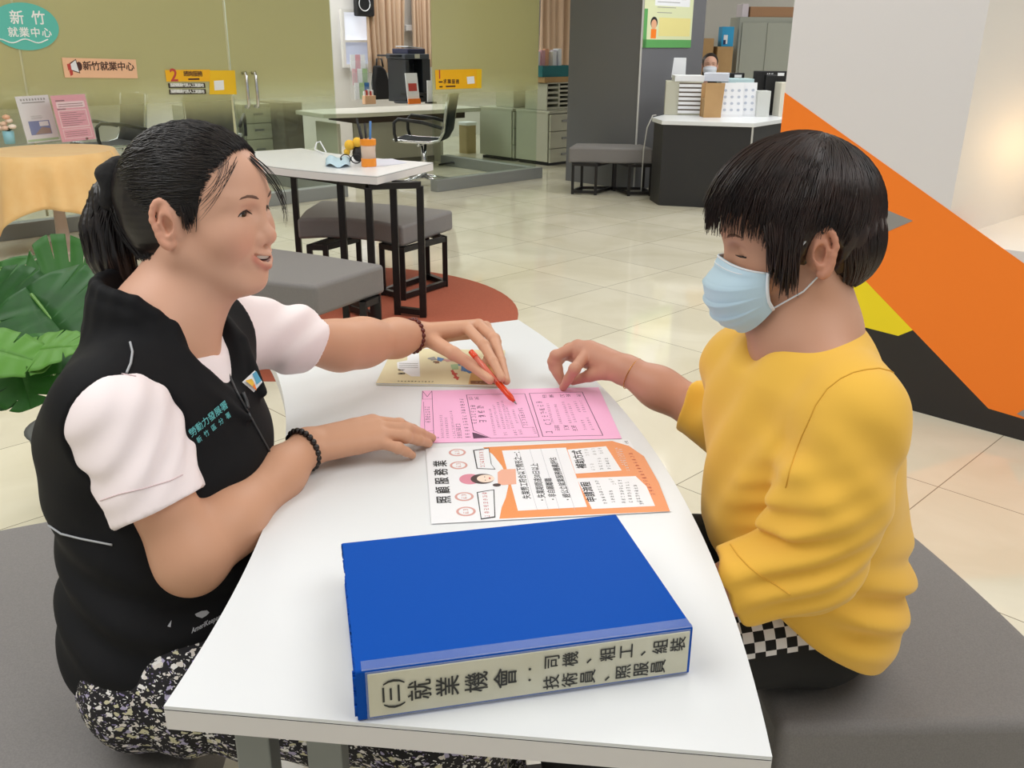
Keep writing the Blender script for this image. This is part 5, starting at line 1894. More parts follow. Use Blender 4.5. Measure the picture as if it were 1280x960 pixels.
poly_line([(300, 70), (645, 57), (735, 312), (450, 325), (345, 280), (300, 70)], .0011)
poly_line([(672, 55), (985, 42), (1112, 297), (757, 310), (672, 55)], .0013)
lt.prism([z7(*p) for p in ((338, 292), (365, 297), (440, 322), (345, 328))], .0004, .0005)
poly_line([(610, 180), (640, 260), (700, 255)], .0006)
for p0, p1, n, sz in (((75, 240), (68, 140), 7, .008), ((350, 245), (338, 128), 7, .0085), ((402, 238), (380, 130), 4, .0125), ((265, 330), (252, 240), 7, .008), ((315, 330), (270, 90), 14, .0075),
                      ((135, 335), (130, 318), 1, .005), ((165, 330), (150, 190), 12, .0045), ((195, 330), (180, 205), 11, .0045), ((235, 330), (208, 165), 14, .0045),
                      ((475, 310), (440, 150), 15, .0042), ((500, 270), (460, 125), 14, .0042), ((530, 270), (485, 110), 15, .0042), ((555, 268), (510, 100), 16, .0042), ((580, 265), (535, 130), 13, .0042), ((605, 235), (575, 150), 8, .0042), ((655, 250), (618, 140), 8, .0075), ((540, 308), (530, 285), 2, .005), ((600, 308), (585, 270), 3, .005), ((630, 300), (618, 270), 3, .005), ((715, 295), (695, 255), 4, .004),
                      ((330, 100), (322, 82), 2, .007), ((365, 98), (358, 80), 2, .007), ((765, 80), (760, 62), 2, .008), ((805, 78), (800, 60), 2, .008), ((870, 75), (865, 58), 2, .008), ((905, 73), (900, 55), 2, .008), ((970, 72), (962, 52), 2, .007),
                      ((790, 245), (728, 98), 7, .0105), ((815, 235), (780, 110), 11, .0045), ((845, 275), (835, 240), 3, .008), ((865, 235), (825, 115), 11, .0045), ((900, 270), (890, 240), 3, .008), ((920, 230), (870, 100), 11, .0045), ((950, 275), (935, 240), 3, .008), ((950, 225), (905, 110), 9, .0045), ((975, 165), (940, 95), 6, .0045), ((1005, 165), (975, 90), 6, .0045), ((1010, 270), (985, 205), 5, .0045), ((1055, 270), (1015, 190), 6, .0045), ((800, 290), (790, 275), 1, .012)):
    smallrow(lt, p0, p1, n, sz, m_pk2, z7)
lt.build('lettering', po2)

# booklet under the far hand
m_bk = mat('booklet_cream', (228, 216, 176), .45)
m_bk2 = mat('booklet_brown', (206, 160, 96), .45)
ctr, ex, ey, w, h = rect_from_px(((488, 437), (628, 438.5), (629, 481), (473, 482)), TZ + .005)
BM = frame_m((ctr.x, ctr.y, TZ + .0008), ex, ey)
bk = empty('booklet', (ctr.x, ctr.y, TZ), 'cream booklet with a brown band under the far hand holding the pen', 'booklet')
MB(m_paper).at(BM).rect(-w / 2 + .001, -h / 2 + .001, w / 2 - .001, h / 2 - .001, .0005, .0032).build('pages', bk)
mb = MB(m_bk, m_bk2).at(BM)
mb.use(m_bk).rect(-w / 2, -h / 2, w / 2, h / 2, 0, .0005); mb.rect(-w / 2, -h / 2, w / 2, h / 2, .0037, .0005)
mb.build('cover', bk)
BMi = BM.inverted()
def bpx(x, y):
    p = BMi @ U(470 + x / 7.53, 430 + y / 7.53, TZ + .005)
    return (p.x, p.y)
lt = MB(m_bk2, m_ink, m_paper, m_red, m_blue, m_greenp, mat('booklet_band', (130, 84, 44), .5)).at(BM)
lt.gz = .0045
lt.use(m_bk2).prism([bpx(*p) for p in ((870, 385), (1195, 385), (1190, 70), (1120, 70), (1080, 180), (900, 240))], .0042, .0044)
lt.use(MATS['booklet_band']).prism([bpx(*p) for p in ((890, 385), (1140, 385), (1130, 352), (888, 352))], .0044, .0046)
lt.use(m_paper).prism([bpx(*p) for p in ((195, 190), (290, 170), (295, 100), (400, 100), (415, 320), (330, 320), (200, 245))], .0042, .0044)
for k in range(4):
    p = bpx(225 + 25 * (k % 2), 262 + 34 * (k // 2)); lt.use(m_ink); glyph(lt, p[0], p[1], .010, k + 90)
for k in range(11):
    p = bpx(212 + 32 * k, 368); lt.use(m_ink); glyph(lt, p[0], p[1], .005, k + 60)
for k in range(5):
    p = bpx(945 + 40 * k, 368); lt.use(m_paper); glyph(lt, p[0], p[1], .005, k + 30)
for k, (x, y, m_) in enumerate(((510, 150, m_greyp), (560, 180, m_ink), (730, 225, m_greenp), (780, 205, m_blue), (850, 260, m_blue), (740, 290, m_red), (755, 325, m_red), (830, 200, m_blue), (640, 160, m_fpinkring))):
    lt.use(m_).disc(bpx(x, y), .006, .005, .0042, .0003, 12)
for m_, pts in ((m_blue, ((800, 215), (850, 225), (905, 272), (880, 285), (840, 262), (800, 262))), (m_red, ((700, 262), (722, 252), (778, 340), (762, 350))), (m_greenp, ((700, 205), (770, 198), (775, 245), (715, 250))),
                (m_greyp, ((490, 145), (545, 132), (570, 160), (520, 170))), (m_blue, ((575, 135), (640, 150), (610, 178), (570, 165))), (MATS['booklet_band'], ((540, 178), (585, 172), (595, 192), (555, 196))), (m_fpinkring, ((640, 160), (720, 150), (735, 170), (660, 178)))):
    lt.use(m_).prism([bpx(*p) for p in pts], .0043, .0047)
for k in range(3):
    a_, b_ = bpx(215, 200 + 18 * k), bpx(395, 196 + 18 * k)
    lt.use(m_greyp).rect(min(a_[0], b_[0]), a_[1] - .0012, max(a_[0], b_[0]), a_[1] + .0012, .0045, .0002)
lt.build('print', bk)

# blue binder
BH = .058
tl_, tr_, br_, bl_ = [U(*p, TZ + BH) for p in ((433, 684), (762, 640), (882, 778), (446, 837))]
ctr = (tl_ + tr_ + br_ + bl_) / 4
ex = ((tr_ - tl_) + (br_ - bl_)).normalized()
ey = Vector((-ex.y, ex.x, 0))
bw_ = ((tr_ - tl_).length + (br_ - bl_).length) / 2
bh_ = (tl_ + tr_ - br_ - bl_).dot(ey) / 2
m_blue_b = mat('binder_blue', (2, 76, 172), .6, spec=.12, bump=(160, .12, .0008))
m_label = mat('spine_label', (226, 220, 190), .5, noise=(30, (214, 206, 170), .6))
m_sleeve = mat('clear_sleeve', (214, 222, 236), .15, alpha=.16)
BM = frame_m((ctr.x, ctr.y, TZ + .0008), ex, ey)
bd = empty('ring_binder', (ctr.x, ctr.y, TZ), 'thick blue ring binder with a cream spine label on the near table', 'binder')
x0, x1, y0, y1 = -bw_ / 2, bw_ / 2, -bh_ / 2, bh_ / 2
mb = MB(m_blue_b).at(BM)
mb.box((0, 0, .0016), (bw_, bh_, .0032)); mb.build('bottom_cover', bd, bevel=.001)
mb = MB(m_blue_b).at(BM)
mb.box((0, 0, BH - .0016 - .0008), (bw_, bh_, .0032)); mb.build('top_cover', bd, bevel=.001)
mb = MB(m_blue_b).at(BM)
mb.prism(rrect(y0 - .004, 0, y0 + .004, BH - .0008, .003), x0, x1, Matrix(((0, 0, 1, 0), (1, 0, 0, 0), (0, 1, 0, 0), (0, 0, 0, 1))))
mb.build('spine', bd)
mb = MB(mat('page_block', (232, 230, 224), .8, bump=(3, .6, .002, (1, 1, 400)))).at(BM)
mb.box((-.002, .012, BH * .46), (bw_ - .024, bh_ - .04, BH * .78)); mb.build('pages', bd)
mb = MB(m_label).at(BM)
mb.box((.004, y0 - .0046, BH * .49), (bw_ - .014, .0014, BH - .009)); mb.build('spine_label', bd, bevel=.0006)
mb = MB(m_sleeve).at(BM)
mb.box((.003, y0 - .0056, BH * .5), (bw_ - .012, .0008, BH - .004))
mb.box((.003, y0 + .003, BH - .0006), (bw_ - .006, .014, .0008)); mb.build('clear_sleeve', bd)
# frayed blue corner strips on the left end
rr = random.Random(4)
mb = MB(m_blue_b).at(BM)
for k in range(26):
    zz = rr.uniform(.003, BH - .004); yy = y0 + rr.uniform(-.003, .004)
    mb.box((x0 - .0008, yy, zz), (.0035, .003, .004), Matrix.Translation((0, 0, 0)))
for k in range(60):
    yy = y0 + (y1 - y0) * rr.random()
    mb.box((x0, yy, BH - .0022), (rr.uniform(.0008, .0025), rr.uniform(.002, .006), .0022))
mb.build('frayed_edge', bd)
# spine lettering : characters turned a quarter turn, their tops pointing left
SM = BM @ Matrix(((0, -1, 0, 0), (0, 0, -1, y0 - .0062), (1, 0, 0, 0), (0, 0, 0, 1)))   # local x = up, y = left, z = out
lt = MB(mat('spine_ink', (44, 44, 40), .6)).at(SM)
def spx(fx, fz):                 # fraction along the label, fraction of the height
    return Matrix.Translation((BH * fz, -(x0 + bw_ * fx), .0))
lt.text('(三)', .0215, spx(.100, .49), .008, depth=.0001)
for ch, f in (('就', .182), ('業', .262), ('機', .345), ('會', .43)):
    lt.text(ch, .0245, spx(f, .49), .006, depth=.0001)
lt.disc((BH * .60, -(x0 + bw_ * .497)), .0014, .0014, 0, .0002, 10); lt.disc((BH * .38, -(x0 + bw_ * .497)), .0014, .0014, 0, .0002, 10)
for i, ch in enumerate('司機、粗工、組裝'):
    lt.text(ch, .0175, spx((.575, .632, .675, .748, .806, .846, .915, .972)[i] * .985, .69), .006, depth=.0001)
for i, ch in enumerate('技術員、照服員'):
    lt.text(ch, .0175, spx((.575, .632, .688, .735, .800, .857, .912)[i] * .985, .27), .006, depth=.0001)
lt.build('lettering', bd)

# pen in the far hand
p0 = U(646, 505, TZ + .0035)
p1 = UP(586, 438, U(586, 440, .80), (0, 1, 0))
pd = (p1 - p0)
m_pen = mat('pen_orange', (226, 70, 28), .25)
m_penc = mat('pen_clear_red', (236, 120, 100), .12, alpha=.75)
PEN0, PEN1 = p0, p0 + pd.normalized() * .142
pe = empty('pen', p0, 'orange gel pen held by the far hand, its tip on the pink sheet', 'pen')
def along(t): return PEN0.lerp(PEN1, t)
MB(m_steel).tube([along(0), along(.05)], [.0006, .0022], 10).build('tip', pe, smooth=True)
MB(m_pen).tube([along(.045), along(.09), along(.12), along(.40)], [.0026, .0042, .0056, .0058], 14).build('grip', pe, smooth=True)
MB(m_penc).tube([along(.40), along(.42), along(.90)], [.0058, .0052, .0050], 14).build('barrel', pe, smooth=True)
MB(m_pen).tube([along(.88), along(.90), along(1.0)], [.0050, .0056, .0052], 14).build('end_cap', pe, smooth=True)
# ------------------------------------------------------------------ people
m_skin = mat('skin', (214, 164, 136), .48, spec=.35, attr='Col')
m_eyew = mat('eye_white', (232, 226, 220), .2)
m_iris = mat('iris', (34, 22, 18), .12)
m_teeth = mat('teeth', (238, 234, 224), .25)
m_lash = mat('lash', (30, 20, 18), .6)

def LC(c):
    return np.array(lin(c)[:3])

def head_M(O, yaw, pitch, roll=0.0, sc=1.0):
    """columns forward, left, up; pitch > 0 looks down"""
    R = Matrix.Rotation(yaw, 3, 'Z') @ Matrix.Rotation(pitch, 3, 'Y') @ Matrix.Rotation(roll, 3, 'X')
    M = np.eye(4)
    M[:3, :3] = np.array(R) * sc
    M[:3, 3] = O
    return M

def hp(M, p):
    return Vector(M[:3, :3] @ _A(p) + M[:3, 3])

EAR = []
for _k in range(15):
    _a = math.radians(15 + (290 - 15) * _k / 14)
    _x, _z = .0150 * math.cos(_a), .0300 * math.sin(_a)
    if _z < 0:
        _x *= .80
    EAR.append((-.009 + _x - .18 * _z * 0 - .003 * math.sin(_a), .0815 - .0055 * math.cos(_a), .001 + _z))

def add_head(s, M, plump=1.0, mouth='smile', detail=True):
    s.frame(M)
    s.el((-.010, 0, .040), (.096, .073, .082))
    s.el((.034, 0, .036), (.055, .062, .060), k=.03)
    s.el((.040, 0, -.022), (.048, .058 * plump, .070), k=.03)
    for y in (1, -1):
        s.rc((-.002, y * .050, -.042), (.058, y * .020, -.084), .025 * plump, .021, k=.022)
        s.sp((.056, y * .034, -.024), .026 * plump, k=.02)
        s.el((.068, y * .029, .030), (.017, .024, .008), rot=(0, 0, y * 18), k=.014)
    s.sp((.067, 0, -.084), .021, k=.016)
    s.el((.072, 0, -.052), (.023, .029, .026), k=.014)
    s.rc((.077, 0, .012), (.0965, 0, -.021), .0075, .0095, k=.014)
    s.sp((.0970, 0, -.0235), .0124, k=.006)
    for y in (1, -1):
        s.sp((.0885, y * .0132, -.0275), .0096, k=.006)
        s.sp((.0945, y * .0062, -.0350), .0032, k=.003, mode='s')
        s.el((.094, y * .0305, .011), (.012, .018, .010), k=.010, mode='s')
        s.sp((.0690, y * .0305, .0105), .0145, k=.003)
        if mouth != 'masked':
            s.el((.0840, y * .0312, .0100), (.0085, .0140, .0040), rot=(y * -8, 0, y * 14), k=.001, mode='s')
        else:
            s.el((.0840, y * .0305, .0035), (.004, .0125, .0008), rot=(0, 0, y * 12), k=.001, mode='s')
    if mouth == 'smile':
        for y in (1, -1):
            s.chain([(.0765, y * .0285, -.0440), (.0890, y * .014, -.0490), (.0950, 0, -.0508)], [.0022, .0042, .0048], k=.005)
            s.chain([(.0765, y * .0280, -.0455), (.0880, y * .014, -.0600), (.0935, 0, -.0645)], [.0022, .0048, .0054], k=.006)
            s.chain([(.083, y * .018, -.027), (.0755, y * .033, -.038), (.069, y * .036, -.052)], [.0014, .0024, .001], k=.008, mode='s')
            s.sp((.058, y * .038, -.018), .023, k=.016)
        s.chain([(.0855, .0245, -.0455), (.0950, .0115, -.0540), (.0980, 0, -.0570), (.0950, -.0115, -.0540), (.0855, -.0245, -.0455)], [.0016, .0040, .0046, .0040, .0016], k=.0015, mode='s')
        s.el((.0780, 0, -.0535), (.0185, .0225, .0058), k=.001, mode='s')
    # ears
    for y in (1, -1):
        s.el((-.0095, y * .0805, .001), (.0150, .0062, .0290), rot=(0, 0, y * 20), k=.005)
        s.el((-.003, y * .072, -.002), (.012, .010, .02), k=.01)
        pts = [(p[0], y * p[1], p[2]) for p in EAR]
        s.chain(pts, [.0030, .0033, .0035, .0036, .0036, .0036, .0035, .0034, .0034, .0034, .0036, .0042, .0052, .0056, .0045], k=.004)
        s.el((-.005, y * .085, -.001), (.0085, .0085, .0125), rot=(0, 0, y * 20), k=.004, mode='s')
        s.chain([(-.012, y * .085, .014), (-.014, y * .0855, .002), (-.009, y * .083, -.010)], [.0022, .0026, .002], k=.003)
    s.frame(None)

def hand(s, wrist, mcp, pip, tip, thumb, r=.0090, wr=(.021, .014), cmc=None):
    """wrist point, four knuckles, four middle joints, four tips (index..little), thumb chain"""
    wrist = Vector(wrist)
    mcp = [Vector(p) for p in mcp]
    p = Shape()
    side = (mcp[0] - mcp[3]).normalized()
    for i, m in enumerate(mcp):
        w = wrist + side * (.014 - .0095 * i)
        p.rc(w, m, .0172, .0124 - .0006 * i, k=.016)
    p.rc(mcp[0].lerp(wrist, .3), mcp[3].lerp(wrist, .3), .0105, .0095, k=.012)
    rr_ = [1.0, 1.03, .97, .86]
    for i in range(4):
        a, b, c = mcp[i], Vector(pip[i]), Vector(tip[i])
        d = b.lerp(c, .54)
        n = (b - a).cross(c - b)
        out = (b - (a + c) / 2)
        if out.length > 1e-4:
            d = d + out.normalized() * .0016
        k = rr_[i]
        f = Shape()
        f.chain([a, b, d, c], [r * 1.06 * k, r * .98 * k, r * .86 * k, r * .70 * k], k=.0035)
        f.sp(b, r * 1.02 * k, k=.004)
        p.grp(f, k=.0035)
    th = [Vector(q) for q in thumb]
    f = Shape()
    f.chain(th, [.0155, .0125, .0108, .0080][:len(th)], k=.006)
    p.grp(f, k=.007)
    s.grp(p, k=.012)

def frac(a, b, t):
    return Vector(a).lerp(Vector(b), t)

def strands_on(paths, r0, r1=.0003):
    P = np.array(paths)
    K = P.shape[1]
    t = np.linspace(0, 1, K)
    rad = np.broadcast_to(r0 * (1 - t ** 3) + r1, P.shape[:2]).copy()
    return P, rad

from mathutils.bvhtree import BVHTree
def bvh_of(o):
    me = o.data
    n = len(me.vertices)
    co = np.empty(n * 3, np.float32); me.vertices.foreach_get('co', co)
    vs = [Vector(v) for v in co.reshape(-1, 3)]
    fs = [tuple(p.vertices) for p in me.polygons]
    return BVHTree.FromPolygons(vs, fs)
def surf(bvh, px, py, lift=.0012):
    o = Vector((0, 0, HC)); d = ray(px, py).normalized()
    h = bvh.ray_cast(o, d)
    if h[0] is None:
        return None
    n = h[1] if h[1].dot(d) < 0 else -h[1]
    return h[0] + n * lift

def drape(name, bvh, mbs, parent):
    """flat print (px,py) -> onto the cloth"""
    pass

# ================================================================== A : woman in the black vest
A_ear = UD(203, 287, 1.19)
A_R = head_M((0, 0, 0), math.radians(-12), math.radians(-1), math.radians(-3), .965)
AO = np.array(A_ear) - A_R[:3, :3] @ _A((-.010, -.080, .0))
A_M = A_R.copy(); A_M[:3, 3] = AO
NBa = Vector((-.485, 1.222, .965))
S1, E1, W1 = Vector((-.484, 1.050, .893)), Vector((-.404, 1.012, .722)), U(386, 562, .766)
S2, E2 = Vector((-.455, 1.385, .910)), Vector((-.305, 1.545, .832))
W2 = U(520, 421, .800)

sA = Shape()
add_head(sA, A_M, 1.06)
sA.frame(A_M)
sA.rc((-.022, 0, -.045), (-.024, 0, -.06), .050, .050, k=.03)
sA.frame(None)
nk = hp(A_M, (-.020, 0, -.050))
sA.rc(nk, NBa, .049, .055, k=.03)
sA.rc(hp(A_M, (.02, 0, -.075)), NBa + Vector((.012, 0, .0)), .035, .045, k=.03)
# trunk (under the clothes)
sA.el((-.49, 1.21, .80), (.09, .14, .13), k=.04)
sA.rc(NBa, (-.50, 1.13, .58), .07, .11, k=.04)
sA.rc(S1, NBa, .042, .045, k=.03); sA.rc(S2, NBa, .042, .045, k=.03)
# arms
def arm(s, S, E, W, up=(.040, .041), fore=(.0415, .0265)):
    s.rc(S, E, up[0], up[1], k=.02)
    m = frac(E, W, .28)
    s.rc(E, m, .0405, fore[0], k=.03)
    s.rc(m, frac(E, W, .72), fore[0], .0325, k=.03)
    s.rc(frac(E, W, .72), W, .0325, fore[1], k=.03)
arm(sA, S1, E1, W1)
arm(sA, S2, E2, W2, (.040, .040), (.0405, .0265))
# right (near) hand : flat on the table
zt = TZ
mcpA = [U(466, 530, zt + .047), U(474, 537, zt + .046), U(477, 546, zt + .041), U(476, 556, zt + .033)]
pipA = [U(500, 533, zt + .044), U(510, 539, zt + .044), U(508, 548, zt + .038), U(499, 562, zt + .029)]
tipA = [U(531, 544, zt + .008), U(541, 549, zt + .008), U(537, 556, zt + .008), U(517, 571, zt + .008)]
hand(sA, W1, mcpA, pipA, tipA, [frac(W1, mcpA[0], .35) + Vector((0, .012, -.010)), U(452, 540, zt + .020), U(474, 545, zt + .013), U(492, 549, zt + .009)], .0098)
# left (far) hand : holding the pen
g0 = along(.44); g1 = along(.52)
mcpB = [U(583, 411, zt + .083), U(597, 407, zt + .082), U(606, 409, zt + .073), U(609, 414, zt + .060)]
pen_n = Vector((0, 0, 1))
tI, tM = along(.40) + Vector((.007, -.004, .010)), along(.36) + Vector((.012, .008, .004))
pipB = [U(604, 432, zt + .074), U(617, 424, zt + .070), U(619, 428, zt + .056), U(615, 434, zt + .042)]
tipB = [tI, tM, U(612, 452, zt + .014), U(604, 456, zt + .012)]
thB = [frac(W2, mcpB[0], .30) + Vector((.0, -.016, -.010)), U(566, 443, zt + .060), U(588, 456, zt + .044), along(.45) + Vector((-.010, -.006, .002))]
hand(sA, W2, mcpB, pipB, tipB, thB, .0104)
# legs
HA1, KA1, FA1 = Vector((-.47, 1.040, .52)), Vector((-.09, .98, .52)), Vector((-.07, .98, .10))
HA2, KA2, FA2 = Vector((-.50, 1.21, .52)), Vector((-.08, 1.20, .52)), Vector((-.06, 1.22, .10))
for H_, K_, F_ in ((HA1, KA1, FA1), (HA2, KA2, FA2)):
    sA.rc(H_, K_, .07, .05, k=.03); sA.rc(K_, F_, .048, .034, k=.03)
    sA.rc(F_, F_ + Vector((.02, 0, -.05)), .034, .03, k=.02); sA.rc(F_ + Vector((-.01, 0, -.06)), F_ + Vector((.13, 0, -.075)), .030, .020, k=.02)

def skin_col(M, base, lips, hands, mask=False, smile=True):
    b, hnd, lp = LC(base), LC(hands), LC(lips)
    R = M[:3, :3]; O = M[:3, 3]
    def f(V):
        C = np.tile(b, (len(V), 1))
        q = (V - O) @ R
        dist = np.linalg.norm(q, axis=1)
        far = dist > .17
        wf = np.clip((dist - .13) / .09, 0, 1)[:, None]
        C[:] = C * (1 - wf) + hnd * wf
        def blend(w, c):
            C[:] = C * (1 - w[:, None]) + c * w[:, None]
        head = ~far
        ch = np.exp(-(((q[:, 0] - .066) / .03) ** 2 + ((np.abs(q[:, 1]) - .040) / .022) ** 2 + ((q[:, 2] + .026) / .020) ** 2)) * head
        blend(ch * .30, LC((226, 140, 116)))
        ns = np.exp(-(((q[:, 0] - .103) / .012) ** 2 + (q[:, 1] / .014) ** 2 + ((q[:, 2] + .025) / .012) ** 2)) * head
        blend(ns * .28, LC((222, 138, 116)))
        er = np.clip((np.abs(q[:, 1]) - .072) / .010, 0, 1) * (np.abs(q[:, 2]) < .04) * (q[:, 0] < .02) * head
        blend(er * .30, LC((214, 126, 100)))
        if not mask:
            # lips
            zz = q[:, 2] + .056
            cz = np.where(np.abs(q[:, 1]) < .027, .0065 * (1 - (np.abs(q[:, 1]) / .027) ** 2), 0)
            up_c = -.0500 + .0060 * (np.abs(q[:, 1]) / .028) ** 2
            w = np.exp(-((q[:, 2] - (up_c - .0012)) / .0028) ** 2) + np.exp(-((q[:, 2] - (-.0640 + .0185 * (np.abs(q[:, 1]) / .028) ** 2)) / .0042) ** 2)
            w = np.clip(w, 0, 1) * np.clip((.029 - np.abs(q[:, 1])) / .006, 0, 1) * (q[:, 0] > .074) * head
            blend(w * .62, lp)
            inn = (((q[:, 0] - .0780) / .0180) ** 2 + (q[:, 1] / .0225) ** 2 + ((q[:, 2] + .0535) / .0066) ** 2 < 1) * (q[:, 0] < .0890 - 20 * q[:, 1] ** 2) * head
            blend(inn * .85, LC((84, 32, 30)))
        return C
    return f
personA = empty('person', (-.50, 1.10, SEAT), 'smiling woman with a ponytail and black vest, holding an orange pen', 'person')
VA, QA = sdf_mesh(sA, .0019)
bodyA = np_obj('body', VA, QA, m_skin, personA, skin_col(A_M, (222, 172, 146), (206, 112, 100), (212, 160, 130)))

# eyes, brows, teeth
def eye_parts(M, root, bvh, look=(1, 0, 0), brow=(112, 82, 68), closed=False):
    for y in (1, -1):
        if not closed:
            c = hp(M, (.0690, y * .0305, .0105))
            Mx = Matrix(M.tolist()); Mx.translation = c
            e = MB(m_eyew).at(Mx).ball((0, 0, 0), .0132, 20).build('eye', root, smooth=True)
            lk = Vector(look).normalized()
            q = Vector((1, 0, 0)).rotation_difference(lk).to_matrix().to_4x4()
            mb = MB(m_iris).at(Mx @ q)
            n = 16
            vs = [(.0136, 0, 0)]
            for rr_ in (.0034, .0064):
                for k in range(n):
                    w = 2 * math.pi * k / n
                    vs.append((math.sqrt(.0136 ** 2 - rr_ ** 2), rr_ * math.cos(w), rr_ * math.sin(w)))
            fs = [(0, 1 + k, 1 + (k + 1) % n) for k in range(n)] + [(1 + k, 1 + n + k, 1 + n + (k + 1) % n, 1 + (k + 1) % n) for k in range(n)]
            mb.raw(vs, fs)
            mb.build('iris', e, smooth=True)
            up_ = [(y * .0180, .0085), (y * .022, .0128), (y * .0285, .0148), (y * .0365, .0136), (y * .0425, .0102), (y * .0465, .0078)]
        else:
            up_ = [(y * .0190, .0040), (y * .025, .0034), (y * .031, .0030), (y * .037, .0032), (y * .0440, .0040)]
        def on_face(q, lift):
            d = Vector(M[:3, :3] @ _A((-1, 0, 0))).normalized()
            h = bvh.ray_cast(hp(M, (.16, q[0], q[1])), d)
            return h[0] - d * lift
        mb = MB(m_lash)
        mb.tube([on_face(p, .0004) for p in up_], [.0005, .0011, .0013, .0013, .0010, .0005][:len(up_)], 6)
        mb.build('eyelashes', root, smooth=True)
        bp = [(y * .013, .0285), (y * .019, .0312), (y * .026, .0332), (y * .034, .0342), (y * .042, .0325), (y * .049, .0285)]
        mb = MB(mat('brow_%d_%d' % (brow[0], brow[1]), brow, .8))
        mb.tube([on_face(p, -.0009) for p in bp], [.0010, .0022, .0024, .0021, .0015, .0005], 8)
        mb.build('eyebrow', root, smooth=True)
eye_parts(A_M, personA, bvh_of(bodyA), (1, -.05, -.10))
tt = MB(m_teeth)
rows = []
for j in range(2):
    rows.append([tuple(hp(A_M, (.0920 - 22 * y * y, y, -.0480 - .0078 * j + 8 * y * y))) for y in [(-.021 + .042 * i / 16) for i in range(17)]])
tt.sheet(rows).build('teeth', personA, smooth=True, solid=.003)

# ---- hair of A
m_hairA = mat('hair_black', (22, 18, 19), .34, spec=.5, noise=(60, (34, 26, 26), .6))
TIE = _A((-.120, -.002, .040))
hA = Shape(A_M)
hA.el((-.012, 0, .040), (.104, .081, .087))
hA.el((-.050, 0, -.018), (.058, .066, .058), k=.03)
hA.rc((-.080, 0, .03), TIE, .05, .024, k=.04)
hA.el((.092, 0, -.028), (.078, .104, .108), k=.006, mode='s')
for y in (1, -1):
    hA.el((-.006, y * .086, -.012), (.028, .034, .042), k=.005, mode='s')
RA_, OA_ = A_M[:3, :3], A_M[:3, 3]
def hair_dispA(P):
    q = (P - OA_) @ RA_ - TIE
    a = np.arctan2(q[..., 1], q[..., 2] + .03)
    return .25 * (.0006 * np.sin(a * 46 + 3 * np.sin(q[..., 0] * 30)) + .0004 * np.sin(a * 97 + q[..., 0] * 50)) * np.clip((.05 - q[..., 0] - TIE[0]) / .06, 0, 1)
hairA = sdf_obj('hair', hA, .0026, m_hairA, personA, hair_dispA)
rs = np.random.RandomState(3)
paths = []
K_ = 10
for n in range(1900):
    w = rs.uniform(-1, 1)
    f_ = rs.uniform(-.03, .70) if n % 3 else rs.uniform(-.05, .03)
    # hairline from ear (w=+-1) over the forehead
    a = w * 1.75
    st = _A((.030 + .045 * math.cos(a * .9), .080 * math.sin(a) / math.sin(1.75) if abs(a) > 1.57 else .080 * math.sin(a), .012 + .085 * max(0, math.cos(a)) ** .8))
    tt_ = np.linspace(f_, 1, K_)[:, None]
    p = st * (1 - tt_) + (TIE + rs.normal(0, .008, 3)) * tt_
    c = _A((-.012, 0, .043)); r_ = _A((.104, .081, .088))
    d = (p - c)
    ln = np.linalg.norm(d / r_, axis=1, keepdims=True)
    onS = c + d / np.maximum(ln, .3) * (1.004 + rs.uniform(-.004, .016))
    u = np.clip((tt_ - .72) / .28, 0, 1)
    p2 = onS * (1 - u ** 2) + (TIE + rs.normal(0, .007, 3)) * u ** 2
    p2 = p2 + .0012 * np.sin(tt_ * 9 + n)
    paths.append(p2 @ RA_.T + OA_)
for n in range(420):
    q = rs.rand(); sg = 1 if n % 2 else -1
    st = _A((-.028 - .075 * q, sg * .066 * math.sqrt(max(0, 1 - q ** 2.2)) + .004, -.058 + .02 * (1 - q) * rs.rand()))
    t = np.linspace(0, 1, K_)[:, None]
    p = st * (1 - t) + (TIE + rs.normal(0, .010, 3)) * t
    c = _A((-.040, 0, .0)); d = p - c
    p = p + d / np.linalg.norm(d, axis=1, keepdims=True) * (.010 * np.sin(np.pi * t))
    paths.append(p @ RA_.T + OA_)
for n in range(160):
    q = rs.rand(); sg = 1 if n % 2 else -1
    st = _A((.006 + .036 * q, .079 - .012 * q, .046 - .006 * q)); en = _A((.016 + .010 * q + .003 * rs.normal(), .0705 - .004 * q, -.008 + .018 * q + .005 * rs.normal()))
    t = np.linspace(0, 1, K_)[:, None]
    p = st * (1 - t) + en * t + _A((.004, .003, 0)) * (4 * t * (1 - t))
    p[:, 1] *= sg
    paths.append(p @ RA_.T + OA_)
P, rad = strands_on(paths, .0006)
rad *= np.clip(np.linspace(0, 4, K_) + .25, 0, 1)
strands_obj('hair_strands', P, rad, m_hairA, hairA)
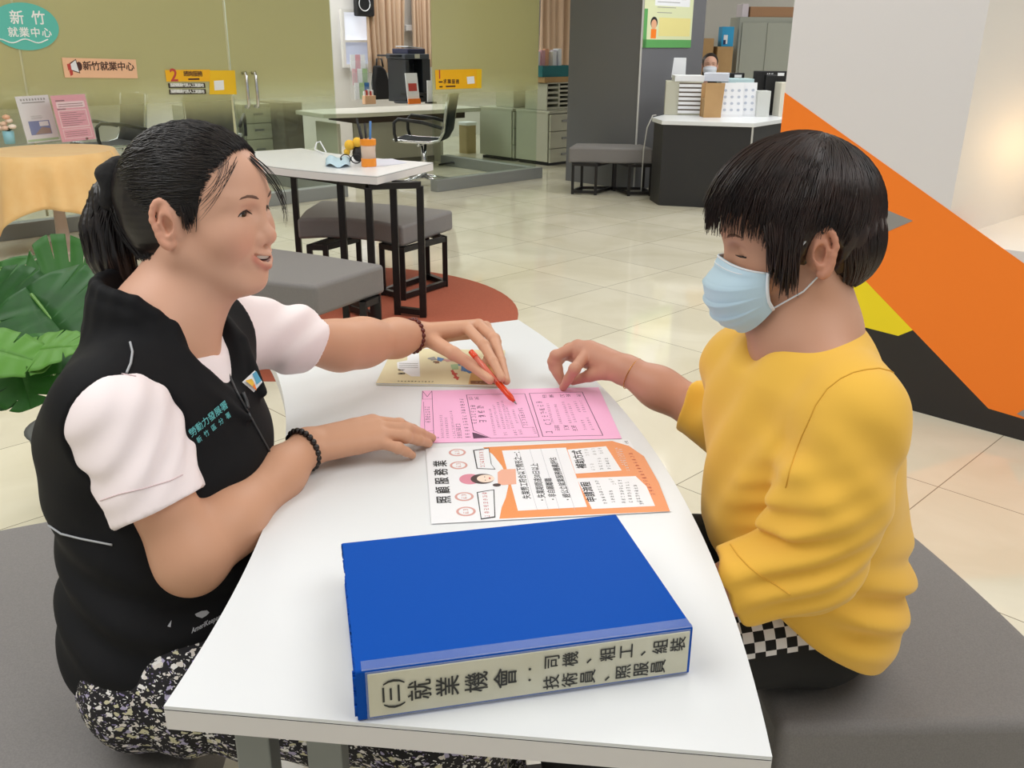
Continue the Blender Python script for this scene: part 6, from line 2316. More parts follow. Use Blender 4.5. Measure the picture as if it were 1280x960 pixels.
# ponytail
PT = [_A(p) for p in ((-.118, -.002, .038), (-.138, -.006, .022), (-.150, -.010, -.018), (-.147, -.012, -.058), (-.138, -.010, -.092), (-.128, -.004, -.122))]
pr_ = [.018, .028, .034, .032, .023, .008]
pA = Shape(A_M)
pA.chain(PT, [r * .9 for r in pr_], k=.02)
pony = sdf_obj('ponytail', pA, .003, m_hairA, hairA, lambda P: .0016 * np.sin(np.arctan2(((P - OA_) @ RA_)[..., 1] + .01, ((P - OA_) @ RA_)[..., 0] + .140) * 16 + ((P - OA_) @ RA_)[..., 2] * 60))
paths = []
for n in range(620):
    a, q = rs.uniform(0, 2 * math.pi), math.sqrt(rs.uniform(.25, 1.1))
    tw = rs.uniform(-.5, .5)
    L_ = rs.uniform(.75, 1.06)
    pts = []
    for t in np.linspace(0, 1, 12):
        tt_ = min(t * L_, 1.0) * (len(PT) - 1)
        i = min(int(tt_), len(PT) - 2); fr = tt_ - i
        c = PT[i] * (1 - fr) + PT[i + 1] * fr
        r_ = (pr_[i] * (1 - fr) + pr_[i + 1] * fr) * q * 1.03
        aa = a + tw * t
        pts.append(c + _A((math.cos(aa) * r_, math.sin(aa) * r_, .3 * math.cos(aa) * r_ * (1 - t))))
    paths.append(np.array(pts) @ RA_.T + OA_)
P, rad = strands_on(paths, .0010)
strands_obj('ponytail_strands', P, rad, m_hairA, pony)
# loose wisps at the forehead and nape
paths = []
for n in range(46):
    s_ = rs.uniform(-1, 1)
    if n < 13:
        st = _A((.066 + .006 * s_, -.030 + .022 * s_, .086 + .005 * s_)); en = _A((.036 + .012 * rs.rand(), -.074 - .004 * rs.rand(), .030 + .014 * rs.normal())); bow = _A((.030, -.022, .002))
    elif n < 36:
        st = _A((.075, .012 * s_, .088)); en = _A((.106 + .01 * rs.rand(), .030, .00 + .02 * s_)); bow = _A((.028, .0, .0))
    else:
        st = _A((-.045 + .012 * s_, -.060, -.040)); en = _A((-.022 + .014 * s_, -.056, -.080 + .012 * s_)); bow = _A((-.004, -.004, 0))
    t = np.linspace(0, 1, 12)[:, None]
    p = st * (1 - t) + en * t + bow * (4 * t * (1 - t)) * .55
    paths.append(p @ RA_.T + OA_)
for nm_, pp2 in (('loose_wisps', paths[:36]), ('nape_wisps', paths[36:])):
    P, rad = strands_on(pp2, .00032, .00012)
    strands_obj(nm_, P, rad, m_hairA, hairA)
# scrunchie
sc_ = Shape(A_M)
for k in range(14):
    a = 2 * math.pi * k / 14
    sc_.sp((-.124 + .004 * math.sin(3 * a), -.002 + .027 * math.sin(a), .040 + .027 * math.cos(a)), .0155 + .003 * math.sin(5 * a), k=.004)
sdf_obj('scrunchie', sc_, .0026, mat('scrunchie_black', (16, 14, 16), .85, bump=(220, .6, .002)), personA, lambda P: .0012 * vnoise(P, 190))

# ---- clothes of A
m_vest = mat('vest_black', (15, 15, 18), .78, spec=.25, bump=(900, .2, .0006))
m_tee = mat('tee_pink_white', (255, 241, 242), .8, bump=(700, .12, .0006), sheen=.15)
m_pipe = mat('reflective_piping', (176, 178, 182), .4)
shd = (S2 - S1).normalized()
def torsoA(off=0.0):
    t = Shape()
    t.el((-.508, 1.205, .795), (.146 + off, .160 + off, .152 + off), rot=(0, 8, -6), k=.05)
    t.rc(S1 + Vector((-.022, .035, .000)), S2 + Vector((-.005, -.035, .000)), .066 + off, .066 + off, k=.06)
    t.rc(NBa + Vector((-.012, 0, -.03)), NBa + Vector((-.012, 0, -.04)), .070 + off, .075 + off, k=.05)
    t.el((-.478, 1.165, .655), (.134 + off, .160 + off, .15 + off), k=.07)
    t.el((-.490, 1.135, .550), (.136 + off, .172 + off, .115 + off), k=.06)
    return t
teeA = torsoA(-.004)
# T-shirt sleeves
c1 = frac(S1, E1, .60); c2 = frac(S2, E2, .70)
sl1_ = Shape().rc(S1 + Vector((-.002, .01, -.002)), frac(S1, E1, .75) + Vector((-.010, 0, 0)), .060, .0605)
sl1_.plane(c1, E1 - S1, k=.002)
sl2_ = Shape().rc(S2, frac(S2, E2, .9), .060, .056)
sl2_.plane(c2, E2 - S2, k=.002)
teeA.grp(sl1_, k=.035); teeA.grp(sl2_, k=.035)
teeA.plane((0, 0, .56), (0, 0, -1), k=.003)
# neck opening
fwd = Vector((1, -.05, 0)).normalized()
teeA.rc(NBa + Vector((.005, 0, .0)), NBa + Vector((.01, 0, .2)), .062, .075, k=.006, mode='s')
teeA.rc(NBa + Vector((.055, -.005, .0)), NBa + Vector((.095, -.005, -.030)), .040, .012, k=.008, mode='s')
def fold(P, axis, origin, freq, amp, sharp=1.0, seed=0):
    ax = _A(axis)
    d = (P - _A(origin)) @ ax
    n = vnoise(P, 9, seed) * 1.2
    s = np.sin(d * freq + n * 2.2)
    return amp * (np.abs(s) ** sharp) * np.sign(s)
def dispTee(P):
    d1 = np.linalg.norm(P - _A(frac(S1, E1, .4)), axis=-1)
    w = np.exp(-(d1 / .10) ** 2)
    w = w * np.clip(((_A(c1) - P) @ _A((E1 - S1).normalized())) / .05, .08, 1)
    d2 = np.linalg.norm(P - _A(frac(S2, E2, .5)), axis=-1)
    w2 = np.exp(-(d2 / .10) ** 2)
    return w * (.0040 * np.sin(P[..., 0] * 105 - P[..., 2] * 120 + P[..., 1] * 60 + 3.2 * vnoise(P, 9, 2)) + .002 * vnoise(P, 30, 1)) + w2 * (.0052 * np.sin(P[..., 0] * 75 - P[..., 2] * 60 + 3 * vnoise(P, 12, 1)))
tee = sdf_obj('t_shirt', teeA, .0034, m_tee, personA, dispTee)
bvS = bvh_of(tee)
m_teeseam = mat('tee_seam', (226, 202, 204), .8)
vest = torsoA(.010)
vest.plane((0, 0, .498), (-.05, .0, -1), k=.006)
# armholes
vest.rc(S1 + Vector((.035, -.11, .00)), S1 + Vector((.022, -.030, -.012)), .095, .076, k=.010, mode='s')
vest.rc(S2 + Vector((.03, .10, .02)), S2 + Vector((.02, .022, .0)), .100, .084, k=.012, mode='s')
# neck opening and open front V
vest.rc(NBa + Vector((.006, -.004, -.012)), NBa + Vector((.01, 0, .2)), .070, .082, k=.006, mode='s')
vest.rc(NBa + Vector((.085, -.022, .010)), NBa + Vector((.150, -.034, -.090)), .066, .020, k=.006, mode='s')
# standing collar, open at the front
colr = Shape()
cpts = []
for k in range(15):
    a = math.radians(50 + (310 - 50) * k / 14)
    cpts.append(NBa + Vector((-.008 + .068 * math.cos(a), .070 * math.sin(a), .056 - .060 * max(0, math.cos(a)) + .010 * max(0, -math.cos(a)))))
for p, q in zip(cpts, cpts[1:]):
    colr.rc(p, q, .009, k=.004)
    for dz_, gr_ in ((-.022, .002), (-.044, .006), (-.066, .012)):
        po_, qo_ = (p - NBa), (q - NBa)
        sp_ = lambda v: NBa + Vector((v.x * (1 + gr_ / .07), v.y * (1 + gr_ / .07), v.z + dz_))
        colr.rc(sp_(po_), sp_(qo_), .0105, k=.018)
fl_l = NBa + Vector((.052, -.052, -.010)); fl_r = NBa + Vector((.052, .052, -.010))
colr.chain([cpts[0], NBa + Vector((.092, .044, -.035)), NBa + Vector((.128, .006, -.100))], [.010, .009, .006], k=.008)
colr.chain([cpts[-1], NBa + Vector((.066, -.090, -.058)), NBa + Vector((.124, -.060, -.112))], [.010, .009, .006], k=.008)
vest.grp(colr, k=.012)
def dispVest(P):
    z = P[..., 2]
    w = np.exp(-((z - .64) / .09) ** 2)
    f = .0055 * np.sin(z * 88 + P[..., 0] * 30 + 3.0 * vnoise(P, 6, 4)) * w
    f += .003 * vnoise(P, 22, 3)
    g = np.exp(-((z - .80) / .08) ** 2) * .003 * np.sin(P[..., 0] * 45 - z * 50 + 3 * vnoise(P, 7, 9))
    return (f + g) * np.clip((NBa.z - .03 - P[..., 2]) / .04, .15, 1)
vestA = sdf_obj('vest', vest, .0034, m_vest, personA, dispVest)
bvA = bvh_of(vestA)
def surf_tube(bvh, pts, r, name, m_, parent, lift=.001, n=14):
    out = []
    for a, b in zip(pts, pts[1:]):
        for i in range(n):
            t = i / n
            p = surf(bvh, a[0] + (b[0] - a[0]) * t, a[1] + (b[1] - a[1]) * t, lift)
            if p is not None:
                out.append(p)
    p = surf(bvh, *pts[-1], lift)
    if p is not None:
        out.append(p)
    if len(out) > 2:
        return MB(m_).tube(out, r, 6).build(name, parent, smooth=True)
def surf_print(bvh, mb_flat, name, parent, to_px, lift=.0012):
    """vertices (x,y,z) of a flat print -> pixel via to_px -> cloth"""
    vs = []
    for v in mb_flat.v:
        px, py = to_px(v[0], v[1])
        p = surf(bvh, px, py, lift + v[2])
        vs.append(p if p is not None else Vector((-.45, 1.1, .8)))
    mb_flat.v = [tuple(p) for p in vs]
    return mb_flat.build(name, parent)
surf_tube(bvA, [(162, 436), (165, 448), (163, 462), (158, 474)], .0016, 'reflective_piping', m_pipe, vestA)
surf_tube(bvA, [(62, 664), (80, 676), (105, 682), (144, 689)], .0014, 'reflective_piping', m_pipe, vestA)
surf_tube(bvA, [(268, 452), (284, 470), (295, 495), (312, 524), (336, 566), (345, 585)], .0018, 'zip', mat('zip_grey', (70, 70, 72), .4, metal=.4), vestA)
surf_tube(bvA, [(302, 498), (306, 507), (308, 516)], .003, 'zip_pull', mat('zip_grey', (70, 70, 72), .4), vestA, .003, 5)
m_emb = mat('teal_embroidery', (104, 190, 192), .6)
fl = MB(m_emb)
for i, ch in enumerate('勞動力發展署'):
    fl.text(ch, 1.0, Matrix.Translation((i * 1.0, 0, 0)), .008, depth=0)
for i, ch in enumerate('新竹區分署'):
    fl.text(ch, .72, Matrix.Translation((.25 + i * 1.17, -1.12, 0)), .008, depth=0)
def px_vest(x, y):
    # baseline from (241,547) to (279,513); up is perpendicular, characters about 10 px
    bx, by = 242 + x * 7.6, 546.5 - x * 6.5
    return bx + y * -5.2, by - y * 9.8
surf_print(bvA, fl, 'embroidery', vestA, px_vest)
lg_ = MB(m_paper, m_orange, mat('logo_blue', (90, 170, 206), .5), mat('logo_yellow', (240, 190, 60), .5))
def pp_(m_, pts, z):
    lg_.use(m_)
    lg_.raw([(p[0], p[1], z) for p in pts], [tuple(range(len(pts)))])
pp_(m_paper, [(302, 484), (318, 468.5), (327, 483), (316, 496)], 0)
pp_(MATS['logo_yellow'], [(304, 484), (310, 480.5), (313.5, 485.5), (311, 490.5)], .0045)
pp_(m_orange, [(313.5, 486), (319.5, 491.5), (316, 495), (311.5, 491)], .0045)
pp_(MATS['logo_blue'], [(314.5, 474), (318.5, 471), (325.5, 482.5), (321.5, 487)], .0045)
surf_print(bvA, lg_, 'badge', vestA, lambda x, y: (x, y), .002)
wl = MB(m_pipe)
wl.text('AmeriKeeper', 1.0, Matrix.Translation((0, 0, 0)), .02, depth=0)
surf_print(bvA, wl, 'maker_mark', vestA, lambda x, y: (262 + x * 6.4, 786 - x * 3.4 - y * 9))
for nm_, pl_ in (('maker_emblem', [(248, 774), (256, 770), (263, 769), (266, 772), (262, 776), (257, 779), (250, 777)]), ('pocket_tab', [(214, 790), (219, 782), (218, 791)])):
    ml_ = MB(m_pipe)
    ml_.raw([(p[0], p[1], 0) for p in pl_], [tuple(range(len(pl_)))])
    surf_print(bvA, ml_, nm_, vestA, lambda x, y: (x, y))

surf_tube(bvS, [(92, 500), (104, 486), (122, 478), (146, 474), (170, 478)], .0010, 'shoulder_seam', m_teeseam, tee, .0002)
surf_tube(bvS, [(128, 634), (150, 626), (185, 617), (214, 608), (230, 600)], .0009, 'hem_seam', m_teeseam, tee, .0002)
# skirt
def floral():
    m = bpy.data.materials.new('floral_fabric'); m.use_nodes = True
    nt = m.node_tree; N, L = nt.nodes, nt.links
    b = N['Principled BSDF']; b.inputs['Roughness'].default_value = .8
    tc = N.new('ShaderNodeTexCoord')
    def vor(scale, off, th, seedcol):
        mp = N.new('ShaderNodeMapping'); mp.inputs['Location'].default_value = off; mp.inputs['Scale'].default_value = (1, 1.0, 1.5)
        L.new(tc.outputs['Object'], mp.inputs['Vector'])
        ns = N.new('ShaderNodeTexNoise'); ns.inputs['Scale'].default_value = 90
        L.new(mp.outputs['Vector'], ns.inputs['Vector'])
        mxv = N.new('ShaderNodeMix'); mxv.data_type = 'VECTOR'; mxv.inputs['Factor'].default_value = .02
        L.new(mp.outputs['Vector'], mxv.inputs['A']); L.new(ns.outputs['Color'], mxv.inputs['B'])
        v = N.new('ShaderNodeTexVoronoi'); v.inputs['Scale'].default_value = scale; v.inputs['Randomness'].default_value = 1
        L.new(mxv.outputs['Result'], v.inputs['Vector'])
        lt_ = N.new('ShaderNodeMath'); lt_.operation = 'LESS_THAN'; lt_.inputs[1].default_value = th
        L.new(v.outputs['Distance'], lt_.inputs[0])
        cr = N.new('ShaderNodeValToRGB'); cr.color_ramp.interpolation = 'CONSTANT'
        e = cr.color_ramp.elements
        e[0].position, e[0].color = 0, lin(seedcol[0]); e[1].position, e[1].color = .3, lin(seedcol[1])
        x = e.new(.55); x.color = lin(seedcol[2]); x = e.new(.8); x.color = lin(seedcol[3])
        sp = N.new('ShaderNodeSeparateColor'); L.new(v.outputs['Color'], sp.inputs[0]); L.new(sp.outputs[0], cr.inputs['Fac'])
        return lt_, cr
    a, ca = vor(72, (0, 0, 0), .36, ((222, 214, 206), (176, 168, 196), (206, 200, 166), (236, 232, 228)))
    c, cc_ = vor(165, (.31, .17, .4), .30, ((228, 222, 220), (190, 186, 178), (140, 128, 170), (240, 238, 236)))
    m1 = N.new('ShaderNodeMix'); m1.data_type = 'RGBA'; m1.inputs['A'].default_value = lin((20, 17, 22))
    L.new(c.outputs[0], m1.inputs['Factor']); L.new(cc_.outputs['Color'], m1.inputs['B'])
    m2 = N.new('ShaderNodeMix'); m2.data_type = 'RGBA'
    L.new(a.outputs[0], m2.inputs['Factor']); L.new(m1.outputs['Result'], m2.inputs['A']); L.new(ca.outputs['Color'], m2.inputs['B'])
    L.new(m2.outputs['Result'], b.inputs['Base Color'])
    return m
skA = Shape()
skA.el((-.490, 1.13, .520), (.130, .168, .102), k=.05)
skA.rc(HA1, KA1, .098, .082, k=.05); skA.rc(HA2, KA2, .094, .082, k=.06)
skA.rc((-.3, 1.1, .53), (-.1, 1.08, .53), .09, .08, k=.06)
skA.rc(KA1, FA1 + Vector((0, 0, .08)), .080, .085, k=.05); skA.rc(KA2, FA2 + Vector((0, 0, .08)), .080, .085, k=.05)
skA.plane((0, 0, .14), (0, 0, -1), k=.003)
skA.plane((0, 0, SEAT + .001), (0, 0, -1), k=.003) if False else None
def dispSk(P):
    z = P[..., 2]
    return .004 * np.sin(P[..., 0] * 60 + 3 * vnoise(P, 8, 3)) * (z > .3) + .006 * np.sin(P[..., 1] * 60 + P[..., 0] * 20) * (z < .42)
sdf_obj('skirt', skA, .006, floral(), personA, dispSk)
m_shoe = mat('dark_shoe', (40, 36, 36), .6)
for F_ in (FA1, FA2):
    sh_ = Shape().rc(F_ + Vector((-.02, 0, -.062)), F_ + Vector((.14, 0, -.072)), .036, .027).plane((0, 0, .005), (0, 0, -1), k=.002).plane((0, 0, F_.z - .035), (0, 0, 1), k=.004)
    sdf_obj('shoe', sh_, .005, m_shoe, personA)
# bracelets
def bracelet(name, c, axis, rad, bead, n, m_, parent, charm=None):
    ax = Vector(axis).normalized()
    a = ax.orthogonal().normalized(); b = ax.cross(a)
    mb = MB(m_)
    for k in range(n):
        w = 2 * math.pi * k / n
        mb.ball(Vector(c) + (a * math.cos(w) + b * math.sin(w)) * rad, bead, 10)
    o = mb.build(name, parent, smooth=True)
    if charm:
        p = Vector(c) + (a * math.cos(charm) + b * math.sin(charm)) * rad
        MB(m_chrome).ball(p, bead * 1.15, 10).build('charm', o, smooth=True)
    return o
fx_ = (W1 - E1).normalized()
bracelet('bracelet', W1 - fx_ * .012 + Vector((0, 0, .001)), fx_ + Vector((.25, .0, -.1)), .0305, .0052, 22, mat('bead_black', (36, 28, 26), .25), personA, 4.2)
fx2 = (W2 - E2).normalized()
bracelet('bracelet', W2 - fx2 * .010, fx2 + Vector((.3, 0, -.05)), .0305, .0055, 20, mat('bead_brown', (96, 34, 26), .25), personA)
# ================================================================== B : woman in the yellow top, masked
B_ear = UD(1027, 309, 1.165)
B_R = head_M((0, 0, 0), math.radians(184), math.radians(11), math.radians(2), .985)
BO = np.array(B_ear) - B_R[:3, :3] @ _A((-.010, .080, .0))
B_M = B_R.copy(); B_M[:3, 3] = BO
NBb = Vector((.405, 1.205, .960))
S3, E3 = Vector((.428, 1.060, .905)), Vector((.385, 1.040, .705))
W3 = Vector((.185, 1.060, .610))
S4, E4, W4 = Vector((.350, 1.335, .880)), Vector((.398, 1.435, .715)), U(783, 461, .787)
sB = Shape()
add_head(sB, B_M, 1.0, 'masked')
nkb = hp(B_M, (-.020, 0, -.045))
sB.rc(nkb, NBb, .050, .056, k=.03)
sB.rc(hp(B_M, (.015, 0, -.075)), NBb + Vector((-.015, 0, .0)), .036, .046, k=.03)
sB.el((.44, 1.22, .80), (.09, .13, .13), k=.04)
sB.rc(NBb, (.46, 1.24, .58), .07, .09, k=.04)
sB.rc(S3, NBb, .040, .045, k=.03); sB.rc(S4, NBb, .040, .045, k=.03)
arm(sB, S3, E3, W3, (.044, .040), (.039, .025))
arm(sB, S4, E4, W4, (.044, .040), (.039, .0265))
# right hand (far) resting on the sheet, forefinger pointing down
mcpC = [U(738, 433, TZ + .073), U(722, 431, TZ + .072), U(711, 435, TZ + .062), U(706, 441, TZ + .050)]
pipC = [U(718, 460, TZ + .053), U(694, 444, TZ + .058), U(691, 451, TZ + .047), U(692, 458, TZ + .036)]
tipC = [U(704, 483, TZ + .008), U(701, 474, TZ + .012), U(702, 477, TZ + .010), U(706, 478, TZ + .009)]
thC = [frac(W4, mcpC[0], .25) + Vector((.004, -.018, -.008)), U(757, 464, TZ + .046), U(737, 468, TZ + .034), U(716, 475, TZ + .016)]
hand(sB, W4, mcpC, pipC, tipC, thC, .0104)
# left hand on the lap
lp_ = W3
mcpD = [lp_ + Vector((-.085, .030, -.012)), lp_ + Vector((-.090, .010, -.008)), lp_ + Vector((-.086, -.010, -.010)), lp_ + Vector((-.078, -.028, -.016))]
pipD = [p + Vector((-.040, .004, -.012)) for p in mcpD]
tipD = [p + Vector((-.032, .002, -.022)) for p in pipD]
hand(sB, lp_, mcpD, pipD, tipD, [lp_ + Vector((-.02, .026, -.01)), lp_ + Vector((-.05, .045, -.015)), lp_ + Vector((-.08, .050, -.025)), lp_ + Vector((-.10, .048, -.035))], .0088)
HB1, KB1, FB1 = Vector((.45, 1.185, .51)), Vector((.10, 1.09, .53)), Vector((.13, 1.10, .10))
HB2, KB2, FB2 = Vector((.47, 1.33, .51)), Vector((.10, 1.34, .53)), Vector((.12, 1.36, .10))
for H_, K_, F_ in ((HB1, KB1, FB1), (HB2, KB2, FB2)):
    sB.rc(H_, K_, .065, .045, k=.03); sB.rc(K_, F_, .044, .032, k=.03)
    sB.rc(F_, F_ + Vector((-.02, 0, -.05)), .032, .03, k=.02); sB.rc(F_ + Vector((.01, 0, -.06)), F_ + Vector((-.13, 0, -.075)), .030, .020, k=.02)
personB = empty('person', (.50, 1.22, SEAT), 'short-haired woman in a mustard top and blue face mask, looking down', 'person')
VB, QB = sdf_mesh(sB, .0021)
bodyB = np_obj('body', VB, QB, m_skin, personB, skin_col(B_M, (198, 150, 124), (180, 100, 90), (200, 146, 122), mask=True))
bvBb = bvh_of(bodyB)
eye_parts(B_M, personB, bvBb, closed=True, brow=(120, 84, 66))

# ---- face mask
RB_, OB_ = B_M[:3, :3], B_M[:3, 3]
def maskp(u, v, off=0.0):
    a = abs(u)
    xs = [(0, .101), (.12, .108), (.3, .124), (.5, .127), (.7, .122), (.85, .112), (1, .092)]
    for (v0, x0_), (v1, x1_) in zip(xs, xs[1:]):
        if v <= v1 + 1e-9:
            f = (v - v0) / (v1 - v0)
            xc = x0_ + (x1_ - x0_) * (f * f * (3 - 2 * f))
            break
    xe = .060 + .004 * math.sin(math.pi * v) - .012 * max(0, v - .75)
    x = xe + (xc - xe) * (1 - a ** 2.1) + off
    y = (.067 + .003 * math.sin(math.pi * v)) * math.sin(u * math.pi / 2 * .96) * (1 - .05 * v)
    zt_, zb2 = .000 - .016 * a ** 1.5, -.108 + .040 * a ** 1.8
    z = zt_ + (zb2 - zt_) * v
    pl_ = 0
    for c in (.30, .52, .74):
        d = v - c
        if 0 <= d < .2:
            pl_ += .0046 * (1 - d / .2) * (1 - a ** 3)
    return hp(B_M, (x + pl_, y, z - pl_ * .3))
mk = MB(m_mask)
NU, NV = 40, 60
mk.sheet([[tuple(maskp(-1 + 2 * i / NU, j / NV)) for j in range(NV + 1)] for i in range(NU + 1)])
mko = mk.build('face_mask', personB, smooth=True, solid=.0016)
m_maskw = mat('mask_edge', (232, 236, 240), .8)
mb = MB(m_maskw)
for sgn in (1, -1):
    mb.tube([maskp(sgn, j / 12) for j in range(13)], .0026, 6)
mb.tube([maskp(-1 + 2 * i / 24, .012, .0008) for i in range(25)], .0014, 6)
mb.tube([maskp(-.62 + 1.24 * i / 24, .085, .0006) for i in range(25)], .0008, 6)
mb.build('mask_edge', mko, smooth=True)
for sgn in (1, -1):
    up_l = [maskp(sgn, .02), hp(B_M, (.020, sgn * .080, .012)), hp(B_M, (-.002, sgn * .079, .030)), hp(B_M, (-.018, sgn * .078, .024))]
    lo_l = [maskp(sgn, .97), hp(B_M, (.018, sgn * .074, -.048)), hp(B_M, (-.004, sgn * .0755, -.030)), hp(B_M, (-.018, sgn * .078, -.014))]
    MB(m_maskw).tube(lo_l, .0012, 6).build('ear_loop', mko, smooth=True)
    MB(m_maskw).tube(up_l, .0012, 6).build('ear_loop', mko, smooth=True)

# ---- hair of B : short bob with a fringe, strands falling from the crown
m_hairB = mat('hair_brown_black', (30, 20, 18), .36, spec=.5, noise=(34, (46, 27, 21), .9))
cB, rB = _A((-.010, 0, .043)), _A((.106, .087, .100))
hB = Shape(B_M)
hB.el(tuple(cB + _A((-.002, 0, .001))), tuple(rB * .985))
hB.el((-.055, 0, .0), (.062, .070, .062), k=.03)
hB.el((.098, 0, -.040), (.080, .110, .098), k=.006, mode='s')
for y in (1, -1):
    hB.el((-.012, y * .088, -.022), (.026, .036, .040), k=.005, mode='s')
hB.plane((0, 0, -.062), (.35, 0, -1), k=.006)
tilt = np.array(Matrix.Rotation(math.radians(-24), 3, 'Y'))
def hair_dispB(P):
    q = ((P - OB_) @ RB_ - cB) @ tilt
    a = np.arctan2(q[..., 1], q[..., 0])
    return .0010 * np.sin(a * 38 + 2 * np.sin(q[..., 2] * 25)) + .0006 * np.sin(a * 83)
hairB = sdf_obj('hair', hB, .0028, m_hairB, personB, hair_dispB)
rs = np.random.RandomState(11)
paths = []
def th_max(a):
    """how far down (polar angle from the crown, degrees) hair at azimuth a (0 front) reaches"""
    d = abs((a + math.pi) % (2 * math.pi) - math.pi)
    g = math.degrees(d)
    pts = [(0, 116), (25, 115), (48, 114), (62, 122), (74, 118), (84, 104), (100, 94), (125, 116), (150, 134), (180, 136)]
    for (g0, t0), (g1, t1) in zip(pts, pts[1:]):
        if g <= g1:
            return t0 + (t1 - t0) * (g - g0) / (g1 - g0)
    return 120
NSB = 4200
for n in range(NSB):
    a = rs.uniform(-math.pi, math.pi)
    g = abs(math.degrees(a))
    lay = rs.uniform(0, 1)
    st_ = rs.uniform(2, 55) * (0.4 + .6 * rs.rand())
    en_ = th_max(a) * (rs.uniform(.86, 1.02) if g > 50 else rs.uniform(.80, 1.03)) if lay > .35 else th_max(a) * rs.uniform(.62, .9)
    K2 = 12
    th = np.radians(np.linspace(st_, en_, K2))
    drift = a + rs.normal(0, .05) * np.linspace(0, 1, K2) ** 2 + .10 * np.sin(th * 2) * rs.normal(0, .4)
    lift = 1.005 + .035 * lay + rs.uniform(-.004, .006)
    t = np.linspace(0, 1, K2)
    front = math.exp(-(g / 48) ** 2)
    side = math.exp(-((g - 75) / 22) ** 2)
    back = math.exp(-((180 - g) / 60) ** 2)
    d = np.stack([np.sin(th) * np.cos(drift), np.sin(th) * np.sin(drift), np.cos(th)], -1)
    sc3 = (lift + (.17 * front * np.clip((t - .25) / .75, 0, 1) ** 1.5 * (.55 + .6 * lay) + .05 * back * np.sin(np.pi * np.clip(t * 1.05, 0, 1)) ** 2))[:, None]
    p = (d * rB * sc3) @ tilt.T + cB
    # ends fall in behind the ear, and hug the cheek in front of it
    paths.append(p @ RB_.T + OB_)
for n in range(900):
    ph = rs.uniform(math.radians(78), math.radians(282))
    z0_, z1_ = rs.uniform(-.02, .04), -.060 * rs.uniform(.75, 1.08) - .012 * max(0, -math.cos(ph))
    t = np.linspace(0, 1, 12)
    zz = z0_ + (z1_ - z0_) * t
    rr2 = np.sqrt(np.clip(1 - ((zz - .0) / .078) ** 2, .05, 1)) * rs.uniform(1.0, 1.04)
    pw = ph + rs.normal(0, .06) * t
    p = np.stack([-.055 + .064 * rr2 * np.cos(pw), .073 * rr2 * np.sin(pw), zz], -1)
    paths.append(p @ RB_.T + OB_)
for n in range(520):
    sg = 1 if n % 2 else -1
    q = rs.rand()
    st = _A((.004 + .058 * q, .084 - .010 * q, .060 - .02 * q + .01 * rs.rand()))
    en = _A((.030 + .022 * q + .006 * rs.normal(), .0705 - .004 * q + .002 * rs.rand(), (-.054 + .055 * abs(q - .35) ** .9) * rs.uniform(.75, 1.05)))
    t = np.linspace(0, 1, 12)[:, None]
    p = st * (1 - t) + en * t + _A((.004, .009, 0)) * (4 * t * (1 - t)) * rs.uniform(.7, 1.2)
    p[:, 1] *= sg
    paths.append(p @ RB_.T + OB_)
P, rad = strands_on(paths, .0008)
strands_obj('hair_strands', P, rad, m_hairB, hairB)

# ---- mustard top
m_must = mat('mustard_jersey', (242, 190, 74), .8, spec=.3, bump=(800, .15, .0006), sheen=.2, noise=(3, (236, 182, 66), .5))
def torsoB(off=0.0):
    t = Shape()
    t.el((.418, 1.215, .785), (.122 + off, .165 + off, .155 + off), rot=(0, -10, 12), k=.05)
    t.rc(S3 + Vector((.0, .040, .0)), S4 + Vector((.01, -.040, .0)), .066 + off, .056 + off, k=.06)
    t.rc(NBb + Vector((.012, 0, -.035)), NBb + Vector((.012, 0, -.045)), .074 + off, .078 + off, k=.05)
    t.el((.440, 1.225, .640), (.142 + off, .168 + off, .15 + off), k=.07)
    t.el((.474, 1.240, .530), (.128 + off, .168 + off, .13 + off), k=.06)
    return t
top = torsoB(.004)
sv = Shape()
mS = frac(S3, E3, .55)
sv.rc(S3 + Vector((.002, .012, -.005)), mS, .070, .068, k=.03)
sv.rc(mS, E3 + Vector((.006, .0, .008)), .068, .062, k=.03)
cfe = frac(E3, W3, .62)
sv.rc(E3 + Vector((.004, 0, .004)), cfe, .060, .054, k=.03)
cuff_c = frac(E3, W3, .46)
sv.plane(cuff_c, W3 - E3, k=.003)
top.grp(sv, k=.009)
sv2 = Shape()
sv2.rc(S4, E4, .058, .056, k=.03)
sv2.rc(E4, frac(E4, W4, .62), .056, .050, k=.03)
cuff2 = frac(E4, W4, .47)
sv2.plane(cuff2, W4 - E4, k=.003)
top.grp(sv2, k=.03)
top.plane((.47, 1.1, .522), (-.70, .02, -1), k=.008)
top.rc(NBb + Vector((-.008, 0, .012)), NBb + Vector((-.01, 0, .2)), .066, .085, k=.006, mode='s')
top.rc(NBb + Vector((-.060, 0, .010)), NBb + Vector((-.085, -.004, -.005)), .036, .026, k=.030, mode='s')
